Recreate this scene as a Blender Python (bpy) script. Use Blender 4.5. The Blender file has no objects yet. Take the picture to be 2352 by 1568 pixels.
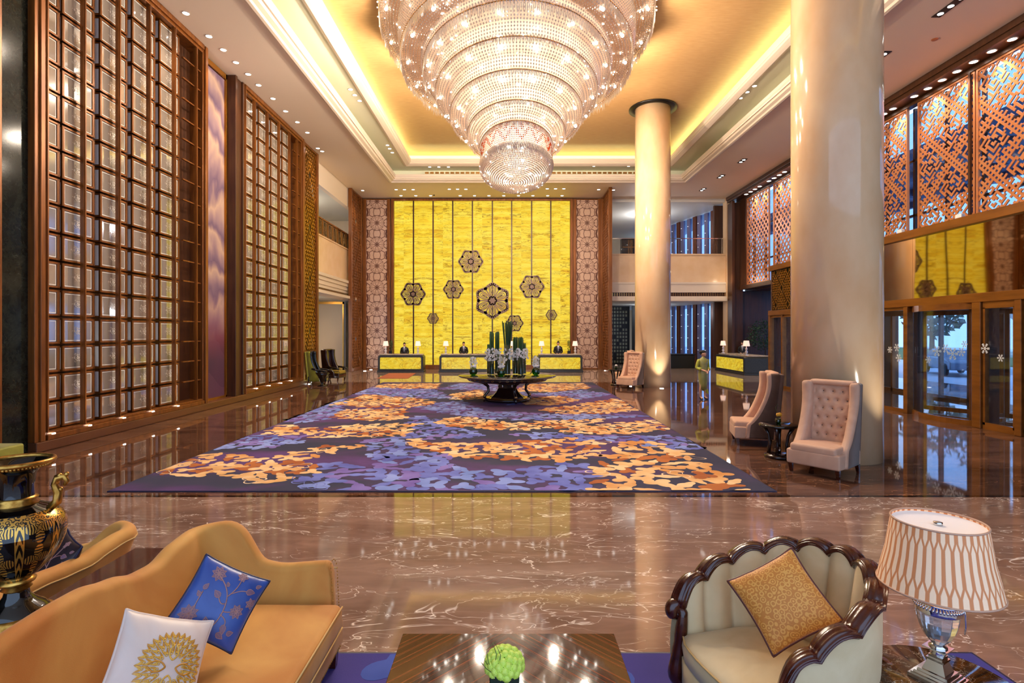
import bpy, math, random
from mathutils import Vector, Matrix, Euler
from math import pi, sin, cos, sqrt, atan2, radians
random.seed(7)
scene = bpy.context.scene
C = scene.collection
# ------------------------------------------------------------ camera, world, exposure
FPX = 1250.0; VX, VY = 1168.0, 764.0; CAMZ = 2.3
cam_d = bpy.data.cameras.new('camera'); cam = bpy.data.objects.new('camera', cam_d); C.objects.link(cam)
cam_d.sensor_width = 36.0; cam_d.sensor_fit = 'HORIZONTAL'; cam_d.lens = FPX / 2352.0 * 36.0
cam_d.shift_x = (1176 - VX) / 2352.0; cam_d.shift_y = -(784 - VY) / 2352.0
cam_d.clip_start = 0.05; cam_d.clip_end = 500
cam.location = (0, 0, CAMZ); cam.rotation_euler = (pi / 2, 0, 0)
scene.camera = cam
scene.view_settings.view_transform = 'Standard'; scene.view_settings.look = 'None'
scene.view_settings.gamma = 1.0; scene.view_settings.use_curve_mapping = False
scene.view_settings.exposure = 0.53
cy = scene.cycles
cy.use_denoising = True
cy.max_bounces = 7; cy.diffuse_bounces = 3; cy.glossy_bounces = 4; cy.transmission_bounces = 5; cy.transparent_max_bounces = 12
cy.sample_clamp_indirect = 4.0; cy.sample_clamp_direct = 0.0; cy.caustics_reflective = False; cy.caustics_refractive = False
cy.use_adaptive_sampling = True; cy.adaptive_threshold = 0.08
world = bpy.data.worlds.new('sky'); scene.world = world; world.use_nodes = True
wn = world.node_tree.nodes; wn['Background'].inputs[0].default_value = (0.50, 0.68, 1.0, 1); wn['Background'].inputs[1].default_value = 1.6

def lamp(kind, name, loc, energy, color, size=0.1, rot=(0, 0, 0), **k):
    d = bpy.data.lights.new(name, kind); d.energy = energy; d.color = color
    if kind == 'AREA':
        d.shape = 'RECTANGLE'; d.size = size; d.size_y = k.get('size_y', size); d.spread = k.get('spread', pi)
    else: d.shadow_soft_size = size
    if kind == 'SPOT': d.spot_size = k.get('spot', 1.6); d.spot_blend = k.get('blend', 0.8)
    o = bpy.data.objects.new(name, d); C.objects.link(o); o.location = loc; o.rotation_euler = rot
    return o
WARM = (1.0, 0.78, 0.55)
# tray geometry (shared by lights and ceiling)
HC = 10.8; Z2 = 11.4; Z3 = 12.0
OX0, OX1, OY0, OY1 = -6.26, 9.55, 4.6, 30.0      # outer opening
IX0, IX1, IY0, IY1 = -5.25, 8.55, 5.6, 29.1      # inner opening
# cove strips (hidden on the ledges, shining up)
GRN = (1.0, 0.96, 0.42); MINT = (0.92, 1.0, 0.72)
def strips(x0, x1, y0, y1, z, e, col, w):
    lx, ly = x1 - x0, y1 - y0
    for nm, c, sx, sy in (('a', ((x0 + x1) / 2, y0, z), lx, w), ('b', ((x0 + x1) / 2, y1, z), lx, w),
                          ('c', (x0, (y0 + y1) / 2, z), w, ly), ('d', (x1, (y0 + y1) / 2, z), w, ly)):
        lamp('AREA', 'cove_light', c, e * max(sx, sy), col, sx, (pi, 0, 0), size_y=sy)
strips(IX0 - .42, IX1 + .42, IY0 - .42, IY1 + .42, Z2 + .08, 7, GRN, .12)
strips(OX0 - .32, OX1 + .32, OY0 - .32, OY1 + .32, HC + .1, 10, MINT, .12)

# ------------------------------------------------------------ helpers
def hx(s, k=1.0):
    s = s.lstrip('#'); v = [int(s[i:i + 2], 16) / 255 for i in (0, 2, 4)]
    return tuple(min(1, (c / 12.92 if c <= .04045 else ((c + .055) / 1.055) ** 2.4) * k) for c in v)
def PX(px, py, Y): return Vector(((px - VX) / FPX * Y, Y, CAMZ - (py - VY) / FPX * Y))
def FLp(px, py, z=0.0):
    Y = (CAMZ - z) * FPX / (py - VY); return Vector(((px - VX) / FPX * Y, Y, z))
class NT:
    def __init__(s, m):
        m.use_nodes = True; s.t = m.node_tree; s.b = s.t.nodes.get('Principled BSDF'); s.out = s.t.nodes['Material Output']
    def n(s, typ, **k):
        o = s.t.nodes.new(typ)
        for a, v in k.items():
            if a.startswith('i_'):
                key = a[2:]; key = int(key) if key.isdigit() else key
                o.inputs[key].default_value = v
            else: setattr(o, a, v)
        return o
    def l(s, a, b): s.t.links.new(a, b)
    def val(s, x, sock):
        if isinstance(x, (int, float)): sock.default_value = x
        else: s.l(x, sock)
    def m(s, op, a, b=None, c=None, clamp=False):
        o = s.t.nodes.new('ShaderNodeMath'); o.operation = op; o.use_clamp = clamp
        s.val(a, o.inputs[0])
        if b is not None: s.val(b, o.inputs[1])
        if c is not None: s.val(c, o.inputs[2])
        return o.outputs[0]
    def coord(s, scale=(1, 1, 1), loc=(0, 0, 0), kind='Object', rot=(0, 0, 0)):
        tc = s.n('ShaderNodeTexCoord'); mp = s.n('ShaderNodeMapping'); mp.inputs['Scale'].default_value = scale
        mp.inputs['Location'].default_value = loc; mp.inputs['Rotation'].default_value = rot
        s.l(tc.outputs[kind], mp.inputs[0]); return mp.outputs[0]
    def noise(s, vec, scale, detail=4, dist=0, rough=.5):
        o = s.n('ShaderNodeTexNoise', i_Scale=scale, i_Detail=detail, i_Distortion=dist, i_Roughness=rough); s.l(vec, o.inputs['Vector']); return o.outputs['Fac']
    def ramp(s, fac, stops, interp='LINEAR'):
        o = s.n('ShaderNodeValToRGB'); o.color_ramp.interpolation = interp; e = o.color_ramp.elements
        while len(e) < len(stops): e.new(.5)
        for i, (p, c) in enumerate(stops):
            e[i].position = p; e[i].color = (c[0], c[1], c[2], 1) if not isinstance(c, (int, float)) else (c, c, c, 1)
        s.l(fac, o.inputs[0]); return o.outputs[0]
    def mix(s, f, a, b):
        o = s.n('ShaderNodeMix', data_type='RGBA')
        s.val(f, o.inputs[0])
        for x, k in ((a, 6), (b, 7)):
            if isinstance(x, tuple): o.inputs[k].default_value = (x[0], x[1], x[2], 1)
            else: s.l(x, o.inputs[k])
        return o.outputs[2]
    def bump(s, h, st=.3, d=.01):
        o = s.n('ShaderNodeBump', i_Strength=st, i_Distance=d); s.l(h, o.inputs['Height']); s.l(o.outputs[0], s.b.inputs['Normal']); return o.outputs[0]
MATS = {}
def mat(name, col=(.8, .8, .8), rough=.5, metal=0.0, emit=None, es=1.0, ior=None, coat=0, spec=None, sheen=0, fn=None):
    m = bpy.data.materials.new(name); nt = NT(m); b = nt.b
    b.inputs['Base Color'].default_value = (*col[:3], 1); b.inputs['Roughness'].default_value = rough; b.inputs['Metallic'].default_value = metal
    if emit: b.inputs['Emission Color'].default_value = (*emit, 1); b.inputs['Emission Strength'].default_value = es
    if ior: b.inputs['IOR'].default_value = ior
    if spec is not None: b.inputs['Specular IOR Level'].default_value = spec
    if coat: b.inputs['Coat Weight'].default_value = coat; b.inputs['Coat Roughness'].default_value = .04
    if sheen: b.inputs['Sheen Weight'].default_value = sheen; b.inputs['Sheen Roughness'].default_value = .4
    if fn: fn(nt, b)
    MATS[name] = m; return m

class MB:
    def __init__(s): s.v = []; s.f = []; s.mi = []; s.sm = []; s.M = None
    def add(s, vs, fs, mi=0, sm=False):
        n = len(s.v)
        s.v += [tuple(s.M @ Vector(p)) if s.M else tuple(p) for p in vs]
        s.f += [tuple(i + n for i in f) for f in fs]; s.mi += [mi] * len(fs); s.sm += [sm] * len(fs)
        return s
    def box(s, x0, x1, y0, y1, z0, z1, mi=0):
        if x0 > x1: x0, x1 = x1, x0
        if y0 > y1: y0, y1 = y1, y0
        if z0 > z1: z0, z1 = z1, z0
        return s.add([(x0, y0, z0), (x1, y0, z0), (x1, y1, z0), (x0, y1, z0), (x0, y0, z1), (x1, y0, z1), (x1, y1, z1), (x0, y1, z1)],
                     [(0, 3, 2, 1), (4, 5, 6, 7), (0, 1, 5, 4), (1, 2, 6, 5), (2, 3, 7, 6), (3, 0, 4, 7)], mi)
    def obox(s, c, size, rz=0, mi=0, R=None):
        h = [x / 2 for x in size]; R = R or Matrix.Rotation(rz, 3, 'Z'); c = Vector(c)
        vs = [c + R @ Vector((a * h[0], b * h[1], d * h[2])) for d in (-1, 1) for a, b in ((-1, -1), (1, -1), (1, 1), (-1, 1))]
        return s.add(vs, [(0, 3, 2, 1), (4, 5, 6, 7), (0, 1, 5, 4), (1, 2, 6, 5), (2, 3, 7, 6), (3, 0, 4, 7)], mi)
    def bar(s, a, b, w, d, up=(0, 0, 1), mi=0):
        a = Vector(a); b = Vector(b); t = b - a; L = t.length
        if L < 1e-6: return s
        t.normalize(); u = Vector(up); x = t.cross(u)
        if x.length < 1e-4: x = t.cross(Vector((1, 0, 0)))
        x.normalize(); y = x.cross(t)
        R = Matrix((x, t, y)).transposed()
        return s.obox((a + b) / 2, (w, L, d), R=R, mi=mi)
    def rbox(s, c, size, r, rz=0, mi=0, k=3, R=None):
        h = Vector(size) / 2; r = min(r, *(x * .999 for x in h)); c = Vector(c); R = R or Matrix.Rotation(rz, 3, 'Z')
        def axis(hh):
            co = [r * math.tan(pi / 4 * i / k) for i in range(k + 1)]
            return [-(hh - r) - x for x in reversed(co)] + [(hh - r) + x for x in co]
        vs = []; fs = []
        for ax in range(3):
            for sg in (-1, 1):
                a1, a2 = (ax + 1) % 3, (ax + 2) % 3; A = axis(h[a1]); B = axis(h[a2]); n0 = len(vs)
                for u in A:
                    for v in B:
                        p = [0, 0, 0]; p[ax] = sg * h[ax]; p[a1] = u; p[a2] = v
                        q = [max(-(h[i] - r), min(h[i] - r, p[i])) for i in range(3)]
                        d = Vector(p) - Vector(q); d = d.normalized() * r if d.length > 0 else d
                        vs.append(c + R @ (Vector(q) + d))
                nb = len(B)
                for i in range(len(A) - 1):
                    for j in range(nb - 1):
                        f = (n0 + i * nb + j, n0 + (i + 1) * nb + j, n0 + (i + 1) * nb + j + 1, n0 + i * nb + j + 1)
                        fs.append(f if sg > 0 else f[::-1])
        return s.add(vs, fs, mi, True)
    def lathe(s, prof, n=24, c=(0, 0, 0), sx=1, sy=1, mi=0, sm=True, cap=True, mfn=None):
        vs = []; fs = []; c = Vector(c); m = []
        for r, z in prof:
            for i in range(n):
                a = 2 * pi * i / n; vs.append((c.x + r * cos(a) * sx, c.y + r * sin(a) * sy, c.z + z))
        for j in range(len(prof) - 1):
            for i in range(n):
                i2 = (i + 1) % n; fs.append((j * n + i, j * n + i2, (j + 1) * n + i2, (j + 1) * n + i)); m.append(mfn(j) if mfn else mi)
        if cap:
            if prof[0][0] > 1e-5: fs.append(tuple(range(n - 1, -1, -1))); m.append(mfn(0) if mfn else mi)
            if prof[-1][0] > 1e-5: fs.append(tuple((len(prof) - 1) * n + i for i in range(n))); m.append(mfn(len(prof) - 2) if mfn else mi)
        k = len(s.f); s.add(vs, fs, mi, sm); s.mi[k:] = m
        if cap:
            for q in range(k, len(s.f)):
                if len(s.f[q]) > 4: s.sm[q] = False
        return s
    def tube(s, path, r, n=8, mi=0, sm=True, flat=1.0, cap=True, closed=False):
        P = [Vector(p) for p in path]; m = len(P); rs = r if isinstance(r, (list, tuple)) else [r] * m
        vs = []; fs = []; prev = None
        for i, p in enumerate(P):
            t = (P[(i + 1) % m] - P[i - 1]) if closed else (P[min(i + 1, m - 1)] - P[max(i - 1, 0)])
            if t.length < 1e-9: t = Vector((0, 0, 1))
            t.normalize()
            if prev is None:
                ref = Vector((0, 0, 1)) if abs(t.z) < .9 else Vector((1, 0, 0)); x = t.cross(ref).normalized()
            else:
                x = prev - t * prev.dot(t)
                x = x.normalized() if x.length > 1e-6 else t.orthogonal().normalized()
            prev = x; y = t.cross(x)
            for k in range(n):
                a = 2 * pi * k / n; vs.append(p + x * (rs[i] * cos(a)) + y * (rs[i] * sin(a) * flat))
        for i in range(m if closed else m - 1):
            i2 = (i + 1) % m
            for k in range(n):
                k2 = (k + 1) % n; fs.append((i * n + k, i * n + k2, i2 * n + k2, i2 * n + k))
        if cap and not closed: fs.append(tuple(range(n - 1, -1, -1))); fs.append(tuple((m - 1) * n + k for k in range(n)))
        return s.add(vs, fs, mi, sm)
    def ell(s, c, r, nu=16, nv=10, mi=0, R=None):
        c = Vector(c); vs = []; fs = []
        if isinstance(r, (int, float)): r = (r, r, r)
        for j in range(nv + 1):
            ph = -pi / 2 + pi * j / nv
            for i in range(nu):
                a = 2 * pi * i / nu; p = Vector((r[0] * cos(ph) * cos(a), r[1] * cos(ph) * sin(a), r[2] * sin(ph)))
                vs.append(c + (R @ p if R else p))
        for j in range(nv):
            for i in range(nu):
                i2 = (i + 1) % nu; fs.append((j * nu + i, j * nu + i2, (j + 1) * nu + i2, (j + 1) * nu + i))
        return s.add(vs, fs, mi, True)
    def prism(s, poly, z0, z1, mi=0, T=None):
        n = len(poly); T = T or (lambda x, y, z: (x, y, z))
        vs = [T(x, y, z0) for x, y in poly] + [T(x, y, z1) for x, y in poly]
        fs = [tuple(range(n - 1, -1, -1)), tuple(range(n, 2 * n))] + [(i, (i + 1) % n, n + (i + 1) % n, n + i) for i in range(n)]
        return s.add(vs, fs, mi)
    def grid(s, fn, nu, nv, cu=False, mi=0, sm=True, flip=False):
        vs = [fn(i / (nu if cu else nu), j / nv) for i in range(nu if cu else nu + 1) for j in range(nv + 1)]; fs = []
        w = nv + 1
        for i in range(nu):
            i2 = (i + 1) % nu if cu else i + 1
            for j in range(nv):
                f = (i * w + j, i2 * w + j, i2 * w + j + 1, i * w + j + 1); fs.append(f[::-1] if flip else f)
        return s.add(vs, fs, mi, sm)
    def loft(s, rings, mi=0, cap=True, sm=True):
        n = len(rings[0]); vs = [p for r in rings for p in r]; fs = []
        for j in range(len(rings) - 1):
            for i in range(n):
                i2 = (i + 1) % n; fs.append((j * n + i, j * n + i2, (j + 1) * n + i2, (j + 1) * n + i))
        if cap: fs.append(tuple(range(n - 1, -1, -1))); fs.append(tuple((len(rings) - 1) * n + i for i in range(n)))
        return s.add(vs, fs, mi, sm)
    def build(s, name, mats, parent=None, loc=None, rot=None, bev=0, local=False):
        me = bpy.data.meshes.new(name)
        vs = s.v
        if parent is None and loc is None and vs and not local:      # origin at the base of the thing
            xs = [p[0] for p in vs]; ys = [p[1] for p in vs]; zs = [p[2] for p in vs]
            loc = ((min(xs) + max(xs)) / 2, (min(ys) + max(ys)) / 2, min(zs)); vs = [(p[0] - loc[0], p[1] - loc[1], p[2] - loc[2]) for p in vs]
        me.from_pydata([tuple(p) for p in vs], [], s.f)
        for m in (mats if isinstance(mats, (list, tuple)) else [mats]): me.materials.append(MATS[m] if isinstance(m, str) else m)
        me.polygons.foreach_set('material_index', s.mi); me.polygons.foreach_set('use_smooth', s.sm); me.update()
        o = bpy.data.objects.new(name, me); C.objects.link(o)
        if loc is not None: o.location = loc
        if rot is not None: o.rotation_euler = rot
        if parent is not None: o.parent = parent
        if bev:
            b = o.modifiers.new('bevel', 'BEVEL'); b.width = bev; b.segments = 2; b.limit_method = 'ANGLE'
        return o
LABELS = set()
def tag(o, label, cat, group=None):
    o['label'] = label; o['category'] = cat
    if group: o['group'] = group
    LABELS.add(label); return o
def struct(o): o['kind'] = 'structure'; return o
def thing(name, label, cat, loc=(0, 0, 0), rz=0, group=None):
    o = bpy.data.objects.new(name, None); C.objects.link(o); o.location = loc; o.rotation_euler = (0, 0, rz); o.empty_display_size = .2
    return tag(o, label, cat, group)
def kids(o): return [c for c in bpy.data.objects if c.parent == o]
def dup(root, loc, rz, label, group=None):
    r = root.copy(); C.objects.link(r); r.location = loc; r.rotation_euler = (0, 0, rz); r['label'] = label
    if group: r['group'] = group
    for ch in kids(root):
        if ch is r: continue
        c = ch.copy(); C.objects.link(c); c.parent = r
        for g in kids(ch):
            if g.parent is ch:
                d = g.copy(); C.objects.link(d); d.parent = c
    return r
ORD = ['first', 'second', 'third', 'fourth', 'fifth', 'sixth', 'seventh', 'eighth', 'ninth', 'tenth', 'eleventh', 'twelfth', 'thirteenth', 'fourteenth']
# ------------------------------------------------------------ materials
def f_marble(base, vein, dark, bscale=1.0, vein_amt=1.0, dirv=(1, 1, 1), rough=.04):
    def fn(nt, b):
        v = nt.coord((bscale * dirv[0], bscale * dirv[1], bscale * dirv[2]), rot=(0, 0, .35))
        n1 = nt.noise(v, .9, 6, 1.2); n2 = nt.noise(v, 4.0, 5, .8)
        col = nt.ramp(nt.m('ADD', nt.m('MULTIPLY', n1, .6), nt.m('MULTIPLY', n2, .4)), [(.35, dark), (.65, base)])
        n3 = nt.noise(v, 1.3, 4, 1.0, .6); e = nt.m('ABSOLUTE', nt.m('SUBTRACT', n3, .5))
        n4 = nt.noise(v, 2.9, 3, .8, .5); e2 = nt.m('ABSOLUTE', nt.m('SUBTRACT', n4, .47))
        l1 = nt.ramp(e, [(0, 1.0), (.006, 0.0)]); l2 = nt.ramp(e2, [(0, .8), (.005, 0.0)])
        msk = nt.ramp(nt.noise(v, 1.3, 2), [(.38, 0.0), (.55, 1.0)])
        f = nt.m('MULTIPLY', nt.m('MULTIPLY', nt.m('MAXIMUM', l1, l2), msk), vein_amt)
        nt.l(nt.mix(f, col, vein), b.inputs['Base Color'])
    return fn
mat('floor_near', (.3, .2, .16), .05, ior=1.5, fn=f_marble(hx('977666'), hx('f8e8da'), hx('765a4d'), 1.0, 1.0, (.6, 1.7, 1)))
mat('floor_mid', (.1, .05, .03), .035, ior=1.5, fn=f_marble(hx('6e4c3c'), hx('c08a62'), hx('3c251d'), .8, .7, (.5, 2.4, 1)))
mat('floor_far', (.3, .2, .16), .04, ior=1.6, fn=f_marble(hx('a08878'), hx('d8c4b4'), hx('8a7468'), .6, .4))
mat('floor_strip', hx('1c110e'), .05, ior=1.7)
mat('green_marble', (.02, .02, .02), .12, ior=1.3, fn=f_marble(hx('22251f'), hx('50554a'), hx('0a0c0a'), 3.0, .5))
def f_noise(c1, c2, sc, st=(1, 1, 1), bmp=0, bd=.004, det=5):
    def fn(nt, b):
        v = nt.coord(st); n = nt.noise(v, sc, det); nt.l(nt.ramp(n, [(.3, c1), (.7, c2)]), b.inputs['Base Color'])
        if bmp: nt.bump(n, bmp, bd)
    return fn
mat('column_marble', (.7, .5, .35), .1, ior=1.5, fn=f_noise(hx('deb284'), hx('e9c79e'), 1.1, (1.6, 1.6, .8)))
mat('ceiling_paint', hx('ecd9c2'), .55)
mat('ceiling_pink', hx('d9b19c'), .5)
mat('ring_paint', hx('e4e2c4'), .5)
mat('gold_ceiling', (.5, .4, .2), .45, fn=f_noise(hx('a88050'), hx('b48e5e'), 3, (1, 6, 1)))
mat('moulding', hx('dccab6'), .4)
mat('cream_stone', (.7, .55, .4), .25, fn=f_noise(hx('dcb78d'), hx('e6c6a0'), 1.5))
mat('cream_wall', hx('cdb492'), .5)
mat('white_ceiling', hx('d9d6cc'), .5)
mat('bronze', (.22, .09, .04), .3, .35, fn=f_noise(hx('683a16'), hx('925722'), 3, (4, 4, .3)))
mat('bronze_dark', (.1, .04, .02), .35, .2, fn=f_noise(hx('3e2313'), hx('52301b'), 3, (4, 4, .3)))
mat('bronze_plinth', (.1, .04, .02), .3, .1, fn=f_noise(hx('5a3520'), hx('6b4226'), 2, (.5, .5, 3)))
mat('gold_bronze', hx('b07628'), .25, .75)
mat('copper_panel', (.5, .22, .12), .35, .35, fn=f_noise(hx('bd7245'), hx('c98455'), 2))
mat('copper_dark', hx('77472f'), .4, .3)
mat('black_gloss', hx('0a0707'), .05, ior=1.6)
mat('black_void', hx('060505'), .6)
mat('black_metal', hx('15110f'), .35, .3)
mat('gilt', (.6, .38, .1), .28, .9, fn=f_noise(hx('8a5a1c'), hx('e0ad55'), 20))
mat('gold_plain', hx('c8963e'), .25, .95)
mat('chrome', hx('d8d6d4'), .08, 1.0)
mat('brass', hx('c89a5a'), .2, .9)
mat('bulb_emit', (1, 1, 1), .4, emit=(1.0, .93, .82), es=14)
mat('lens_emit', (1, 1, 1), .4, emit=(1.0, .95, .88), es=9)
mat('uplight_emit', (1, 1, 1), .4, emit=(1.0, .97, .92), es=12)
for _m in ('bulb_emit', 'lens_emit', 'uplight_emit'): MATS[_m].cycles.emission_sampling = 'NONE'
mat('white_plastic', hx('e2dedb'), .4)
# onyx (backlit stone)
def f_onyx(strength, scale=1.0, flow=False, pw=1.2377, x0=-7.24):
    def fn(nt, b):
        tc = nt.n('ShaderNodeTexCoord'); sp = nt.n('ShaderNodeSeparateXYZ'); nt.l(tc.outputs['Object'], sp.inputs[0])
        x, z = sp.outputs[0], sp.outputs[2]
        cb = nt.n('ShaderNodeCombineXYZ')
        if flow:
            nt.l(x, cb.inputs[0]); nt.l(z, cb.inputs[2]); nt.l(sp.outputs[1], cb.inputs[1])
        else:
            idx = nt.m('FLOOR', nt.m('DIVIDE', x, pw))
            px = nt.m('PINGPONG', x, pw)
            nt.l(px, cb.inputs[0]); nt.l(z, cb.inputs[2]); nt.l(nt.m('MULTIPLY', nt.m('FLOOR', nt.m('DIVIDE', nt.m('ADD', idx, 0), 2)), 1.7), cb.inputs[1])
        mp = nt.n('ShaderNodeMapping'); mp.inputs['Scale'].default_value = (.36 * scale, 1, 2.3 * scale) if not flow else (scale, scale, scale * 1.4)
        nt.l(cb.outputs[0], mp.inputs[0]); v = mp.outputs[0]
        n1 = nt.noise(v, 1.6, 6, .6 if not flow else 2.0, .6)
        col = nt.ramp(n1, [(.28, hx('d9a428')), (.45, hx('efcf35')), (.6, hx('f6e052')), (.78, hx('e8b52c'))])
        n2 = nt.noise(v, 1.3, 6, .9, .62); e = nt.m('ABSOLUTE', nt.m('SUBTRACT', n2, .5))
        n3 = nt.noise(v, 2.6, 5, .6, .6); e3 = nt.m('ABSOLUTE', nt.m('SUBTRACT', n3, .44))
        vein = nt.m('MAXIMUM', nt.ramp(e, [(0, .95), (.02, 0.0)]), nt.ramp(e3, [(0, .7), (.014, 0.0)]))
        mp2 = nt.n('ShaderNodeMapping'); mp2.inputs['Scale'].default_value = (.9, 1, .8); nt.l(cb.outputs[0], mp2.inputs[0])
        blotch = nt.noise(mp2.outputs[0], 1.4, 3, .5); mask = nt.ramp(blotch, [(.38, .25), (.62, 1.0)])
        spot = nt.ramp(nt.noise(v, 1.9, 7, 1.0, .7), [(.59, 0.0), (.66, .8)])
        f = nt.m('MAXIMUM', nt.m('MULTIPLY', vein, mask), nt.m('MULTIPLY', spot, mask))
        c = nt.mix(f, col, hx('74380e'))
        nt.l(c, b.inputs['Emission Color']); nt.l(nt.mix(.75, c, (0.0, 0.0, 0.0)), b.inputs['Base Color']); b.inputs['Emission Strength'].default_value = strength
    return fn
mat('onyx', (.8, .6, .1), .4, spec=.1, fn=f_onyx(.58))
mat('onyx_desk', (.8, .6, .1), .15, fn=f_onyx(.5, 1.3, True))
# patterned side panels beside the onyx
def f_rosette(nt, b):
    tc = nt.n('ShaderNodeTexCoord'); sp = nt.n('ShaderNodeSeparateXYZ'); nt.l(tc.outputs['Object'], sp.inputs[0])
    x, z = sp.outputs[0], sp.outputs[2]
    zz = nt.m('SUBTRACT', nt.m('MODULO', nt.m('ADD', z, 20.0), 1.36), .68)
    r = nt.m('SQRT', nt.m('ADD', nt.m('MULTIPLY', x, x), nt.m('MULTIPLY', zz, zz)))
    th = nt.m('ARCTAN2', zz, x)
    pet = nt.m('ABSOLUTE', nt.m('COSINE', nt.m('MULTIPLY', th, 5.0)))
    rr = nt.m('MULTIPLY_ADD', pet, .16, .30)
    d1 = nt.m('ABSOLUTE', nt.m('SUBTRACT', r, rr)); d2 = nt.m('ABSOLUTE', nt.m('SUBTRACT', r, nt.m('MULTIPLY_ADD', pet, .04, .1)))
    d3 = nt.m('MULTIPLY', nt.m('ABSOLUTE', nt.m('SINE', nt.m('MULTIPLY', th, 5.0))), nt.m('MULTIPLY', r, .25))
    d3 = nt.m('ADD', d3, nt.m('MULTIPLY', nt.m('GREATER_THAN', r, .46), 1.0))
    vo = nt.n('ShaderNodeTexVoronoi', feature='DISTANCE_TO_EDGE', i_Scale=3.6, i_Randomness=.75)
    cb = nt.n('ShaderNodeCombineXYZ'); nt.l(nt.m('ABSOLUTE', x), cb.inputs[0]); nt.l(nt.m('ABSOLUTE', zz), cb.inputs[1]); nt.l(cb.outputs[0], vo.inputs['Vector'])
    dv = nt.m('ADD', nt.m('MULTIPLY', vo.outputs['Distance'], .25), nt.m('MULTIPLY', nt.m('LESS_THAN', r, .44), 1.0))
    d = nt.m('MINIMUM', nt.m('MINIMUM', d1, d2), nt.m('MINIMUM', d3, dv))
    f = nt.ramp(d, [(.012, 1.0), (.02, 0.0)])
    nt.l(nt.mix(f, hx('c9a58e'), hx('5f3626')), b.inputs['Base Color'])
mat('rosette_panel', (.6, .45, .35), .35, .1, fn=f_rosette)
# tapestry of layered hills in mauve and cream
def f_tap(nt, b):
    v = nt.coord((1, .55, .42), rot=(0.5, 0, 0)); n0 = nt.noise(v, .9, 3, .4)
    tc = nt.n('ShaderNodeTexCoord'); sp = nt.n('ShaderNodeSeparateXYZ'); nt.l(tc.outputs['Object'], sp.inputs[0])
    z = sp.outputs[2]; y = sp.outputs[1]
    w = nt.m('ADD', nt.m('ADD', nt.m('MULTIPLY', z, .8), nt.m('MULTIPLY', y, .5)), nt.m('MULTIPLY', n0, 3.2))
    band = nt.m('FRACT', w)
    n2 = nt.noise(nt.coord((1, 1.6, .5)), 2.4, 5, .6)
    c = nt.ramp(nt.m('ADD', nt.m('MULTIPLY', band, .8), nt.m('MULTIPLY', n2, .3)), [(.0, hx('4e3c54')), (.2, hx('6c5468')), (.45, hx('8e7276')), (.7, hx('b0927f')), (.88, hx('745a6a')), (1, hx('5c4662'))])
    low = nt.ramp(nt.m('MULTIPLY', z, .1), [(.03, hx('4a2740')), (.12, hx('3f2238')), (.2, hx('6b2e40')), (.3, hx('8a5f70'))])
    f = nt.ramp(nt.m('MULTIPLY', z, .1), [(.18, 0.0), (.34, 1.0)])
    nt.l(nt.mix(f, nt.mix(nt.m('MULTIPLY', band, .35), low, hx('6d4456')), c), b.inputs['Base Color'])
mat('tapestry', (.5, .4, .5), .7, fn=f_tap)
# etched glass of the lantern boxes
def f_pane(nt, b):
    tc = nt.n('ShaderNodeTexCoord'); sp = nt.n('ShaderNodeSeparateXYZ'); nt.l(tc.outputs['Object'], sp.inputs[0])
    oi = nt.n('ShaderNodeObjectInfo'); rnd = oi.outputs['Random']
    y, z = sp.outputs[1], sp.outputs[2]
    ys = nt.m('MULTIPLY', y, .62)
    r = nt.m('SQRT', nt.m('ADD', nt.m('MULTIPLY', ys, ys), nt.m('MULTIPLY', z, z))); th = nt.m('ARCTAN2', z, ys)
    pet = nt.m('ABSOLUTE', nt.m('COSINE', nt.m('MULTIPLY', th, 3.0)))
    k = nt.m('ABSOLUTE', nt.m('COSINE', nt.m('MULTIPLY', th, 9.0)))
    rr = nt.m('MULTIPLY_ADD', pet, .065, nt.m('MULTIPLY_ADD', rnd, .03, nt.m('MULTIPLY', k, .025)))
    ins = nt.m('LESS_THAN', r, nt.m('ADD', rr, .01))
    v = nt.coord((1, 1, 1)); ns = nt.noise(v, 38, 2)
    wig = nt.m('MULTIPLY', nt.m('GREATER_THAN', nt.m('SINE', nt.m('ADD', nt.m('MULTIPLY', r, 160.0), nt.m('MULTIPLY', ns, 9.0))), .1), ins)
    nt.l(nt.mix(nt.m('MULTIPLY', wig, .5), hx('8c8278'), hx('f4eee6')), b.inputs['Base Color'])
    by = nt.m('ABSOLUTE', y); bz = nt.m('ABSOLUTE', z)
    nt.bump(nt.m('MULTIPLY', wig, ns), .9, .02)
mat('etched_glass', (.5, .5, .5), .07, ior=2.6, spec=.8, fn=f_pane)
mat('etched_border', hx('e8e6e0'), .4)
mat('dark_mirror', hx('bca888'), .03, 1.0, fn=lambda nt, b: nt.bump(nt.noise(nt.coord((1, .6, .25)), 1.2, 1), .25, .02))
def glass_mat(name, tint, gl=.25, rough=.02):
    m = bpy.data.materials.new(name); nt = NT(m); nt.t.nodes.remove(nt.b)
    tr = nt.n('ShaderNodeBsdfTransparent', i_Color=(*tint, 1)); g = nt.n('ShaderNodeBsdfGlossy', i_Roughness=rough)
    mx = nt.n('ShaderNodeMixShader'); fr = nt.n('ShaderNodeLayerWeight', i_Blend=.5)
    nt.l(nt.m('ADD', nt.m('MULTIPLY', nt.m('POWER', fr.outputs['Facing'], 4.0), .8), gl, clamp=True), mx.inputs[0]); nt.l(tr.outputs[0], mx.inputs[1]); nt.l(g.outputs[0], mx.inputs[2]); nt.l(mx.outputs[0], nt.out.inputs[0]); MATS[name] = m
glass_mat('door_glass', (.9, .95, 1.0), .03)
glass_mat('clear_glass', (.96, .98, .97), .05)
glass_mat('green_glass', (.12, .5, .16), .1)
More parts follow.
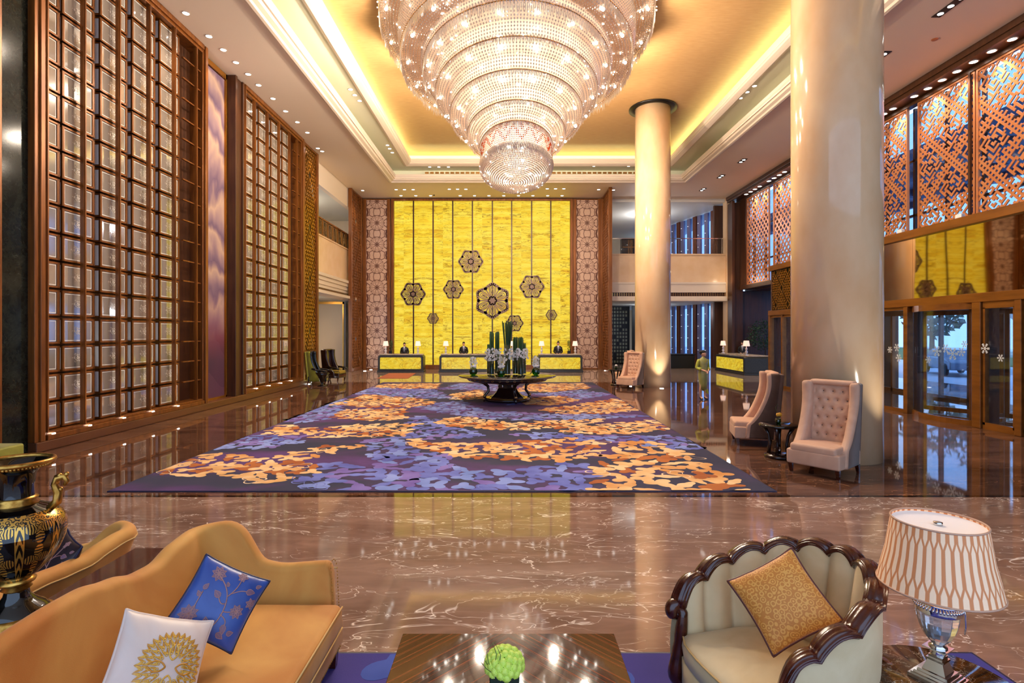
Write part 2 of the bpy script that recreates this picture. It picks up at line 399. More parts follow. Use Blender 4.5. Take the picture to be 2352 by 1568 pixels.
glass_mat('blue_glass', (.6, .76, .98), .06)
# real refractive crystal for the lamp foot
mat('lead_crystal', (1, 1, 1), .02, ior=1.5, fn=lambda nt, b: b.inputs['Transmission Weight'].__setattr__('default_value', .85))
# chandelier
def f_crystal():
    m = bpy.data.materials.new('crystal'); nt = NT(m); nt.t.nodes.remove(nt.b)
    g = nt.n('ShaderNodeBsdfGlossy', i_Roughness=.08, i_Color=(1, .95, .9, 1)); t = nt.n('ShaderNodeBsdfTranslucent', i_Color=(1, .93, .86, 1)); d = nt.n('ShaderNodeBsdfDiffuse', i_Color=(1, .93, .86, 1))
    a = nt.n('ShaderNodeMixShader', i_0=.5); nt.l(t.outputs[0], a.inputs[1]); nt.l(d.outputs[0], a.inputs[2])
    c = nt.n('ShaderNodeMixShader', i_0=.35); nt.l(a.outputs[0], c.inputs[1]); nt.l(g.outputs[0], c.inputs[2]); nt.l(c.outputs[0], nt.out.inputs[0]); MATS['crystal'] = m
    m = bpy.data.materials.new('crystal_net'); nt = NT(m); nt.t.nodes.remove(nt.b)
    t = nt.n('ShaderNodeBsdfTranslucent', i_Color=(.98, .84, .7, 1)); d = nt.n('ShaderNodeBsdfDiffuse', i_Color=(.88, .72, .58, 1)); p = nt.n('ShaderNodeBsdfTransparent')
    a = nt.n('ShaderNodeMixShader', i_0=.5); nt.l(t.outputs[0], a.inputs[1]); nt.l(d.outputs[0], a.inputs[2]); nt.l(a.outputs[0], nt.out.inputs[0]); MATS['crystal_net'] = m
f_crystal()
mat('amber_crystal', hx('c0480e'), .2)
# fabrics
def f_velvet(c1, c2, sc=1.6, st=(1, 1, 1), b_=.15):
    def fn(nt, b):
        v = nt.coord(st); n = nt.noise(v, sc, 4, .8); fine = nt.noise(nt.coord((1, 1, 1)), 220, 2)
        nt.l(nt.ramp(n, [(.3, c1), (.7, c2)]), b.inputs['Base Color']); nt.bump(fine, b_, .002)
    return fn
mat('orange_velvet', (.7, .4, .1), .75, sheen=.12, fn=f_velvet(hx('b66a1e'), hx('dba04c'), 1.3))
mat('sofa_piping', hx('caa264'), .7)
mat('beige_velvet', (.6, .5, .3), .7, sheen=.12, fn=f_velvet(hx('ccb080'), hx('dec699'), 3))
mat('pink_velvet', (.6, .4, .3), .7, sheen=.12, fn=f_velvet(hx('c09478'), hx('cfa488'), 3))
mat('taupe_back', (.2, .13, .1), .7, sheen=.2, fn=f_velvet(hx('5e4436'), hx('6e5242'), 5))
mat('olive_velvet', (.3, .3, .05), .6, sheen=.3, fn=f_velvet(hx('7a7a22'), hx('96902e'), 4))
def f_stripe(nt, b):
    tc = nt.n('ShaderNodeTexCoord'); sp = nt.n('ShaderNodeSeparateXYZ'); nt.l(tc.outputs['Object'], sp.inputs[0])
    nt.l(nt.mix(nt.m('GREATER_THAN', nt.m('FRACT', nt.m('MULTIPLY', sp.outputs[0], 7.0)), .5), hx('b89a2c'), hx('5b4a1a')), b.inputs['Base Color'])
mat('striped_fabric', (.5, .4, .1), .6, fn=f_stripe)
mat('blue_satin', (.1, .15, .5), .35, sheen=.3, fn=f_velvet(hx('2a4488'), hx('3c5aa2'), 4, (1, 1, 1), .05))
mat('navy_piping', hx('1c1a3c'), .5)
mat('mauve_thread', hx('7a5a6e'), .5)
mat('copper_thread', hx('a87a72'), .45)
mat('ivory_satin', (.7, .6, .55), .45, sheen=.2, fn=f_velvet(hx('d6c2b4'), hx('e2d0c4'), 4, (1, 1, 1), .05))
mat('gold_thread', hx('c88a2e'), .4, .2)
mat('pale_gold_thread', hx('e0b04a'), .4, .2)
def f_scroll(nt, b):
    vo = nt.n('ShaderNodeTexVoronoi', i_Scale=34.0, i_Randomness=.6); nt.l(nt.coord(), vo.inputs['Vector'])
    f = nt.m('GREATER_THAN', nt.m('SINE', nt.m('MULTIPLY', vo.outputs['Distance'], 17.0)), .2)
    nt.l(nt.mix(f, hx('c67828'), hx('e09c44')), b.inputs['Base Color']); nt.bump(f, .3, .002)
mat('scroll_fabric', (.7, .4, .15), .6, sheen=.3, fn=f_scroll)
mat('wine_piping', hx('5a2218'), .5)
# woods
mat('mahogany', (.08, .02, .01), .22, coat=.25, fn=f_noise(hx('341109'), hx('4e1d10'), 4, (1, .2, 6)))
mat('dark_wood', (.05, .02, .015), .18, coat=.3, fn=f_noise(hx('1f0e0b'), hx('2e1711'), 5, (1, 1, .2)))
mat('console_wood', (.08, .02, .01), .12, coat=.3, fn=f_noise(hx('3c130e'), hx('4a1a13'), 2, (3, .4, 1)))
def f_macassar(nt, b):
    tc = nt.n('ShaderNodeTexCoord'); sp = nt.n('ShaderNodeSeparateXYZ'); nt.l(tc.outputs['Object'], sp.inputs[0])
    d = nt.m('ADD', nt.m('MULTIPLY', nt.m('ABSOLUTE', sp.outputs[0]), 1.0), nt.m('MULTIPLY', sp.outputs[1], 1.0))
    n = nt.n('ShaderNodeTexNoise', noise_dimensions='1D', i_Scale=26.0, i_Detail=5.0); nt.l(d, n.inputs['W'])
    nt.l(nt.ramp(n.outputs['Fac'], [(.4, hx('20100b')), (.56, hx('3a1c12')), (.66, hx('8a4426')), (.7, hx('36190f'))]), b.inputs['Base Color'])
mat('macassar', (.05, .02, .01), .04, ior=1.7, fn=f_macassar)
mat('portoro', (.05, .03, .02), .06, ior=1.6, fn=f_marble(hx('6b3f1c'), hx('d8cdb8'), hx('160c08'), 5.0, .9))
# people
mat('skin', hx('d8a284'), .5); mat('hair', hx('120c0b'), .7); mat('suit', hx('14131a'), .6); mat('shirt', hx('d9d9e4'), .6); mat('tie', hx('3a3a4c'), .5)
mat('qipao', (.3, .3, .1), .35, sheen=.2, fn=f_noise(hx('7d7a3e'), hx('97924f'), 6)); mat('lime_sleeve', hx('a8a83c'), .5); mat('shoe', hx('0c0a0a'), .2); mat('lip', hx('a83a3a'), .4)
mat('eye_white', hx('e6e2de'), .3)
# plants
mat('reed', (.03, .1, .03), .45, fn=f_noise(hx('12351a'), hx('2c5f30'), 30, (1, 1, .05)))
mat('leaf', (.03, .1, .03), .5, fn=f_noise(hx('17361f'), hx('2f5a34'), 8)); mat('orchid', hx('faf8f2'), .5); mat('orchid_yellow', hx('e8d850'), .5)
mat('mum', (.5, .7, .1), .6, fn=f_noise(hx('c0dc3c'), hx('dcf074'), 60)); mat('tulip_yellow', hx('e0a02a'), .5); mat('twig', hx('4a5a26'), .6); mat('bark', hx('4a3a2e'), .8)
mat('rust_mat', hx('a8583a'), .8)
mat('blue_glow_paint', hx('5f86a8'), .4, emit=hx('5f86a8'), es=.25)  # blue light on the passage wall, put into its colour and a glow
mat('grass', (.1, .3, .05), .9, fn=f_noise(hx('2f5a30'), hx('4a7a40'), 4)); mat('road', hx('c2ccd8'), .6); mat('car_paint', hx('5f6f82'), .15, .4); mat('tyre', hx('101010'), .7); mat('car_window', hx('1a222c'), .05)
mat('foliage', (.1, .2, .08), .8, fn=f_noise(hx('3c5648'), hx('6a8878'), 3))
mat('fin_violet', hx('6c6a8c'), .3, .3); mat('fin_brown', hx('5e3424'), .35, .3); mat('fin_dot', (1, 1, 1), .4, emit=(.85, .9, 1), es=.7)
mat('granite', (.03, .03, .03), .35, fn=f_noise(hx('232220'), hx('3a3836'), 30)); mat('desk_top', (.6, .5, .4), .15, fn=f_noise(hx('b39a80'), hx('d0bba2'), 4))
def f_shade(nt, b):
    b.inputs['Emission Strength'].default_value = 0
mat('shade_white', hx('f4d6c6'), .7, emit=hx('f8d2bc'), es=.55)
# ------------------------------------------------------------ floor
def simple(name, mats, *boxes, bev=0):
    m = MB()
    for b in boxes: m.box(*b)
    return struct(m.build(name, mats, bev=bev))
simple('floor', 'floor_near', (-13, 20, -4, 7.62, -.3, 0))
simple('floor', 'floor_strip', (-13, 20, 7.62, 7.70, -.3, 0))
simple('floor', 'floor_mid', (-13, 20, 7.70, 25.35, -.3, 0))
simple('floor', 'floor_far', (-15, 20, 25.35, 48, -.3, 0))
# ------------------------------------------------------------ ceiling and tray
ce = MB()
for b in ((-9.45, OX0, -4, 34.6), (OX1, 14.6, -4, 34.6), (OX0, OX1, OY1, 34.6), (OX0, OX1, -4, OY0)):
    ce.box(b[0], b[1], b[2], b[3], HC, HC + .12)
struct(ce.build('ceiling', ['ceiling_paint']))
rg = MB()
for b in ((OX0 - .6, IX0, OY0 - .6, OY1 + .6), (IX1, OX1 + .6, OY0 - .6, OY1 + .6), (IX0, IX1, IY1, OY1 + .6), (IX0, IX1, OY0 - .6, IY0)):
    rg.box(b[0], b[1], b[2], b[3], Z2, Z2 + .06)
for b in ((OX0 - .62, OX0 - .58, OY0 - .6, OY1 + .6), (OX1 + .58, OX1 + .62, OY0 - .6, OY1 + .6), (OX0 - .6, OX1 + .6, OY1 + .58, OY1 + .62), (OX0 - .6, OX1 + .6, OY0 - .62, OY0 - .58)):
    rg.box(b[0], b[1], b[2], b[3], HC + .12, Z2)
struct(rg.build('ceiling_ring', ['ring_paint']))
up = MB(); e = .75
up.box(IX0 - e, IX1 + e, IY0 - e, IY1 + e, Z3, Z3 + .06)
struct(up.build('ceiling_gold_tray', ['gold_ceiling'])); up = MB()
for b in ((IX0 - e, IX0 - e + .04, IY0 - e, IY1 + e), (IX1 + e - .04, IX1 + e, IY0 - e, IY1 + e), (IX0 - e, IX1 + e, IY1 + e - .04, IY1 + e), (IX0 - e, IX1 + e, IY0 - e, IY0 - e + .04)):
    up.box(b[0], b[1], b[2], b[3], Z2 + .06, Z3)
struct(up.build('ceiling_cove', ['ring_paint']))
def rect_sweep(x0, x1, y0, y1, prof, name, m):
    """prof: (offset outward from the opening edge, z)"""
    mb = MB(); n = len(prof); vs = []
    for cx, cy, sx, sy in ((x0, y0, -1, -1), (x1, y0, 1, -1), (x1, y1, 1, 1), (x0, y1, -1, 1)):
        vs += [(cx + sx * o, cy + sy * o, z) for o, z in prof]
    fs = []
    for k in range(4):
        k2 = (k + 1) % 4
        for j in range(n):
            j2 = (j + 1) % n; fs.append((k * n + j, k2 * n + j, k2 * n + j2, k * n + j2))
    mb.add(vs, fs); return struct(mb.build(name, m))
rect_sweep(OX0, OX1, OY0, OY1, [(.42, HC - .02), (.42, HC - .12), (.34, HC - .16), (.26, HC - .15), (.22, HC - .10), (.10, HC - .06), (.05, HC + .02), (0, HC + .05), (-.04, HC + .10), (-.04, HC + .22), (.06, HC + .22), (.08, HC + .04)], 'trim_1', 'moulding')
rect_sweep(IX0, IX1, IY0, IY1, [(.36, Z2 - .01), (.36, Z2 - .08), (.26, Z2 - .12), (.16, Z2 - .09), (.06, Z2 - .05), (0, Z2 + .02), (-.04, Z2 + .08), (-.04, Z2 + .2), (.08, Z2 + .2), (.08, Z2)], 'trim_2', 'moulding')
# air slots at the far edge of the tray
vb = MB()
for i in range(46): vb.box(-4.6 + i * .28, -4.6 + i * .28 + .2, OY1 - .02, OY1 + .015, HC + .26, HC + .36)
tag(vb.build('air_grille', ['brass']), 'long slotted air grille along the far edge of the ceiling tray', 'air grille')
# ------------------------------------------------------------ left wall
simple('wall_left', 'bronze_dark', (-9.75, -9.45, -4, 26.1, 0, HC))
mw = MB(); mw.box(-9.45, -9.15, -4, 10.36, 0, HC)
struct(mw.build('wall_left_marble', ['green_marble']))
cs = MB(); cs.box(-9.149, -9.06, 9.62, 9.74, 0, HC); cs.box(-9.149, -9.02, 9.40, 9.62, 0, HC); cs.box(-9.149, -9.08, 9.0, 9.4, 0, HC)
tag(cs.build('wooden_casing', ['bronze'], bev=.01), 'narrow wooden door casing on the dark green marble wall at the left edge', 'door casing')
simple('baseboard_left', ['bronze_plinth'], (-9.45, -8.98, 10.36, 26.0, 0, .2), bev=.02)

def clip(x0, y0, dx, dy, X0, X1, Y0, Y1):
    t0, t1 = -1e9, 1e9
    for p, q0, q1, d in ((x0, X0, X1, dx), (y0, Y0, Y1, dy)):
        if abs(d) < 1e-9:
            if p < q0 or p > q1: return None
        else:
            a, b = (q0 - p) / d, (q1 - p) / d
            if a > b: a, b = b, a
            t0 = max(t0, a); t1 = min(t1, b)
    return (t0, t1) if t1 - t0 > .02 else None
def frame_mb(x0, x1, ya, yb, z0, z1, w, d=None):
    m = MB(); m.box(x0, x1, ya, ya + w, z0, z1); m.box(x0, x1, yb - w, yb, z0, z1); m.box(x0, x1, ya + w, yb - w, z0, z0 + w); m.box(x0, x1, ya + w, yb - w, z1 - w, z1); return m
# lantern box shared meshes
def lantern_meshes():
    W, H, D = .88, .52, .22
    m = MB(); t = .035
    for sy in (-1, 1):
        for sz in (-1, 1): m.box(-D / 2, D / 2, sy * W / 2 - sy * t, sy * W / 2, sz * H / 2 - sz * t, sz * H / 2)
    for sx in (-1, 1):
        for sz in (-1, 1): m.box(sx * D / 2 - sx * t, sx * D / 2, -W / 2, W / 2, sz * H / 2 - sz * t, sz * H / 2)
        for sy in (-1, 1): m.box(sx * D / 2 - sx * t, sx * D / 2, sy * W / 2 - sy * t, sy * W / 2, -H / 2, H / 2)
    m.box(D / 2 - .03, D / 2, -W / 2, -W / 2 + .06, -H / 2, H / 2); m.box(D / 2 - .03, D / 2, W / 2 - .06, W / 2, -H / 2, H / 2)
    g = MB(); x = D / 2 - .02
    g.box(x - .01, x, -W / 2 + .06, W / 2 - .06, -H / 2 + t, H / 2 - t)
    b = .012; a, c = W / 2 - .075, H / 2 - t - .018
    for s_ in (-1, 1):
        g.box(x, x + .003, s_ * a, s_ * (a - b), -c, c, 1); g.box(x, x + .003, -a, a, s_ * c, s_ * (c - b), 1)
    sd = MB(); sd.box(-D / 2 + t, D / 2 - t, -W / 2 + .008, -W / 2 + .018, -H / 2 + t, H / 2 - t); pass
    return m, g, sd
def glass_screen(name, label, ya, yb, centers, posts, half_first, side_l, side_r):
    root = thing(name, label, 'screen', (-9.1, (ya + yb) / 2, 0)); oy = (ya + yb) / 2
    z0, z1 = .2, HC
    L = lambda m: [setattr(m, 'v', [(x + 9.1, y - oy, z) for x, y, z in m.v]), m][1]
    fr = MB()                                           # stepped outer frame
    for (a, b, x) in ((ya, ya + .10, -9.02), (ya + .10, ya + side_l - .06, -8.98), (ya + side_l - .06, ya + side_l, -9.04), (yb - side_r, yb - side_r + .06, -9.04), (yb - side_r + .06, yb - .08, -8.98), (yb - .08, yb, -9.02)):
        fr.box(-9.44, x, a, b, z0, z1)
    for (a, b, x) in ((z0, z0 + .10, -8.98), (z0 + .10, z0 + .15, -9.04), (z1 - .22, z1 - .14, -9.04), (z1 - .14, z1, -8.98)): fr.box(-9.44, x, ya + side_l, yb - side_r, a, b)
    L(fr).build('outer_frame', ['bronze'], root, bev=.008)
    yl, yr = ya + side_l, yb - side_r; zb, zt = z0 + .15, z1 - .22; n = 18; ph = (zt - zb) / n
    for p in posts:
        m = MB(); m.box(-9.13, -9.05, p - .033, p + .033, zb, zt); m.box(-9.05, -9.03, p - .015, p + .015, zb, zt); L(m).build('mullion', ['bronze'], root)
    for k in range(1, n):
        m = MB(); z = zb + k * ph; m.box(-9.40, -9.36, yl, centers[-1] + .45, z - .014, z + .014); m.box(-9.16, -9.10, centers[-1] + .45, yr, z - .016, z + .016); L(m).build('rail', ['bronze'], root)
    bk = MB(); bk.box(-9.44, -9.43, yl, yr, zb, zt); L(bk).build('backing_panel', ['bronze_dark'], root)
    m, g, sd = lantern_meshes(); mo = go = so = None
    for c in centers:
        for k in range(n):
            loc = (-.21, c - oy, zb + (k + .5) * ph)
            if mo is None:
                mo = m.build('lantern_box', ['bronze'], root, loc=loc, local=True)
                go = g.build('etched_pane', ['etched_glass', 'etched_border'], mo, local=True); so = sd.build('side_pane', ['etched_border'], mo, local=True); continue
            o = mo.copy(); C.objects.link(o); o.location = loc; q = go.copy(); C.objects.link(q); q.parent = o; q = so.copy(); C.objects.link(q); q.parent = o
    for c in centers[: len(centers)]:
        u = MB(); u.lathe([(.0, 0), (.03, 0), (.03, .02), (0, .02)], 12, (-9.0 + 9.1, c - oy + .05, z0 + .10)); u.build('uplight', ['uplight_emit'], root)
    return root
glass_screen('lantern_screen', 'nearer tall bronze screen of etched glass boxes beside the dark marble wall', 10.36, 16.35, [10.72, 11.66, 12.70, 13.74, 14.78], [10.68, 11.63, 12.67, 13.74, 14.78, 15.80], True, .26, .26)
glass_screen('lantern_screen', 'farther tall bronze screen of etched glass boxes beyond the mauve tapestry', 18.55, 24.05, [19.42, 20.46, 21.50, 22.54], [19.42, 20.46, 21.50, 22.54, 23.35], False, .12, .28)
for yy in (10.75, 11.7, 12.75, 13.8, 14.8, 19.4, 20.5, 21.5, 22.5):
    lamp('SPOT', 'screen_uplight', (-8.93, yy + .05, .36), 45, (1, .93, .82), .03, (0, radians(180 + 8), 0), spot=1.3, blend=.7)
# tapestry bay
t = thing('tapestry_panel', 'tall mauve and cream tapestry of layered hills between the two lantern screens', 'tapestry', (-9.35, 17.2, .2))
m = MB(); m.box(-.03, 0.02, -.82, .68, .06, 10.4); tp = m.build('tapestry_cloth', ['tapestry'], t, local=True)
m = MB(); m.box(-.04, .08, -.84, -.80, 0, 10.58); m.box(-.04, .08, .66, .72, 0, 10.58); m.box(-.04, .08, -.84, .72, 0, .06); m.box(-.04, .08, -.84, .72, 10.42, 10.58)
m.build('tapestry_frame', ['gold_bronze'], t, local=True)
pm = MB(); pm.box(-9.45, -8.99, 17.94, 18.06, .2, HC); pm.box(-9.45, -9.06, 18.06, 18.55, .2, HC); pm.box(-9.45, -9.0, 18.45, 18.55, .2, HC)
tag(pm.build('pilaster', ['bronze_dark'], bev=.01), 'dark brown pilaster at the right of the mauve tapestry', 'pilaster')

# diamond lattice screens (open fretwork) : plane at x, spans y
def lattice_bars(x, ya, yb, z0, z1, sp, w, d, slope=1.6):
    m = MB(); W, H = yb - ya, z1 - z0
    n = int((H + W * slope) / sp) + 2
    for sgn in (1, -1):
        for k in range(-1, n):
            c = k * sp - (W * slope if sgn > 0 else 0)
            r = clip(0, c, 1, sgn * slope, 0, W, 0, H)
            if r and (k % 7) not in (3,):
                a = (x, ya + r[0], z0 + c + sgn * slope * r[0]); b = (x, ya + r[1], z0 + c + sgn * slope * r[1])
                m.bar(a, b, w, d, up=(1, 0, 0))
    return m
def lattice_screen(label, x, ya, yb, matn, post_hi=True, sp=.34):
    root = thing('lattice_screen', label, 'screen', (x, (ya + yb) / 2, 0)); oy = (ya + yb) / 2
    L = lambda m: [setattr(m, 'v', [(p[0] - x, p[1] - oy, p[2]) for p in m.v]), m][1]
    L(lattice_bars(x, ya + .16, yb - .16, .2, HC - .1, sp, .05, .05)).build('lattice', [matn], root)
    f = MB(); f.box(x - .1, x + .1, ya, ya + .14, 0, HC); f.box(x - .1, x + .1, yb - .16, yb, 0, HC); f.box(x - .08, x + .08, ya + .14, yb - .16, 0, .2); f.box(x - .08, x + .08, ya + .14, yb - .16, HC - .1, HC)
    L(f).build('frame', ['bronze'], root, bev=.008); return root
lattice_screen('gold lit lattice screen standing just past the farther lantern screen', -9.15, 24.1, 25.95, 'gold_bronze')
lattice_screen('brown lattice screen at the left side of the reception wall', -9.3, 31.95, 34.35, 'bronze')
lattice_screen('brown lattice screen at the right side of the reception wall', 5.95, 31.75, 34.35, 'bronze')

# ------------------------------------------------------------ left balcony and passage
simple('wall_left_rear', ['cream_wall'], (-15.3, -15.0, 25, 50, 0, HC))
m = MB(); m.box(-10.0, -9.55, 26.1, 34.6, 5.35, 7.2); m.box(-10.05, -9.50, 26.1, 34.6, 7.2, 7.27)
tag(m.build('balcony_parapet', ['cream_stone']), 'cream stone balcony parapet over the left passage', 'balcony')
m = MB()
for z0, z1, x in ((5.2, 5.35, -9.38), (5.0, 5.2, -9.46), (4.78, 5.0, -9.52), (4.62, 4.78, -9.58), (4.3, 4.45, -9.3)): m.box(-10.2, x, 26.1, 34.6, z0, z1)
struct(m.build('trim_3', ['moulding']))
m = MB(); m.box(-10.2, -9.62, 26.1, 34.6, 4.45, 4.62)
for i in range(60): m.box(-9.62, -9.60, 26.15 + i * .14, 26.15 + i * .14 + .03, 4.46, 4.61, 1)
tag(m.build('air_grille', ['bronze_dark', 'brass']), 'dark linear air grille under the left balcony', 'air grille')
simple('ceiling_left_lower', ['white_ceiling'], (-15.2, -10.21, 25, 36, 4.3, 4.5))
simple('ceiling_left_upper', ['white_ceiling'], (-15.2, -9.5, 24, 50, 9.75, 9.9))
simple('trim_4', ['ceiling_paint'], (-9.7, -9.45, 26.1, 34.6, 9.7, HC))
t = thing('balcony_railing', 'dark bronze fretwork railing on the left balcony', 'railing', (-9.8, 30.3, 7.27))
m = MB()
for i in range(11): m.box(-.03, .03, -4.15 + i * .83 - .03, -4.15 + i * .83 + .03, 0, 1.05)
m.box(-.03, .03, -4.15, 4.15, .98, 1.05); m.box(-.03, .03, -4.15, 4.15, .05, .1)
m.build('railing_frame', ['gold_bronze'], t, local=True)
for i in range(10):
    m = MB(); y0 = -4.12 + i * .83; m.box(-.015, .0, y0 + .06, y0 + .77, .1, .98)
    for a, b in ((.16, .67), (.26, .57)): m.add([], [])
    for (a, b, c, d) in ((.12, .14, .16, .92), (.69, .71, .16, .92), (.12, .71, .16, .18), (.12, .71, .90, .92), (.3, .32, .18, .7), (.5, .52, .3, .9), (.3, .52, .5, .52)):
        m.box(0, .015, y0 + a, y0 + b, c, d, 1)
    m.build('railing_panel', ['black_metal', 'brass'], t, local=True)
lamp('POINT', 'balcony_light', (-12.3, 30, 8.9), 160, (1, .9, .72), .25)
lamp('POINT', 'passage_light', (-12.0, 30, 3.9), 70, (1, .88, .66), .25)
# passage end: framed beige panels and a wall strip with painted blue light
for i, (x0, x1, lb) in enumerate(((-13.6, -12.1, 'far left beige wall panel in a bronze frame in the left passage'), (-12.05, -10.35, 'wide beige wall panel in a bronze frame in the left passage'))):
    t = thing('framed_wall_panel', lb, 'wall panel', ((x0 + x1) / 2, 34.2, 0)); w = (x1 - x0) / 2
    m = MB(); m.box(-w + .06, w - .06, 0, .05, .12, 4.1); m.build('panel', ['cream_wall'], t, local=True)
    m = MB(); m.box(-w, -w + .07, -.04, .08, 0, 4.25); m.box(w - .07, w, -.04, .08, 0, 4.25); m.box(-w, w, -.04, .08, 0, .12); m.box(-w, w, -.04, .08, 4.1, 4.25)
    m.build('panel_frame', ['gold_bronze'], t, local=True)
simple('wall_end_left', ['cream_wall'], (-15.2, -9.0, 36.3, 36.5, 0, 11))
simple('wall_back_left', ['cream_wall'], (-15.2, -10.35, 34.32, 34.6, 0, 4.3))
m = MB(); m.box(-10.35, -9.2, 36.0, 36.1, 0, 4.3); tag(m.build('blue_glow_wall_panel', ['blue_glow_paint']), 'narrow wall strip with painted blue light at the end of the left passage', 'wall panel')

# ------------------------------------------------------------ back wall: onyx
YB = 34.4; XL, XR = -7.24, 3.90
simple('wall_back', ['bronze_dark'], (-9.5, 5.94, YB + .12, YB + .5, 0, HC + .1))
posts = [-6.0, -4.76, -3.52, -2.28, -1.02, .20, 1.46, 2.67]
t = thing('onyx_wall', 'glowing yellow onyx feature wall behind the reception desks', 'feature wall', (-1.67, YB, 0))
ed = [XL] + posts + [XR]
for i in range(9):
    m = MB(); m.box(ed[i] + 1.67 + .02, ed[i + 1] + 1.67 - .02, 0, .08, .28, 10.62); m.build('onyx_panel', ['onyx'], t, local=True)
for p in posts:
    m = MB(); m.box(p + 1.67 - .04, p + 1.67 + .04, -.07, .02, .28, 10.62); m.build('bronze_strip', ['bronze_dark'], t, local=True)
m = MB(); m.box(XL + 1.67 - .16, XL + 1.67, -.12, .08, 0, 10.76); m.box(XR + 1.67, XR + 1.67 + .16, -.12, .08, 0, 10.76); m.box(XL + 1.67, XR + 1.67, -.12, .08, 10.62, 10.76); m.box(XL + 1.67, XR + 1.67, -.1, .08, 0, .28)
m.build('surround', ['bronze'], t, bev=.01, local=True)
for i, (a, b, lb) in enumerate(((-8.98, -7.66, 'beige rosette patterned wall panel left of the yellow onyx'), (4.28, 5.66, 'beige rosette patterned wall panel right of the yellow onyx'))):
    t = thing('rosette_wall_panel', lb, 'wall panel', ((a + b) / 2, YB, 0)); w = (b - a) / 2
    m = MB(); m.box(-w, w, 0, .06, .08, 10.68); m.build('patterned_face', ['rosette_panel'], t, local=True)
    m = MB(); m.box(-w - .2, -w, -.1, .06, 0, 10.75); m.box(w, w + .2, -.1, .06, 0, 10.75); m.box(-w, w, -.06, .06, 0, .08); m.box(-w, w, -.06, .06, 10.68, 10.75)
    m.build('frame', ['bronze'], t, bev=.01, local=True)
simple('trim_5', ['bronze_dark'], (-7.46, -7.40, YB, YB + .1, 0, 10.7), (4.06, 4.12, YB, YB + .1, 0, 10.7))
# snowflake ornaments
def snowflake(r, y0):
    m = MB(); th = .05
    def T(x, y, z): return (x, -z, y)
    def strip(pts, w, closed=True):
        n = len(pts); out = []; inn = []
        for i in range(n):
            p = Vector(pts[i]); a = Vector(pts[(i - 1) % n] if closed else pts[max(i - 1, 0)]); b = Vector(pts[(i + 1) % n] if closed else pts[min(i + 1, n - 1)])
            d = (b - a); d = d.normalized() if d.length else Vector((1, 0)); nn = Vector((-d.y, d.x)); out.append(p + nn * w / 2); inn.append(p - nn * w / 2)
        vs = [T(p.x, p.y, 0) for p in out] + [T(p.x, p.y, 0) for p in inn] + [T(p.x, p.y, th) for p in out] + [T(p.x, p.y, th) for p in inn]
        fs = []
        for i in range(n if closed else n - 1):
            j = (i + 1) % n; fs += [(i, j, n + j, n + i), (2 * n + i, 3 * n + i, 3 * n + j, 2 * n + j), (i, 2 * n + i, 2 * n + j, j), (n + i, n + j, 3 * n + j, 3 * n + i)]
        m.add(vs, fs)
    def disc(cx, cy, rr, n=14): m.prism([(cx + rr * cos(2 * pi * i / n), cy + rr * sin(2 * pi * i / n)) for i in range(n)], 0, th, T=T)
    disc(0, 0, r * .26, 24)
    for k in range(6):
        a = pi / 6 + k * pi / 3 if r > 1.0 else k * pi / 3
        ca, sa = cos(a), sin(a)
        def P(u, v): return (ca * u - sa * v, sa * u + ca * v)
        def drop(u0, u1, w, n=20):
            return [P(u0 + (u1 - u0) * (.5 - .5 * cos(t)) , w * sin(t) * (.35 + .65 * (.5 - .5 * cos(t)))) for t in [2 * pi * i / n for i in range(n)]]
        m.prism(drop(r * .44, r * .68, r * .065), 0, th, T=T)
        strip(drop(r * .34, r * .76, r * .14), r * .05); strip(drop(r * .16, r * .88, r * .25), r * .06)
        for v, uu in ((-.30, .80), (-.2, .88), (-.1, .95), (0, .985), (.1, .95), (.2, .88), (.3, .80), (-.36, .7), (.36, .7)):
            p = P(r * uu * .97, r * v); disc(p[0], p[1], r * .085, 10)
        strip([P(r * .25, 0), P(r * .5, r * .0), P(r * .62, 0)], r * .03, False)
        b = a + pi / 6
        q = lambda u: (cos(b) * u, sin(b) * u)
        strip([q(r * .2), q(r * .5), q(r * .80)], r * .07, False)
        disc(*q(r * .80), r * .09, 10)
    return m
mo = None
for px, py, rr, lb in ((1131, 690, 1.12, 'largest brown snowflake ornament at the centre of the onyx wall'), (1081, 600, .78, 'topmost brown snowflake ornament on the onyx wall'), (948, 675, .78, 'brown snowflake ornament on the onyx wall above the leftmost desk clerk'),
                       (1041, 664, .64, 'medium brown snowflake ornament left of the largest one'), (1222, 658, .78, 'brown snowflake ornament on the onyx wall right of the largest one'), (994, 731, .36, 'small brown snowflake ornament low on the left of the onyx wall'),
                       (1182, 742, .55, 'brown snowflake ornament half hidden behind the tallest green reeds'), (1267, 723, .36, 'small brown snowflake ornament low on the right of the onyx wall')):
    p = PX(px, py, 34.18)
    o = snowflake(rr, 0).build('snowflake_ornament', ['snow_brown' if 'snow_brown' in MATS else mat('snow_brown', hx('7a5d4c'), .4, .3)], loc=tuple(p), local=True)
    o.location = (p.x, 34.33, p.z)
    tag(o, lb, 'ornament', 'snowflake ornaments on the onyx wall')

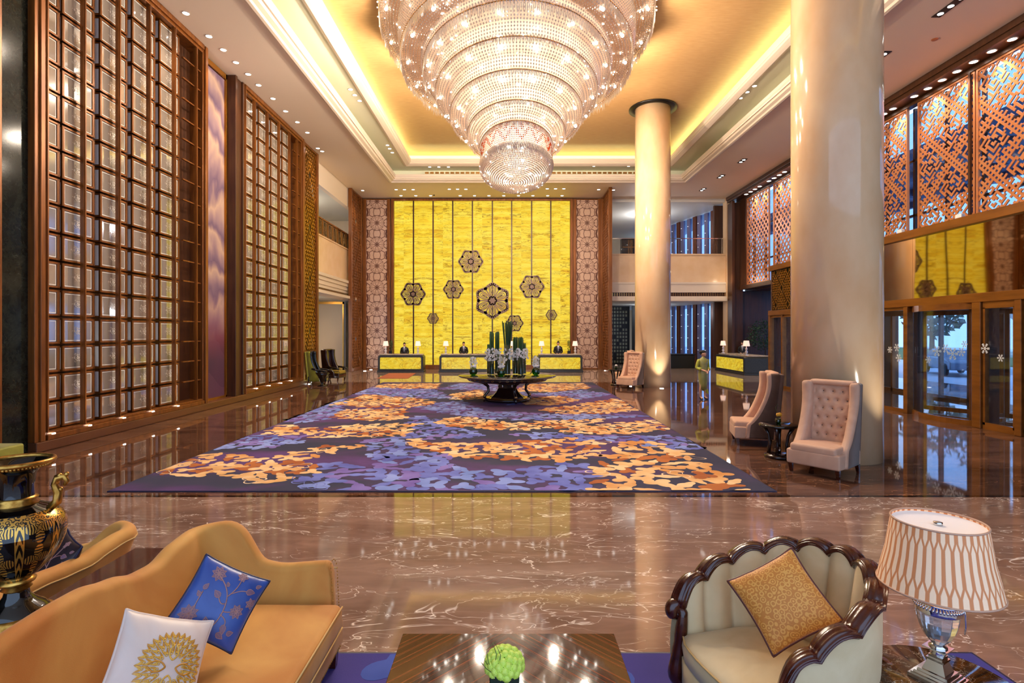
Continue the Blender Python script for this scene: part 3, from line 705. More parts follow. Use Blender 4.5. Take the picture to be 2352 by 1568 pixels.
# ------------------------------------------------------------ right rear balcony
RX0, RX1 = 6.08, 13.75
m = MB(); m.box(RX0, RX1, 34.5, 34.9, 5.5, 7.22); m.box(RX0, RX1, 34.45, 34.95, 7.22, 7.3)
tag(m.build('balcony_parapet', ['cream_stone']), 'cream stone balcony parapet at the right rear', 'balcony')
m = MB()
for z0, z1, y in ((5.38, 5.5, 34.40), (5.0, 5.38, 34.44), (4.85, 5.0, 34.40), (4.3, 4.46, 34.2), (4.46, 4.6, 34.3)): m.box(RX0, RX1, y, 34.9, z0, z1)
struct(m.build('trim_6', ['moulding']))
m = MB(); m.box(RX0, RX1, 34.5, 34.9, 4.6, 4.85)
for i in range(52): m.box(RX0 + .05 + i * .148, RX0 + .08 + i * .148, 34.47, 34.5, 4.62, 4.83, 1)
tag(m.build('air_grille', ['bronze_dark', 'brass']), 'dark linear air grille under the right rear balcony', 'air grille')
simple('ceiling_right_lower', ['white_ceiling'], (RX0 - .2, 15, 34.9, 48, 4.3, 4.5))
simple('ceiling_right_upper', ['white_ceiling'], (-9.5, 15, 34.58, 50, 10.6, 10.9))
simple('floor_upper', ['floor_far'], (RX0 - .2, 15, 34.9, 48, 6.3, 6.4))
simple('trim_11', ['bronze_dark'], (13.35, 14.3, 35.3, 35.5, 0, 4.3), (13.35, 14.3, 35.3, 35.5, 6.4, 10.55))
simple('wall_back_right', ['cream_wall'], (6.0, 11.3, 48, 48.2, 0, 11))
simple('wall_partition', ['cream_wall'], (5.95, 6.08, 34.9, 48, 0, 11))
# a steel and glass guard rail
t = thing('guard_rail', 'slim glass and steel guard rail on the right rear balcony', 'railing', (9.9, 34.7, 7.3))
m = MB(); m.box(-3.8, 3.8, -.02, .02, .98, 1.03); m.build('hand_rail', ['chrome'], t, local=True)
for i in range(5):
    m = MB(); m.box(-3.7 + i * 1.85 - .02, -3.7 + i * 1.85 + .02, -.02, .02, 0, .98); m.build('baluster', ['chrome'], t, local=True)
    if i < 4:
        m = MB(); m.box(-3.64 + i * 1.85, -1.91 + i * 1.85, -.006, .006, .05, .92); m.build('glass_panel', ['clear_glass'], t, local=True)
# curtain wall of vertical fins that runs back diagonally
def curtain(label, z0, z1, pts, dots=True):
    t = thing('glass_curtain_wall', label, 'curtain wall', (12, 40, z0)); o0 = Vector((12, 40, z0))
    h = z1 - z0; i = 0
    for a, b, c in pts:
        p0, p1 = PX(a, 764, b[0]), PX(c, 764, b[1]); p0.z = p1.z = 0
        d = (p1 - p0); n = max(1, round(d.length / .42))
        for k in range(n):
            q = p0 + d * ((k + .5) / n) - Vector((12, 40, 0)); kind = (0, 1, 0, 2, 3)[i % 5]; i += 1
            m = MB(); ang = atan2(d.y, d.x)
            if kind == 0: m.obox((q.x, q.y, h / 2), (d.length / n * .98, .03, h), ang); m.build('glass_pane', ['blue_glass'], t, local=True)
            elif kind in (1, 3):
                m.obox((q.x, q.y, h / 2), (d.length / n * .9, .14, h), ang)
                o = m.build('violet_fin', ['fin_violet'], t, local=True)
                dm = MB(); nn = Vector((sin(ang), -cos(ang), 0)); nn = nn if nn.y < 0 else -nn
                for r in range(int(h / .42)):
                    e = q + nn * .09; dm.obox((e.x + (.04 if r % 2 else -.03), e.y, .25 + r * .42), (.07, .03, .025), ang)
                dm.build('light_dots', ['fin_dot'], o, local=True)
            else: m.obox((q.x, q.y, h / 2), (d.length / n * .95, .3, h), ang); m.build('brown_fin', ['fin_brown'], t, local=True)
    return t
curtain('tall lower glass wall with blue panes and brown fins at the right rear', 0, 4.3, [(1460, (46.0, 42.5), 1530), (1530, (42.5, 36.6), 1645)])
curtain('upper glass wall with blue panes and brown fins above the right rear balcony', 6.4, 10.55, [(1460, (46.0, 42.5), 1530), (1530, (42.5, 36.6), 1645)])
m = MB(); m.box(8.0, 12.05, 35.2, 36.2, 0, .86); m.box(7.95, 12.1, 35.15, 36.25, .86, .93)
tag(m.build('low_counter', ['black_metal'], bev=.02), 'long low black counter in front of the lower glass wall', 'counter')
# brick-like glass screen at the left of that space
t = thing('glass_block_screen', 'dark screen of small lit glass blocks between the lattice screen and the far column', 'screen', (8.0, 40, 0))
m = MB(); m.box(-1.2, .9, 0, .1, 0, 4.25); m.build('frame', ['black_metal'], t, local=True)
m = MB()
for r in range(16):
    for c in range(9):
        if random.random() < .8: m.box(-1.1 + c * .21, -1.1 + c * .21 + .13, -.03, 0, .1 + r * .26, .1 + r * .26 + .17)
m.build('glass_blocks', [mat('block_glass', hx('8a8c78'), .2)], t, local=True)
m = MB(); m.box(8.95, 9.7, 39.4, 39.5, 0, 4.25); tag(m.build('dark_partition', ['black_void']), 'plain dark partition left of the far column under the balcony', 'partition')
t = thing('upper_cabinet', 'dark bronze door unit seen over the parapet left of the far column', 'cabinet', (8.15, 37, 6.4))
m = MB(); m.box(-.45, .6, 0, .5, 0, 2.3); m.build('body', ['black_metal'], t, local=True)
m = MB()
for x in (-.02, .1, .22): m.box(x, x + .03, -.02, 0, .1, 2.2)
m.box(-.4, .55, -.02, 0, 1.7, 1.74); m.build('brass_inlay', ['brass'], t, local=True)
lamp('POINT', 'rear_light', (10, 39, 3.8), 110, (.8, .88, 1.0), .25)
lamp('POINT', 'rear_light', (9.5, 38, 9.6), 200, (.95, .95, 1.0), .25)
# beige pier with crystal sconce, bronze end frame
simple('trim_7', ['cream_stone'], (13.75, 14.2, 34.3, 34.9, 0, HC))
m = MB(); m.box(13.8, 14.55, 33.75, 34.29, 0, 10.37); m.box(13.78, 13.95, 33.55, 33.75, 0, 10.44)
tag(m.build('corner_pilaster', ['bronze_dark'], bev=.01), 'dark brown corner pilaster beside the crystal wall sconce', 'pilaster')
t = thing('wall_sconce', 'tall crystal wall sconce on the beige pier at the right rear', 'wall lamp', (13.93, 34.2, 0))
for z0, z1 in ((4.9, 6.95), (3.6, 4.85), (3.1, 3.5)):
    m = MB(); n = int((z1 - z0) / .2)
    for i in range(n):
        m.rbox((0, -.06, z0 + .1 + i * .2), (.2, .14, .17), .03)
    m.build('crystal_block', [mat('sconce_glow', (1, .95, .9), .2, emit=(1, .86, .74), es=2.2) if 'sconce_glow' not in MATS else 'sconce_glow'], t, local=True)
    m = MB(); m.box(-.12, .12, -.15, .05, z1, z1 + .03); m.box(-.12, .12, -.15, .05, z0 - .03, z0); m.build('bracket', ['brass'], t, local=True)
lamp('POINT', 'sconce_lamp', (13.5, 33.4, 5.6), 14, WARM, .1)

# ------------------------------------------------------------ right wall: soffit and fretwork
m = MB(); m.box(13.83, 14.6, -4, 34.3, 10.52, 10.62); m.box(13.76, 13.86, -4, 34.3, 10.46, HC); m.box(13.70, 13.78, -4, 34.3, 10.6, HC); m.box(14.35, 14.6, -4, 34.3, 10.38, 10.52)
struct(m.build('trim_8', ['bronze_dark'], bev=.01))
def motif():
    N = 18; g = []
    for v in range(N):
        r = ''
        for u in range(N):
            h = (u % 2 == 1 and v % 2 == 1)
            a, b = abs(u - 8.5), abs(v - 8.5); k = max(a, b)
            if u == 0 or v == 0: h = False
            kk = int(k)
            if kk in (1, 3, 5) and (u + 2 * v) % 5 != 0: h = True
            if kk == 6 and (u + v) % 4 in (0, 1) : h = True
            if kk in (2, 4) : h = (u * 3 + v) % 7 == 0
            if (u in (2, 3) and v in (13, 14, 15)) or (u in (13, 14, 15) and v in (2, 3)): h = True
            r += '#' if h else '.'
        g.append(r)
    return g
MOTIF = motif()
MOTIF_F = [''.join('.' if (u % 3 == 0 or v % 3 == 0 or (u % 12 in (5, 6) and v % 12 in (4, 5, 7))) else '#' for u in range(12)) for v in range(12)]
OLD_MOTIF = ["................", ".##.#.##.##.#.#.", ".#..#.#...#.#.#.", ".....##.#.##....", ".##.#...#...#.##", "..#.#.#####.#...", "..#...#...#...#.", ".##.#.#.#.#.#.#.",
         "....#.#.#...#...", ".#.##.#.#####.#.", ".#......#.....#.", "...##.#...##.#..", ".#..#.##.##..#..", ".##...#...#.##..", "....#.#.#.#....#", ".#.##.#.#..#.#.."]
def fret(w, h, cs, motif, off=0):
    """open fretwork plate in local y (0..w), z (0..h); 45 degree grid"""
    m = MB(); N = len(motif); th = .03; s2 = cs / sqrt(2); R = int((w + h) / cs * .75) + 4
    def solid(u, v):
        return motif[(v + off) % N][(u + off) % N] == '.'
    def inside(u, v):
        y = (u - v) * s2; z = (u + v + 1) * s2
        return s2 * .6 < y < w - s2 * .6 and s2 * .6 < z < h - s2 * .6
    for u in range(-R, R * 2):
        for v in range(-R, R * 2):
            if inside(u, v) and solid(u, v):
                c = [((a - b) * s2, (a + b) * s2) for a, b in ((u, v), (u + 1, v), (u + 1, v + 1), (u, v + 1))]
                n0 = 0; vs = [(0, y, z) for y, z in c] + [(th, y, z) for y, z in c]; fs = [(0, 3, 2, 1)]
                for k, (du, dv) in enumerate(((0, -1), (1, 0), (0, 1), (-1, 0))):
                    if not (inside(u + du, v + dv) and solid(u + du, v + dv)): k2 = (k + 1) % 4; fs.append((k, k2, 4 + k2, 4 + k))
                m.add(vs, fs)
    return m
FX = 14.42
bays = [(11.9, 14.3, 'nearest big copper fretwork panel at the right edge above the glass entrance'), (14.35, 16.75, 'second big copper fretwork panel above the glass entrance'), (16.8, 19.15, 'copper fretwork panel above the entrance, just right of the near column'), (19.65, 22.0, 'copper fretwork panel behind the near column'),
        (24.2, 27.0, 'farther copper fretwork panel just left of the near column'), (27.3, 29.6, 'copper fretwork panel above the valet desk'), (30.1, 32.9, 'last copper fretwork panel beside the dark corner pilaster')]
for i, (a, b, lb) in enumerate(bays):
    t = thing('fretwork_panel', lb, 'screen', (FX, a, 5.2), group='copper fretwork panels along the right wall')
    (fret(b - a, 5.2, .072, MOTIF, 0) if a < 24 else fret(b - a, 5.2, .09, MOTIF_F, i)).build('fretwork', ['copper_panel'], t, local=True)
    w = b - a; m = MB(); m.box(-.03, .06, 0, .06, 0, 5.2); m.box(-.03, .06, w - .06, w, 0, 5.2); m.box(-.03, .06, .06, w - .06, 0, .06); m.box(-.03, .06, .06, w - .06, 5.12, 5.2)
    m.build('frame', ['copper_panel'], t, local=True)
# mullions and glazing behind the fretwork
for k, (a, b) in enumerate(((4, 10.5), (10.5, 16.95), (16.95, 24.0), (24.0, 33.6))):
    m = MB(); m.box(14.9, 14.93, a + .03, b - .03, 5.2, 10.4)
    o = m.build('window_%d' % (k + 1), ['blue_glass']); struct(o)
m = MB()
for y in [4 + 1.45 * i for i in range(21)]: m.box(14.86, 14.98, y - .04, y + .04, 5.0, 10.5)
for z in (6.6, 8.6): m.box(14.86, 14.98, 4, 33.6, z - .04, z + .04)
struct(m.build('trim_9', ['bronze_dark']))
simple('wall_right_low', ['bronze_dark'], (14.3, 14.9, 23.9, 24.3, 0, 10.5), (14.3, 14.95, 4, 33.6, 4.95, 5.18), (14.35, 14.6, 16.93, 17.0, 5.2, 10.4), (14.35, 14.6, 32.9, 33.7, 5.2, 10.4))
simple('wall_right_near', ['bronze_dark'], (13.95, 14.6, -4, 10.5, 0, 10.6))
# recess behind the valet desk
simple('ceiling_recess', ['bronze_dark'], (14.9, 17.3, 24, 34.3, 4.9, 5.15))
simple('wall_recess', ['bronze_dark'], (14.57, 17.2, 34.0, 34.3, 0, 4.9), (16.9, 17.2, 24, 27.5, 0, 5.0))
m = MB(); m.box(16.9, 16.95, 27.5, 34.0, .1, 4.9); struct(m.build('window_6', ['blue_glass']))
m = MB()
for y in (27.5, 29.6, 31.7, 33.9): m.box(16.86, 17.0, y - .06, y + .06, 0, 4.95)
struct(m.build('trim_10', ['bronze_dark']))
# ------------------------------------------------------------ glass entrance
VXF = 11.4
t = thing('entrance_vestibule', 'bronze framed glass entrance vestibule with a mirror fascia along the right side', 'vestibule', (VXF, 17.0, 0)); oy = 17.0
def vb(name, mats, *bx, bev=0, par=None):
    m = MB()
    for b in bx: m.box(b[0] - VXF, b[1] - VXF, b[2] - oy, b[3] - oy, b[4], b[5])
    return m.build(name, mats, par or t, local=True, bev=bev)
vb('top_beam', ['gold_bronze_wood' if 'gold_bronze_wood' in MATS else mat('gold_bronze_wood', (.5, .25, .06), .25, .45, fn=f_noise(hx('744519'), hx('935b22'), 2, (3, .4, 3)))], (11.34, 11.5, 9.0, 23.75, 4.97, 5.2), bev=.01)
vb('lintel', ['gold_bronze_wood'], (11.32, 11.5, 9.0, 23.75, 3.04, 3.26), bev=.01)
vb('roof', ['bronze_dark'], (11.5, 14.3, 9.0, 23.75, 5.05, 5.15)); vb('inner_ceiling', ['bronze_dark'], (11.5, 15.3, 9.0, 23.75, 3.15, 3.2))
vb('side_wall', ['bronze_dark'], (11.45, 14.3, 23.65, 23.75, 3.2, 5.0))
for a, b in ((9.0, 12.2), (12.205, 15.4), (15.405, 18.6), (18.605, 21.99)): vb('mirror_fascia', ['dark_mirror'], (11.44, 11.47, a, b, 3.26, 4.97))
f = vb('lattice_fascia', ['black_metal'], (11.50, 11.53, 22.0, 23.7, 3.26, 4.97))
lm = lattice_bars(0, 22.05, 23.65, 3.3, 4.93, .2, .035, .02, 1.4); lm.v = [(p[0] + .07, p[1] - oy, p[2]) for p in lm.v]; lm.build('fascia_lattice', ['gold_bronze'], f, local=True)
for y, w in ((23.68, .14), (22.6, .1), (20.2, .12), (18.0, .12), (15.55, .16), (13.2, .24), (12.12, .16), (11.6, .1), (9.6, .14)):
    vb('post', ['gold_bronze_wood'], (11.33, 11.52, y - w / 2, y + w / 2, 0, 3.04), bev=.01)
    vb('post_liner', ['bronze_dark'], (11.52, 11.8, y - w / 2, y + w / 2, 0, 3.04))
for a, b in ((22.68, 23.6), (20.3, 22.55), (18.1, 20.1), (15.7, 17.9)):
    vb('glass_leaf', ['door_glass'], (11.42, 11.44, a, b, .1, 3.04)); vb('leaf_rail', ['gold_bronze_wood'], (11.39, 11.47, a, b, 0, .1), (11.39, 11.47, a, b, 2.95, 3.04))
for a, b in ((12.22, 13.06), (9.7, 11.5), (11.7, 12.02)):
    vb('glass_leaf', ['door_glass'], (11.42, 11.44, a, b, .16, 2.9)); vb('leaf_rail', ['gold_bronze_wood'], (11.38, 11.48, a, b, 0, .16), (11.38, 11.48, a, b, 2.88, 3.04), (11.38, 11.48, a, a + .06, .1, 2.9), (11.38, 11.48, b - .06, b, .1, 2.9))
# outer facade line of the vestibule
vb('outer_frame', ['bronze'], *[(15.2, 15.32, y - .05, y + .05, 0, 3.1) for y in (9.6, 10.9, 12.1, 13.2, 15.6, 16.8, 18.0, 19.2, 20.4, 21.6, 22.8, 23.7)], (15.2, 15.32, 9.0, 23.75, 2.95, 3.2), (15.2, 15.32, 9.0, 13.1, 0, .12), (15.2, 15.32, 15.7, 23.75, 0, .12))
vb('outer_glass', ['door_glass'], (15.25, 15.27, 9.0, 13.1, .12, 2.95), (15.25, 15.27, 15.7, 23.75, .12, 2.95))
# revolving door drum
t2 = thing('revolving_door', 'large revolving glass door in the bronze entrance vestibule', 'revolving door', (13.1, 14.38, 0)); R = 1.95
def arc(a0, a1, r, z0, z1, th=.03, n=14):
    m = MB(); pts = [(r * cos(a0 + (a1 - a0) * i / n), r * sin(a0 + (a1 - a0) * i / n)) for i in range(n + 1)] + [((r - th) * cos(a1 - (a1 - a0) * i / n), (r - th) * sin(a1 - (a1 - a0) * i / n)) for i in range(n + 1)]
    return m.prism(pts, z0, z1)
half = math.asin(1.02 / R)
arc(pi - half, pi + half, R, .14, 2.9).build('curved_glass', ['door_glass'], t2, local=True)
m = arc(pi - half, pi + half, R + .02, 0, .14, .08); mm = arc(pi - half, pi + half, R + .02, 2.88, 3.04, .08); m.add(mm.v, mm.f); m.build('curved_rail', ['gold_bronze_wood'], t2, local=True)
for s_ in (1, -1): arc(s_ * pi / 2 - .5, s_ * pi / 2 + .5, R, .1, 2.9).build('drum_wall', ['door_glass'], t2, local=True)
m = MB(); m.lathe([(R, 2.92), (R, 3.04), (.01, 3.04), (.01, 2.92), (R, 2.92)], 40, cap=False); m.build('canopy', ['bronze_dark'], t2, local=True)
for k in range(4):
    a = radians(28 + 90 * k); Rm = Matrix.Rotation(a, 3, 'Z'); 
    m = MB(); m.obox(Rm @ Vector((.95, 0, 1.5)), (1.7, .015, 2.7), R=Rm); w = m.build('wing', ['door_glass'], t2, local=True)
    m = MB()
    for x in (.08, 1.82): m.obox(Rm @ Vector((x, 0, 1.5)), (.07, .05, 2.84), R=Rm)
    for z in (.12, 2.86): m.obox(Rm @ Vector((.95, 0, z)), (1.8, .05, .12), R=Rm)
    m.build('wing_frame', ['bronze'], w, local=True)
# snowflake decals on the entrance glass
def decal(name, p, r, lb):
    m = MB()
    for k in range(6):
        a = k * pi / 3; d = Vector((0, cos(a), sin(a)))
        m.bar((0, 0, 0), d * r, r * .12, .004, up=(1, 0, 0))
        for q in (.45, .7):
            for s_ in (-1, 1):
                b = a + s_ * pi / 4; m.bar(d * r * q, d * r * q + Vector((0, cos(b), sin(b))) * r * .3, r * .09, .004, up=(1, 0, 0))
    return tag(m.build('snowflake_sticker', ['etched_border'], loc=p, local=True), lb, 'sticker', 'white snowflake stickers on the entrance glass')
dp = [(2132, 826, .10), (2152, 806, .15), (2172, 800, .12), (2188, 812, .17), (2208, 808, .12), (2215, 790, .09), (2044, 803, .10), (2060, 798, .12), (2064, 822, .12), (2262, 800, .13), (2298, 822, .09)]
for i, (px, py, r) in enumerate(dp):
    Y = 11.36 * FPX / (px - VX); p = PX(px, py, Y)
    where = 'revolving door glass' if 2090 < px < 2230 else ('glass beside the near column' if px < 2090 else 'side door glass')
    k = i if i < 6 else (i - 6 if i < 9 else i - 9)
    decal('s', tuple(p), r, 'white snowflake sticker on the %s, %s from the left' % (where, ORD[k]))
# little white sensors on the entrance roof
for px, py, lb in ((2205, 490, 'small white box on the entrance roof at the right'), (2069, 521, 'small white box on the entrance roof beside the near column')):
    Y = 11.75 * FPX / (px - VX); p = PX(px, py, Y)
    m = MB(); m.rbox((0, 0, .09), (.1, .2, .18), .01); m.box(-.05, .05, -.04, -.02, .18, .2); m.box(-.05, .05, .02, .04, .18, .2)
    tag(m.build('sensor_box', ['white_plastic'], loc=(p.x, p.y, 5.2), local=True), lb, 'box', 'white boxes on the entrance roof')
# ------------------------------------------------------------ outside
simple('ground', ['road'], (20, 70, -5, 90, -.3, -.01))
m = MB(); m.box(34, 60, 5, 90, -.01, .06); tag(m.build('lawn', ['grass']), 'green lawn beyond the driveway outside the entrance', 'lawn')
m = MB(); m.box(15.6, 21.5, 5, 38, 9.2, 9.4)
for i in range(11): m.box(15.6, 21.5, 6 + i * 2.9, 6.35 + i * 2.9, 8.8, 9.2)
for x in (17.5, 19.5, 21.3): m.box(x, x + .2, 5, 38, 8.9, 9.2)
for y in (8, 20, 36): m.box(21, 21.5, y, y + .5, 0, 9.2)
tag(m.build('entrance_canopy', [mat('canopy_steel', hx('8f9db4'), .5)]), 'grey steel driveway canopy outside the entrance', 'canopy')
for i, (x, y, h, lb) in enumerate(((30, 28, 7, 'nearest leafy tree outside the entrance'), (36, 40, 9, 'tall leafy tree far beyond the driveway'), (28, 36, 6, 'leafy tree outside, left of the parked car'), (40, 30, 8, 'leafy tree outside at the right of the entrance view'))):
    t = thing('street_tree', lb, 'tree', (x, y, .062 if x >= 34 else 0)); m = MB(); m.tube([(0, 0, 0), (.05, .05, h * .3), (0, .1, h * .55)], [.18, .14, .08], 8); m.build('trunk', ['bark'], t, local=True)
    m = MB(); rnd = random.Random(i)
    for k in range(420):
        a = rnd.uniform(0, 2 * pi); b = rnd.uniform(-1, 1); rr = rnd.uniform(.4, 1) ** .5 * h * .3
        c = Vector((rr * cos(a) * sqrt(1 - b * b), rr * sin(a) * sqrt(1 - b * b), h * .65 + rr * b * 1.1)); d = Vector((rnd.uniform(-1, 1), rnd.uniform(-1, 1), rnd.uniform(-1, 1))).normalized() * .25; e2 = d.orthogonal() * .8
        m.add([c - d, c + e2, c + d, c - e2], [(0, 1, 2, 3)])
    m.build('crown', ['foliage'], t, local=True)
t = thing('parked_car', 'blue grey car parked outside beyond the revolving door', 'car', (24.5, 30.0, 0), 1.2)
prof = [(-2.2, .35), (-2.2, .75), (-1.9, .9), (-1.3, .95), (-.7, 1.38), (.7, 1.42), (1.35, .98), (2.1, .85), (2.25, .6), (2.2, .35)]
m = MB(); m.prism(prof, -.85, .85, T=lambda x, y, z: (x, z * (1 if y < 1 else .86), y)); m.build('body', ['car_paint'], t, bev=.05, local=True)
m = MB(); m.prism([(-1.15, .98), (-.66, 1.32), (.62, 1.34), (1.15, 1.0)], -.87, .87, T=lambda x, y, z: (x, z, y)); m.build('side_windows', ['car_window'], t, local=True)
for x in (-1.4, 1.4):
    for y in (-.82, .82):
        m = MB(); m.lathe([(.0, -.1), (.32, -.1), (.34, 0), (.32, .1), (0, .1)], 20); m.v = [(x + p[0], y + p[2], .34 + p[1]) for p in m.v]; w = m.build('wheel', ['tyre'], t, local=True)
        m = MB(); m.lathe([(.0, -.12), (.2, -.12), (.2, .12), (0, .12)], 14); m.v = [(x + p[0], y + p[2], .34 + p[1]) for p in m.v]; m.build('hub_cap', ['chrome'], w, local=True)

# ------------------------------------------------------------ columns
def column(x, y, lb):
    t = thing('column', lb, 'column', (x, y, 0)); R = .75
    m = MB(); m.lathe([(R, 0), (R, Z3 - .02)], 96); m.build('shaft', ['column_marble'], t, local=True)
    m = MB(); m.lathe([(R + .01, Z3 - .06), (R + .26, Z3 - .06), (R + .26, Z3 - .005), (R + .01, Z3 - .005), (R + .01, Z3 - .06)], 96, cap=False); m.build('ceiling_ring', ['black_metal'], t, local=True)
column(6.13, 10.2, 'nearer round polished cream marble column on the right'); column(6.24, 23.55, 'farther round polished cream marble column beside the carpet')

# ------------------------------------------------------------ ceiling spots
def downlight(p, r, lb, grp, em='lens_emit'):
    t = thing('downlight', lb, 'ceiling light', p, group=grp)
    m = MB(); m.lathe([(r * 1.25, 0), (r * 1.25, -.012), (r, -.015), (r * .95, .0)], 16, cap=False); m.build('trim_ring', ['moulding'], t, local=True)
    m = MB(); m.lathe([(0, -.008), (r * .95, -.008)], 16, cap=False); m.build('lens', [em], t, local=True)
    return t
def spotrow(pts, z, r, txt, grp, power=0, col=WARM, yfix=None):
    for i, (px, py) in enumerate(pts):
        Y = yfix or (z - CAMZ) * FPX / (VY - py); p = Vector(((px - VX) / FPX * Y, Y, z - .002))
        downlight(tuple(p), r, txt % ORD[i], grp)
        if power and i % 2 == 0: lamp('SPOT', 'downlight_beam', (p.x, p.y, z - .08), power, col, .06, (0, 0, 0), spot=1.5, blend=1.0)
spotrow([(427, 30), (480, 83), (513, 114), (542, 143), (570, 170), (594, 195), (627, 226), (656, 255), (683, 280), (706, 304), (730, 340), (740, 347)], HC, .085, 'small round downlight along the left screens, %s from the camera end', 'downlights along the left screens', 260)
spotrow([(921, 449), (955, 449), (989, 449), (1057, 449), (1090, 449), (1123, 449), (1157, 449), (1191, 449), (1224, 449), (1258, 449), (1291, 449)], HC, .09, 'small round downlight right above the onyx wall, %s from the left', 'downlights right above the onyx wall', 120)
spotrow([(833, 437), (910, 435), (929, 435), (949, 435), (1032, 434), (1051, 434), (1070, 434), (1257, 433), (1276, 433), (1295, 433), (1375, 435), (1409, 436)], HC, .09, 'small round downlight in the second row before the onyx wall, %s from the left', 'second row of downlights before the onyx wall', 200)
spotrow([(890, 333), (895, 341), (901, 350), (805, 205), (815, 218), (826, 231)], Z2, .08, 'small round spot on the left ledge of the ceiling tray, %s of the six', 'spots on the left ledge of the ceiling tray', 0)
spotrow([(987, 383), (1008, 383), (1030, 383), (1364, 381), (1444, 381)], Z2, .08, 'small round spot on the far ledge of the ceiling tray, %s from the left', 'spots on the far ledge of the ceiling tray', 0)
spotrow([(1733, 197), (1716, 211), (1701, 225)], Z2, .08, 'small round spot on the right ledge of the ceiling tray, %s from the camera end', 'spots on the right ledge of the ceiling tray', 0)
def sof(pys, base, grp, pw):
    for i, px in enumerate(pys):
        Y = 14.1 * FPX / (px - VX); downlight((14.1, Y, 10.515), .11, base % ORD[i], grp)
        if pw and i % 2 == 0: lamp('SPOT', 'soffit_beam', (14.05, Y, 10.44), pw, (1, .85, .68), .06, (0, radians(-12), 0), spot=1.7, blend=1)
sof([2372, 2325, 2278, 2236, 2198, 2164, 2131, 2100, 2051, 2030], 'round downlight in the brown soffit above the near fretwork, %s from the right edge', 'downlights in the soffit right of the near column', 300)
sof([1802, 1790, 1778, 1766, 1745, 1734, 1724, 1714], 'round downlight in the brown soffit left of the near column, %s from the column', 'downlights in the soffit left of the near column', 220)
for px, py, n, rz, lb in ((2184, 13, 3, .6, 'long black recessed ceiling light at the top right'), (2022, 130, 2, .6, 'black recessed ceiling light partly behind the near column top'), (1705, 369, 2, .6, 'black recessed ceiling light left of the near column'), (1656, 405, 2, .6, 'middle black recessed ceiling light towards the right rear'), (1614, 435, 2, .6, 'farthest black recessed ceiling light near the right rear balcony')):
    Y = 8.5 * FPX / (VY - py); p = ((px - VX) / FPX * Y, Y, HC - .004); t = thing('recessed_spotlight', lb, 'ceiling light', p)
    L = .17 * n; m = MB(); m.box(-.12, .12, -L, L, -.012, 0); m.build('housing', ['black_void'], t, local=True)
    for k in range(n):
        m = MB(); m.lathe([(0, -.016), (.07, -.016), (.07, -.012)], 14, c=(0, -L + .17 + k * .34, 0), cap=False); m.build('lens', ['lens_emit'], t, local=True)
    lamp('SPOT', 'recessed_beam', (p[0], p[1], HC - .1), 420, (1, .87, .72), .08, (0, 0, 0), spot=1.6, blend=1)
m = MB(); m.lathe([(.09, 0), (.08, -.02), (0, -.025)], 16, c=tuple(PX(2147, 90, 8.5 * FPX / 674)), cap=False); tag(m.build('smoke_detector', ['copper_panel']), 'tiny round sprinkler cap on the pink ceiling at the right', 'detector')
m = MB(); m.lathe([(0, 0), (.06, 0), (.06, -.03), (0, -.03)], 14, c=(-4.6, 33.6, HC)); tag(m.build('smoke_detector', ['black_metal']), 'dark ceiling sensor among the lights above the onyx wall', 'detector')
# ------------------------------------------------------------ chandelier
CX, CY = .24, 17.06
RIMS = [(1.09, 2.35, 7.45), (1.12, 2.4, 8.0), (1.49, 2.8, 8.39), (2.02, 3.3, 8.95), (2.46, 3.75, 9.54), (2.84, 4.15, 10.18), (3.5, 4.7, 10.5), (4.1, 5.4, 11.55)]
ch = thing('chandelier', 'huge oval tiered crystal chandelier hanging over the carpet', 'chandelier', (CX, CY, 0))
def ep(a, b, z, t): return Vector((a * cos(t), b * sin(t), z))
def tier_profile(k):
    a, b, z = RIMS[k]
    if k == len(RIMS) - 1: return [(a, b, z), (a + .02, b + .02, Z3 - .02)]
    a2, b2, z2 = RIMS[k + 1]; out = []; h = z2 - z
    if k >= 5: up_ = min(h * .8, .9)
    else: up_ = h * .55
    for i in range(4): out.append((a + .06 * sin(i / 3 * pi / 2), b + .06 * sin(i / 3 * pi / 2), z + up_ * i / 3))
    a1, b1, z1 = out[-1]
    for i in range(1, 7):
        u = i / 6; bul = sin(u * pi / 2)
        out.append((a1 + (a2 - .03 - a1) * u, b1 + (b2 - .03 - b1) * u, z1 + (z2 + .06 - z1) * (u ** .7) - (.10 * sin(u * pi))))
    return out
def octa(m, p, r, h, mi=0):
    x, y, z = p; n = len(m.v)
    m.v += [(x + r, y, z), (x, y + r, z), (x - r, y, z), (x, y - r, z), (x, y, z + h), (x, y, z - h)]
    m.f += [(n + i, n + (i + 1) % 4, n + 4) for i in range(4)] + [(n + (i + 1) % 4, n + i, n + 5) for i in range(4)]
    m.mi += [mi] * 8; m.sm += [False] * 8
rnd = random.Random(3)
def perim(a, b): return pi * (3 * (a + b) - sqrt((3 * a + b) * (a + 3 * b)))
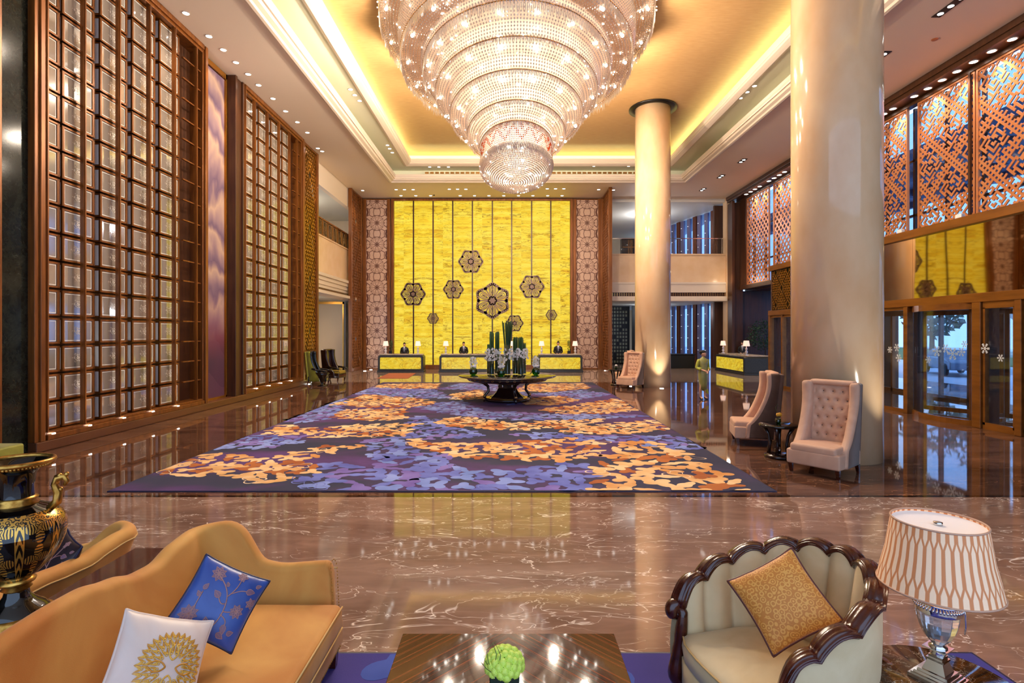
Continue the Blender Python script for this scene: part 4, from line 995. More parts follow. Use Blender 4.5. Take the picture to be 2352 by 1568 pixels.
for k in range(1, len(RIMS)):
    prof = tier_profile(k); a, b, z = RIMS[k]
    m = MB(); n = 96
    m.loft([[ep(p[0] - .03, p[1] - .03, p[2], 2 * pi * i / n) for i in range(n)] for p in prof], cap=False)
    m.build('crystal_tier', ['crystal_net'], ch, local=True)
    # strands of beads
    m = MB(); nb = int(perim(a, b) / .095); pts = []; L = 0
    for (p, q) in zip(prof[:-1], prof[1:]):
        d = sqrt((p[0] - q[0]) ** 2 + (p[2] - q[2]) ** 2); s_ = 0
        while L < d:
            u = L / d; pts.append((p[0] + (q[0] - p[0]) * u, p[1] + (q[1] - p[1]) * u, p[2] + (q[2] - p[2]) * u)); L += .082
        L -= d
    for i in range(nb):
        t = 2 * pi * i / nb
        if sin(t) > .45 and k < 6: continue                 # the side that faces away carries plain netting
        for p in pts: octa(m, ep(p[0] + .01, p[1] + .01, p[2], t + rnd.uniform(-.1, .1) / nb), .024, .036)
    m.build('bead_strands', ['crystal'], ch, local=True)['kind'] = 'stuff'
    # fringe of drops round the rim
    m = MB(); nb = int(perim(a, b) / .06); dr = .16 if k < 5 else .34
    for i in range(nb):
        t = 2 * pi * i / nb; hh = dr * rnd.uniform(.5, 1)
        octa(m, ep(a + .01, b + .01, z - hh * .5, t), .016, hh * .6)
    m.build('drop_fringe', ['crystal'], ch, local=True)['kind'] = 'stuff'
    m = MB(); m.tube([ep(a + .02, b + .02, z + .01, 2 * pi * i / 72) for i in range(72)], .014, 5, closed=True); m.build('rim_band', ['brass'], ch, local=True)
# the lowest drum: amber zigzag band and a domed bottom
a, b, z = RIMS[0]; m = MB(); n = 80
m.loft([[ep(p[0], p[1], p[2], 2 * pi * i / n) for i in range(n)] for p in ((a, b, z), (a, b, 8.05))], cap=False); m.build('drum_net', ['crystal_net'], ch, local=True)
m = MB(); nb = 150
for i in range(nb):
    t = 2 * pi * i / nb; ph = (i % 10) / 10; zz = abs(ph - .5) * 2
    for j in range(11):
        zc = z + .04 + j * .055; amber = abs((zc - z - .12) / .45 - zz * .75) < .16 or abs((zc - z) / .45 - zz * .6 - .95) < .13
        octa(m, ep(a + .02, b + .02, zc, t), .02, .03, 1 if amber else 0)
m.build('amber_band', ['crystal', 'amber_crystal'], ch, local=True)['kind'] = 'stuff'
m = MB(); rings = []
for i in range(9):
    u = i / 8 * pi / 2; rings.append([ep((a + .02) * cos(u) * .985 + .005, (b + .02) * cos(u) * .985 + .005, z - .42 * sin(u), 2 * pi * q / 64) for q in range(64)])
m.loft(rings, cap=False); m.build('bottom_bowl', ['crystal_net'], ch, local=True)
m = MB()
for i in range(24):
    u = i / 24 * pi / 2; ra, rb = (a + .05) * cos(u), (b + .05) * cos(u); nq = max(6, int(perim(ra, rb) / .075))
    for q in range(nq): octa(m, ep(ra, rb, z - .45 * sin(u) - .01, 2 * pi * q / nq), .024, .04)
m.build('bowl_beads', ['crystal'], ch, local=True)['kind'] = 'stuff'
m = MB(); nb = 110
for i in range(nb):
    t = 2 * pi * i / nb; hh = rnd.uniform(.12, .22); octa(m, ep(a * .99, b * .99, z - .05 - hh * .4, t), .016, hh * .6)
m.build('drop_fringe', ['crystal'], ch, local=True)['kind'] = 'stuff'
m = MB(); m.lathe([(.3, 8.4), (.3, Z3)], 16); m.build('stem', ['brass'], ch, local=True)
for i in range(5): lamp('POINT', 'chandelier_core', (CX + .0, CY + (i - 2) * .8, 7.62), 32, (1, .9, .78), .12)
# bulbs between the beads
bm = None; cnt = 0
for k, nn in ((2, 14), (3, 16), (4, 18), (5, 18), (6, 18)):
    prof = tier_profile(k) if k else [(a * .6, b * .6, z - .40)] * 8
    p = prof[7] if k else prof[0]
    for i in range(nn):
        t = 2 * pi * (i + .5 * (k % 2)) / nn
        if sin(t) > .7 and k: continue
        q = ep(p[0] + .02, p[1] + .02, p[2] - .07, t)
        if bm is None: m = MB(); m.ell((0, 0, 0), .045, 10, 6); bm = m.build('bulb', ['bulb_emit'], ch, loc=tuple(q), local=True)
        else: o = bm.copy(); C.objects.link(o); o.location = q
        cnt += 1
m = MB()  # glowing specks added to imitate sparkle on the crystals
for k in range(1, len(RIMS)):
    prof = tier_profile(k); pp = prof if k < 7 else [prof[0], prof[0]]
    for i in range(30 + 8 * k):
        t = rnd.uniform(0, 2 * pi); p = rnd.choice(pp[1:])
        if sin(t) > .4: continue
        m.ell(ep(p[0] + .05, p[1] + .05, p[2] - .03, t), rnd.uniform(.012, .024), 6, 4)
for i in range(40):
    u = rnd.uniform(.05, 1.4); t = rnd.uniform(0, 2 * pi); m.ell(ep(1.16 * cos(u), 2.42 * cos(u), 7.45 - .49 * sin(u), t), rnd.uniform(.012, .02), 6, 4)
m.build('added_sparkles', ['bulb_emit'], ch, local=True)['kind'] = 'stuff'
for i in range(14):
    u = rnd.uniform(.1, 1.2); t = 2 * pi * i / 14 + rnd.uniform(-.2, .2); o = bm.copy(); C.objects.link(o); o.location = ep((a0_ := 1.12) * cos(u), 2.38 * cos(u), 7.45 - .45 * sin(u), t); o.scale = (.7, .7, .7)
for k, nn, e in ((1, 6, 260), (3, 8, 380), (6, 10, 600)):
    ra, rb, z = RIMS[k]
    for i in range(nn):
        t = 2 * pi * (i + .5) / nn; q = ep(ra + .12, rb + .12, z - .05, t); d = Vector((cos(t), sin(t), -.12 if k > 3 else -.5))
        lamp('SPOT', 'chandelier_light', (CX + q.x, CY + q.y, q.z), e, (1, .84, .66), .07, d.to_track_quat('-Z', 'Y').to_euler(), spot=2.9, blend=.5)
for k, e in ((1, 90), (3, 230), (4, 420), (5, 800)):
    ra, rb, z = RIMS[k]
    for s_ in (-.55, 0, .55): lamp('POINT', 'chandelier_core', (CX, CY + s_ * rb, z + .1), e * .115, (1, .86, .68), .25)
# ------------------------------------------------------------ carpets
def f_carpet(nt, b):
    v = nt.coord((1, 1, 1)); n = nt.noise(nt.coord((.35, 1, 1)), .42, 3, .5); n2 = nt.noise(v, 1.4, 4, .4)
    c = nt.ramp(nt.m('ADD', nt.m('MULTIPLY', n, .8), nt.m('MULTIPLY', n2, .2)), [(.38, hx('282a44')), (.47, hx('31304a')), (.53, hx('472f5c')), (.6, hx('5a3874')), (.68, hx('37334a'))])
    nt.l(c, b.inputs['Base Color']); nt.bump(nt.noise(v, 160, 2), .3, .004)
mat('carpet_ground', (.1, .05, .1), .95, fn=f_carpet)
def cc(a, b_): return lambda nt, b: (nt.l(nt.ramp(nt.noise(nt.coord((1, 1, 1)), 1.3, 3), [(.35, hx(a)), (.65, hx(b_))]), b.inputs['Base Color']))
mat('leaf_gold', (.7, .4, .2), .95, fn=cc('cc8a48', 'e8bd84')); mat('leaf_cream', (.8, .6, .4), .95, fn=cc('dca868', 'f0cfa0')); mat('leaf_rust', (.5, .2, .05), .95, fn=cc('9a5024', 'b4682e'))
mat('leaf_blue', (.2, .2, .6), .95, fn=cc('5258a8', '7480cc')); mat('leaf_sky', (.3, .4, .8), .95, fn=cc('6a80c4', '8c9cdc')); mat('leaf_violet', (.3, .2, .5), .95, fn=cc('6a54a0', '8474bc')); mat('leaf_line', hx('e8cfae'), .95); mat('leaf_line_blue', hx('6f78c0'), .95)
CM = ['carpet_ground', 'leaf_gold', 'leaf_cream', 'leaf_rust', 'leaf_blue', 'leaf_sky', 'leaf_violet', 'leaf_line', 'leaf_line_blue', 'navy_piping']
ZC = .016
def blob(rnd, s):
    """outline of a soft three lobed leaf"""
    k = rnd.choice((2, 3, 3)); n = 36; pts = []; lob = [rnd.uniform(.75, 1.15) for _ in range(4)]; el = rnd.uniform(.4, .5)
    for i in range(n):
        t = 2 * pi * i / n
        r = el + (1 - el) * max(0, cos(t * k / 2 * (2 if k == 2 else 1) + .3)) ** 2 * lob[int(t / (2 * pi) * 3) % 3] if k == 2 else el + (1 - el) * (.5 + .5 * cos(3 * t)) ** .8 * lob[int(t / (2 * pi) * 3 + .5) % 3]
        pts.append((r * s * cos(t), r * s * sin(t) * .86))
    return pts
def lay(m, rnd, cx, cy, s, kind, X0, X1, Y0, Y1, z, outline=False):
    a = rnd.uniform(0, 2 * pi); P = blob(rnd, s); ca, sa = cos(a), sin(a)
    W = [(cx + x * ca - y * sa, cy + x * sa + y * ca) for x, y in P]
    W = [(min(X1 - .03, max(X0 + .03, x)), min(Y1 - .03, max(Y0 + .03, y))) for x, y in W]
    if outline:
        pc = Vector((cx, cy)); n = len(W); q = [pc + (Vector(p) - pc) * 1.0 for p in W]; r = [pc + (Vector(p) - pc) * (1 - .032 / s) for p in W]
        m.add([(p.x, p.y, z) for p in q] + [(p.x, p.y, z) for p in r], [(i, (i + 1) % n, n + (i + 1) % n, n + i) for i in range(n)], kind); return
    n = len(W); m.add([(cx, cy, z)] + [(x, y, z) for x, y in W], [(0, 1 + i, 1 + (i + 1) % n) for i in range(n)], kind)
def fill(m, rnd, poly, s, kinds, X0, X1, Y0, Y1, z, line, gap=1.06, dens=1.0):
    xs = [p[0] for p in poly]; ys = [p[1] for p in poly]; placed = []
    def inp(x, y):
        c = False; n = len(poly)
        for i in range(n):
            (ax, ay), (bx, by) = poly[i], poly[i - 1]
            if (ay > y) != (by > y) and x < (bx - ax) * (y - ay) / (by - ay) + ax: c = not c
        return c
    area = (max(xs) - min(xs)) * (max(ys) - min(ys)); tries = int(area / (s * s) * 22 * dens)
    for _ in range(tries):
        x = rnd.uniform(min(xs), max(xs)); y = rnd.uniform(min(ys), max(ys))
        if not inp(x, y): continue
        if any((x - p) ** 2 + (y - q) ** 2 < (s * gap) ** 2 for p, q in placed): continue
        if any((x - p) ** 2 + (y - q) ** 2 < (s * 1.0) ** 2 for p, q in ALLP): continue
        placed.append((x, y)); ALLP.append((x, y)); lay(m, rnd, x, y, s * rnd.uniform(.85, 1.2), rnd.choice(kinds), X0, X1, Y0, Y1, z + (len(ALLP) % 60) * .00006)
    for _ in range(max(1, len(placed) // 12)):
        if placed:
            p = rnd.choice(placed); lay(m, rnd, p[0] + rnd.uniform(-s, s) * .6, p[1] + rnd.uniform(-s, s) * .6, s * 1.15, line, X0, X1, Y0, Y1, z + .0045, True)
X0, X1, Y0, Y1 = -5.80, 3.88, 7.86, 25.2
m = MB(); m.box(X0, X1, Y0, Y1, 0.001, ZC - .002, 9); m.box(X0 + .02, X1 - .02, Y0 + .02, Y1 - .02, ZC - .003, ZC)
rnd = random.Random(11); ALLP = []
def W(pts): return [tuple(FLp(x, y, ZC).xy) for x, y in pts]
G = [1, 1, 2, 2, 3]; B = [4, 4, 5, 6, 4]; V = [4, 5, 5, 6]
CL = [
 ([(355, 1082), (480, 1040), (600, 1052), (760, 1022), (835, 1022), (700, 1056), (730, 1080), (620, 1112), (500, 1090), (390, 1092)], .21, G, 7),
 ([(1390, 1050), (1440, 1012), (1520, 1018), (1560, 1040), (1600, 1062), (1660, 1090), (1715, 1108), (1705, 1128), (1380, 1128), (1370, 1085)], .25, G, 7),
 ([(940, 1008), (1050, 1020), (1150, 1016), (1230, 1012), (1320, 1006), (1385, 1020), (1360, 1050), (1270, 1058), (1180, 1055), (1090, 1055), (1010, 1040), (960, 1030)], .22, G, 7),
 ([(690, 1072), (790, 1062), (860, 1070), (900, 1050), (960, 1060), (1040, 1075), (1180, 1085), (1300, 1062), (1380, 1080), (1370, 1100), (1330, 1128), (760, 1128), (700, 1100)], .24, B, 8),
 ([(850, 1010), (930, 1000), (960, 1035), (1040, 1050), (1000, 1072), (900, 1055), (840, 1045)], .21, B, 8),
 ([(505, 1030), (560, 1000), (700, 1000), (690, 1015), (600, 1030)], .19, V, 8),
 ([(595, 1000), (650, 975), (730, 985), (800, 975), (960, 972), (940, 1000), (820, 1002), (700, 1005)], .2, G, 7),
 ([(990, 970), (1060, 956), (1180, 972), (1290, 965), (1380, 962), (1340, 982), (1230, 985), (1130, 985), (1040, 978)], .2, G, 7),
 ([(1290, 990), (1400, 972), (1500, 965), (1550, 985), (1440, 995), (1350, 995)], .19, G, 7),
 ([(1170, 998), (1260, 992), (1380, 1000), (1460, 1000), (1560, 1000), (1640, 1030), (1590, 1035), (1480, 1022), (1400, 1012), (1250, 1008)], .2, B, 8),
 ([(760, 958), (800, 940), (930, 938), (930, 962), (850, 966)], .19, G, 7),
 ([(640, 965), (720, 938), (790, 940), (760, 960), (700, 972)], .19, V, 8),
 ([(920, 990), (960, 955), (1060, 975), (1100, 1000), (980, 1010)], .2, B, 8),
 ([(760, 930), (840, 905), (960, 915), (1000, 925), (950, 935), (850, 935)], .19, G, 7),
 ([(1240, 940), (1330, 930), (1440, 930), (1470, 940), (1380, 950), (1290, 950)], .19, G, 7),
 ([(1040, 950), (1150, 945), (1280, 952), (1400, 950), (1480, 955), (1300, 968), (1100, 960)], .2, V, 8),
 ([(950, 930), (1060, 920), (1110, 945), (1010, 948)], .19, V, 8),
 ([(800, 905), (860, 890), (1000, 895), (1040, 915), (900, 912)], .19, V, 8),
 ([(1040, 905), (1100, 895), (1120, 915), (1040, 918)], .19, G, 7),
 ([(1210, 915), (1290, 908), (1330, 920), (1260, 930), (1200, 928)], .19, G, 7),
 ([(1330, 928), (1420, 915), (1440, 928), (1360, 934)], .19, G, 7),
 ([(1220, 905), (1340, 895), (1400, 905), (1330, 918)], .19, V, 8),
 ([(850, 892), (880, 882), (1010, 880), (1000, 892)], .19, G, 7),
 ([(1010, 893), (1060, 880), (1180, 885), (1150, 897)], .19, V, 8),
 ([(1180, 898), (1220, 882), (1340, 880), (1350, 892), (1260, 900)], .19, G, 7),
 ([(1150, 915), (1200, 900), (1220, 918), (1170, 930)], .19, V, 8),
 ([(700, 955), (740, 925), (790, 915), (800, 930)], .19, V, 8),
]
for poly, s, kinds, line in CL: fill(m, rnd, W(poly), s, kinds, X0, X1, Y0, Y1, ZC + .001, line)
cp = m.build('carpet', CM, loc=(0, 0, 0), local=True); tag(cp, 'large purple lobby carpet with orange and blue leaf clusters', 'carpet')
X0, X1, Y0, Y1 = -3.6, 3.32, .6, 3.9
m = MB(); m.box(X0, X1, Y0, Y1, 0.001, ZC - .002, 1); m.box(X0 + .02, X1 - .02, Y0 + .02, Y1 - .02, ZC - .003, ZC); ALLP = []
def f_lc(nt, b):
    v = nt.coord((1, 1, 1)); nt.l(nt.ramp(nt.noise(v, .8, 3), [(.35, hx('3a3580')), (.6, hx('4a3f90'))]), b.inputs['Base Color']); nt.bump(nt.noise(v, 160, 2), .3, .004)
mat('lounge_ground', (.1, .05, .3), .95, fn=f_lc); mat('lounge_leaf', (.2, .3, .6), .95, fn=cc('3c52a6', '5468bc'))
for _ in range(46): lay(m, rnd, rnd.uniform(X0, X1), rnd.uniform(Y0, Y1), rnd.uniform(.2, .34), rnd.choice((2, 2, 3)), X0, X1, Y0, Y1, ZC + .001 + _ * .00003)
tag(m.build('lounge_rug', ['lounge_ground', 'navy_piping', 'lounge_leaf', 'lounge_ground'], loc=(0, 0, 0), local=True), 'indigo blue rug under the lounge furniture in the foreground', 'rug')
m = MB(); p = [FLp(866, 869), FLp(937, 869), FLp(955, 857), FLp(893, 857)]
m.prism([(q.x, q.y) for q in p], .001, .012); tag(m.build('rust_mat', ['rust_mat']), 'rust coloured floor mat before the leftmost reception desk', 'mat')
# ------------------------------------------------------------ reception desks
def desk(x, y, w, d, rz, lb, top_in=0.0, panels='front'):
    t = thing('reception_desk', lb, 'desk', (x, y, 0), rz); h = 1.0; w2 = w / 2
    m = MB(); fw = .13                                # rounded frame outline as a prism ring
    def rr(hw, z0, z1, r, n=5):
        P = []
        for cx, cz, a0 in ((hw - r, z1 - r, 0), (-(hw - r), z1 - r, pi / 2)): P += [(cx + r * cos(a0 + pi / 2 * i / n), cz + r * sin(a0 + pi / 2 * i / n)) for i in range(n + 1)]
        return P + [(-hw, z0), (hw, z0)]
    T = lambda a, b, c: (a, c, b)
    m.prism(rr(w2, .12, h, .14), 0, d, T=T); m.box(-w2 - .04, w2 + .04, -.05, d, 0, .12); m.build('granite_body', ['granite'], t, bev=.012, local=True)
    m = MB(); m.prism(rr(w2 - fw, .2, h - .13, .07), -.012, .01, T=T); m.build('onyx_front', ['onyx_desk'], t, local=True)
    m = MB(); fr = rr(w2 - .015, .135, h - .015, .13); inn = rr(w2 - fw, .2, h - .13, .07); n = len(fr)
    m.add([T(a, b, -.03) for a, b in fr] + [T(a, b, -.03) for a, b in inn] + [T(a, b, 0) for a, b in fr] + [T(a, b, 0) for a, b in inn], [f for i in range(n) for j in [(i + 1) % n] for f in ((i, j, n + j, n + i), (i, 2 * n + i, 2 * n + j, j), (n + i, n + j, 3 * n + j, 3 * n + i))])
    m.build('front_frame', ['granite'], t, local=True)
    m = MB(); m.rbox((0, d / 2 + .08, h + .035), (w - .12, d - .15, .07), .01); m.build('counter_top', ['desk_top'], t, local=True)
    if panels == 'front': m = MB(); m.box(-.45, .45, .16, .36, h + .07, h + .08); m.build('leather_pad', ['copper_dark'], t, local=True)
    return t
DY = 31.6
desk(-6.27, DY, 2.64, .8, 0, 'leftmost reception desk with a glowing onyx front'); desk(-1.84, DY, 4.36, .8, 0, 'widest reception desk, the middle one, with a glowing onyx front'); desk(3.0, DY, 2.6, .8, 0, 'rightmost of the three reception desks before the onyx wall')
# side desk, faces left
desk(12.72, 31.35, 4.1, 1.3, -pi / 2, 'black and onyx valet desk at the right beside the entrance', panels='none')
# ------------------------------------------------------------ table lamps on desks
def desk_lamp(p, lb, k=1.0, group='white shaded lamps on the desks'):
    t = thing('table_lamp', lb, 'table lamp', p, group=group); z = 0
    m = MB(); m.box(-.08 * k, .08 * k, -.08 * k, .08 * k, 0, .03 * k); m.lathe([(.05, .03), (.03, .07), (.055, .10), (.075, .16), (.06, .21), (.03, .24), (.05, .28), (.06, .32), (.045, .37), (.02, .40), (.018, .46)], 14); 
    m.v = [(a * (k if i >= 8 else 1), b * (k if i >= 8 else 1), c * (k if i >= 8 else 1)) for i, (a, b, c) in enumerate(m.v)]; m.build('crystal_foot', ['lamp_crystal' if 'lamp_crystal' in MATS else mat('lamp_crystal', hx('d8d4d8'), .1, .2)], t, local=True)
    m = MB(); m.lathe([(.17 * k, .46 * k), (.125 * k, .74 * k)], 24, cap=False); m.lathe([(.12 * k, .735 * k), (.0, .73 * k)], 24, cap=False); m.build('lamp_shade', ['shade_white'], t, local=True)
    lamp('POINT', 'desk_lamp_bulb', (p[0], p[1], p[2] + .3 * k), 6, WARM, .04)
    return t
for px, lb in ((886, 'white shaded lamp at the left end of the leftmost reception desk'), (960, 'white shaded lamp at the right end of the leftmost reception desk'), (1024, 'white shaded lamp at the left end of the middle reception desk'), (1177, 'white shaded lamp half hidden behind the reeds on the middle desk'), (1244, 'white shaded lamp at the left end of the rightmost reception desk'), (1321, 'white shaded lamp at the right end of the rightmost reception desk')):
    desk_lamp(((px - VX) / FPX * 32.05, 32.05, 1.07), lb)
desk_lamp((13.05, 33.1, 1.07), 'white shaded lamp at the far end of the valet desk'); desk_lamp((13.0, 29.75, 1.07), 'white shaded lamp at the near end of the valet desk', 1.08)
for px, lb in ((897, 'green leafy plant box beside the lamp on the leftmost reception desk'), (1307, 'green leafy plant box beside the lamp on the rightmost reception desk')):
    x = (px - VX) / FPX * 32.1; t = thing('desk_plant', lb, 'plant', (x, 32.15, 1.07)); m = MB(); m.box(-.09, .09, -.09, .09, 0, .16); m.build('planter', ['black_metal'], t, local=True)
    m = MB(); r_ = random.Random(px)
    for i in range(60):
        a = r_.uniform(0, 6.28); c = Vector((r_.uniform(-.09, .09), r_.uniform(-.09, .09), r_.uniform(.16, .75))); d = Vector((cos(a) * .05, sin(a) * .05, .09)); e2 = Vector((-sin(a) * .02, cos(a) * .02, 0)); m.add([c - d * .5, c + e2, c + d, c - e2], [(0, 1, 2, 3)])
    m.build('foliage', ['leaf'], t, local=True)

# ------------------------------------------------------------ people
def person(name, lb, loc, rz, outfit, clasp=True, H=1.74, turn=0):
    root = thing(name, lb, 'person', loc, rz); k = H / 1.74
    V3 = lambda x, y, z: Vector((x * k, y * k, z * k))
    # skeleton: joints with radii, pelvis is the root vertex
    J = []; E = []
    def j(p, r, par=None): J.append((V3(*p), r * k)); i = len(J) - 1; (E.append((par, i)) if par is not None else None); return i
    pel = j((0, 0, .95), .135); ab = j((0, 0, 1.08), .115, pel); chs = j((0, 0, 1.27), .135, ab); up_ = j((0, .01, 1.39), .07, chs); nk = j((0, .005, 1.485), .052, up_); hd = j((0, -.005, 1.54), .05, nk)
    for s_ in (-1, 1):
        hp = j((s_ * .09, 0, .88), .088, pel); kn = j((s_ * .09, -.015, .50), .056, hp); cf = j((s_ * .088, .012, .34), .052, kn); an = j((s_ * .085, .02, .10), .034, cf); tj = j((s_ * .095, -.11, .035), .03, an)
        sh = j((s_ * .165, .005, 1.37), .04, up_); el = j((s_ * .24, .05, 1.12), .04, sh)
        wr = j((s_ * .085, -.20, 1.03 if clasp else 1.06), .025, el); pm = j((s_ * .03, -.235, 1.0 if clasp else 1.03), .028, wr)
        for f in range(4):
            a = j((-s_ * .01 + s_ * .0, -.245 - .012 * f, 1.015 - .018 * f), .0085, pm); j((-s_ * .045 + s_ * .004 * f, -.235 - .012 * f, .99 - .018 * f), .0075, a)
        a = j((s_ * .045, -.25, 1.03), .009, wr); j((s_ * .02, -.265, 1.035), .008, a)
    me = bpy.data.meshes.new('body'); me.from_pydata([p for p, _ in J], E, []); o = bpy.data.objects.new('body', me); C.objects.link(o)
    o.modifiers.new('skin', 'SKIN').use_smooth_shade = True; sk = me.skin_vertices[0].data
    for i, (p, r) in enumerate(J): sk[i].radius = (r, r)
    sk[0].use_root = True
    ss = o.modifiers.new('sub', 'SUBSURF'); ss.levels = 1; ss.render_levels = 1
    dg = bpy.context.evaluated_depsgraph_get(); em = o.evaluated_get(dg).to_mesh()
    m = MB(); m.add([v.co.copy() for v in em.vertices], [tuple(p.vertices) for p in em.polygons], 0, True); o.evaluated_get(dg).to_mesh_clear()
    bpy.data.objects.remove(o)
    R = Matrix.Rotation(turn, 3, 'Z'); hc = V3(0, -.012, 1.625)
    m.ell(hc, (.074 * k, .092 * k, .112 * k), 20, 14, R=R)
    def hp_(x, y, z): return hc + R @ V3(x, y, z)
    m.ell(hp_(0, -.06, -.055), (.045 * k, .035 * k, .04 * k), 12, 8, R=R)         # jaw
    m.loft([[hp_(0, -.088, .02), hp_(.007, -.084, .02), hp_(-.007, -.084, .02)], [hp_(0, -.112, -.022), hp_(.015, -.088, -.026), hp_(-.015, -.088, -.026)]])
    for s_ in (-1, 1): m.ell(hp_(s_ * .075, .005, -.005), (.012 * k, .02 * k, .032 * k), 8, 6, R=R)
    for s_ in (-1, 1): m.ell(hp_(s_ * .03, -.083, .012), (.014 * k, .008 * k, .007 * k), 8, 6, 1, R=R); m.ell(hp_(s_ * .03, -.0895, .012), (.006 * k, .004 * k, .006 * k), 8, 6, 2, R=R); m.bar(hp_(s_ * .016, -.09, .032), hp_(s_ * .047, -.083, .032), .006, .005, mi=2)
    m.ell(hp_(0, -.091, -.053), (.02 * k, .007 * k, .008 * k), 10, 6, 3, R=R)
    m.build('body', ['skin', 'eye_white', 'hair', 'lip'], root, local=True)
    h = MB(); n = 20; rings = []
    for i in range(9):
        u = i / 8; ph = .12 + u * (pi / 2 - .12); rings.append([hp_(.083 * cos(ph) * cos(2 * pi * q / n), .010 + (.098 * cos(ph)) * sin(2 * pi * q / n), .02 + .104 * sin(ph) + (-.075 * max(0, sin(2 * pi * q / n) + .25) * (1 - u))) for q in range(n)])
    h.loft(rings)
    if outfit == 'dress': h.ell(hp_(0, .10, .035), (.05 * k, .045 * k, .05 * k), 12, 8, R=R); h.ell(hp_(0, .03, .06), (.085 * k, .09 * k, .06 * k), 14, 8, R=R)
    h.build('hair', ['hair'], root, local=True)
    def ring(cx, cy_, z, rx, ry, n=20): return [V3(cx + rx * cos(2 * pi * q / n), cy_ + ry * sin(2 * pi * q / n), z) for q in range(n)]
    def sleeve(s_, end, r0, r1, mt, flare=1):
        sh, el, wr = Vector((s_ * .165, .005, 1.39)), Vector((s_ * .243, .05, 1.12)), Vector((s_ * .085, -.20, 1.035)); P = [Vector((s_ * .12, .005, 1.405))] + [sh + (el - sh) * u for u in (0.05, .3, .6, .9)] + [el + (wr - el) * u for u in (.12, .4, end)]
        q = MB(); q.tube([p * k for p in P], [r * k for r in (r0 * .6, r0, r0 * .95, r0 * .86, r0 * .8, r0 * .78, r0 * .75 * flare, r1)], 12); return q.build('sleeve', [mt], root, local=True)
    if outfit == 'suit':
        q = MB(); q.loft([ring(0, 0, .80, .185, .125), ring(0, 0, .95, .18, .125), ring(0, 0, 1.1, .16, .118), ring(0, 0, 1.27, .19, .13), ring(0, .005, 1.38, .21, .115), ring(0, .005, 1.425, .19, .10), ring(0, .01, 1.46, .12, .085), ring(0, .01, 1.49, .065, .064)]); q.build('jacket', ['suit'], root, local=True)
        q = MB(); q.add([V3(-.055, -.118, 1.45), V3(.055, -.118, 1.45), V3(.02, -.137, 1.2), V3(-.02, -.137, 1.2), V3(-.05, -.06, 1.49), V3(.05, -.06, 1.49)], [(0, 1, 2, 3), (4, 5, 1, 0)]); q.add([V3(-.055, -.10, 1.45), V3(.055, -.10, 1.45), V3(.02, -.125, 1.2), V3(-.02, -.125, 1.2)], [(0, 3, 2, 1)]); q.build('shirt', ['shirt'], root, local=True)
        q = MB(); q.prism([(-.012, 1.44), (.012, 1.44), (.02, 1.24), (0, 1.21), (-.02, 1.24)], -.15, -.14, T=lambda a, b, c: tuple(V3(a, c, b))); q.build('tie', ['tie'], root, local=True)
        q = MB(); q.add([V3(.08, -.128, 1.33), V3(.125, -.118, 1.34), V3(.125, -.12, 1.36), V3(.08, -.13, 1.35), V3(.08, -.115, 1.33), V3(.125, -.105, 1.34), V3(.125, -.108, 1.36), V3(.08, -.115, 1.35)], [(0, 1, 2, 3), (7, 6, 5, 4), (0, 4, 5, 1), (3, 2, 6, 7)]); q.build('pocket_square', ['shirt'], root, local=True)
        for s_ in (-1, 1):
            sleeve(s_, .88, .065, .036, 'suit')
            q = MB(); q.tube([V3(s_ * .09, 0, .93), V3(s_ * .09, -.01, .5), V3(s_ * .087, .015, .07)], [.105 * k, .078 * k, .062 * k], 14); q.build('trouser_leg', ['suit'], root, local=True)
            q = MB(); q.ell(V3(s_ * .092, -.06, .035), (.045 * k, .13 * k, .036 * k), 14, 8); q.build('shoe', ['shoe'], root, local=True)
    else:
        q = MB(); q.loft([ring(0, 0, .36, .125, .10), ring(0, 0, .5, .14, .115), ring(0, .0, .72, .165, .135), ring(0, 0, .9, .178, .14), ring(0, 0, 1.0, .165, .13), ring(0, 0, 1.11, .135, .112), ring(0, -.005, 1.26, .165, .135), ring(0, .0, 1.36, .19, .118), ring(0, .005, 1.41, .172, .10), ring(0, .01, 1.45, .105, .078), ring(0, .005, 1.48, .062, .06), ring(0, .0, 1.515, .057, .056)]); q.build('dress', ['qipao'], root, local=True)
        q = MB(); q.add([V3(x, -.04 + .07 * sin(i), .38) for i, x in enumerate((-.13, -.07, 0, .07, .13))] + [V3(x, -.04 + .08 * sin(i), z) for i, (x, z) in enumerate(((-.16, .12), (-.09, .22), (0, .32), (.09, .24), (.15, .20)))], [(i, i + 1, 6 + i, 5 + i) for i in range(4)])
        q.v += [(a, b + .01, c) for a, b, c in q.v]; q.f += [tuple(10 + i for i in f[::-1]) for f in q.f[:4]]; q.mi += [0] * 4; q.sm += [True] * 4; q.build('hem_ruffle', ['lime_sleeve'], root, local=True)
        for s_ in (-1, 1):
            sleeve(s_, .62, .064, .062, 'lime_sleeve', 1.25)
            q = MB(); q.ell(V3(s_ * .09, -.075, .032), (.036 * k, .085 * k, .028 * k), 12, 8); q.ell(V3(s_ * .087, .03, .07), (.033 * k, .05 * k, .035 * k), 12, 8); q.tube([V3(s_ * .087, .045, .06), V3(s_ * .087, .05, 0)], [.014 * k, .007 * k], 6); q.build('shoe', ['shoe'], root, local=True)
    return root
def xat(px, Y): return (px - VX) / FPX * Y
person('person', 'clerk in a dark suit looking down behind the leftmost reception desk', (xat(929, 32.75), 32.75, 0), 0, 'suit', H=1.72)
person('person', 'clerk in a dark suit behind the left part of the middle reception desk', (xat(1065, 32.75), 32.75, 0), .1, 'suit', H=1.76)
person('person', 'clerk in a dark suit with a pocket square behind the rightmost reception desk', (xat(1282, 32.75), 32.75, 0), 0, 'suit', H=1.79)
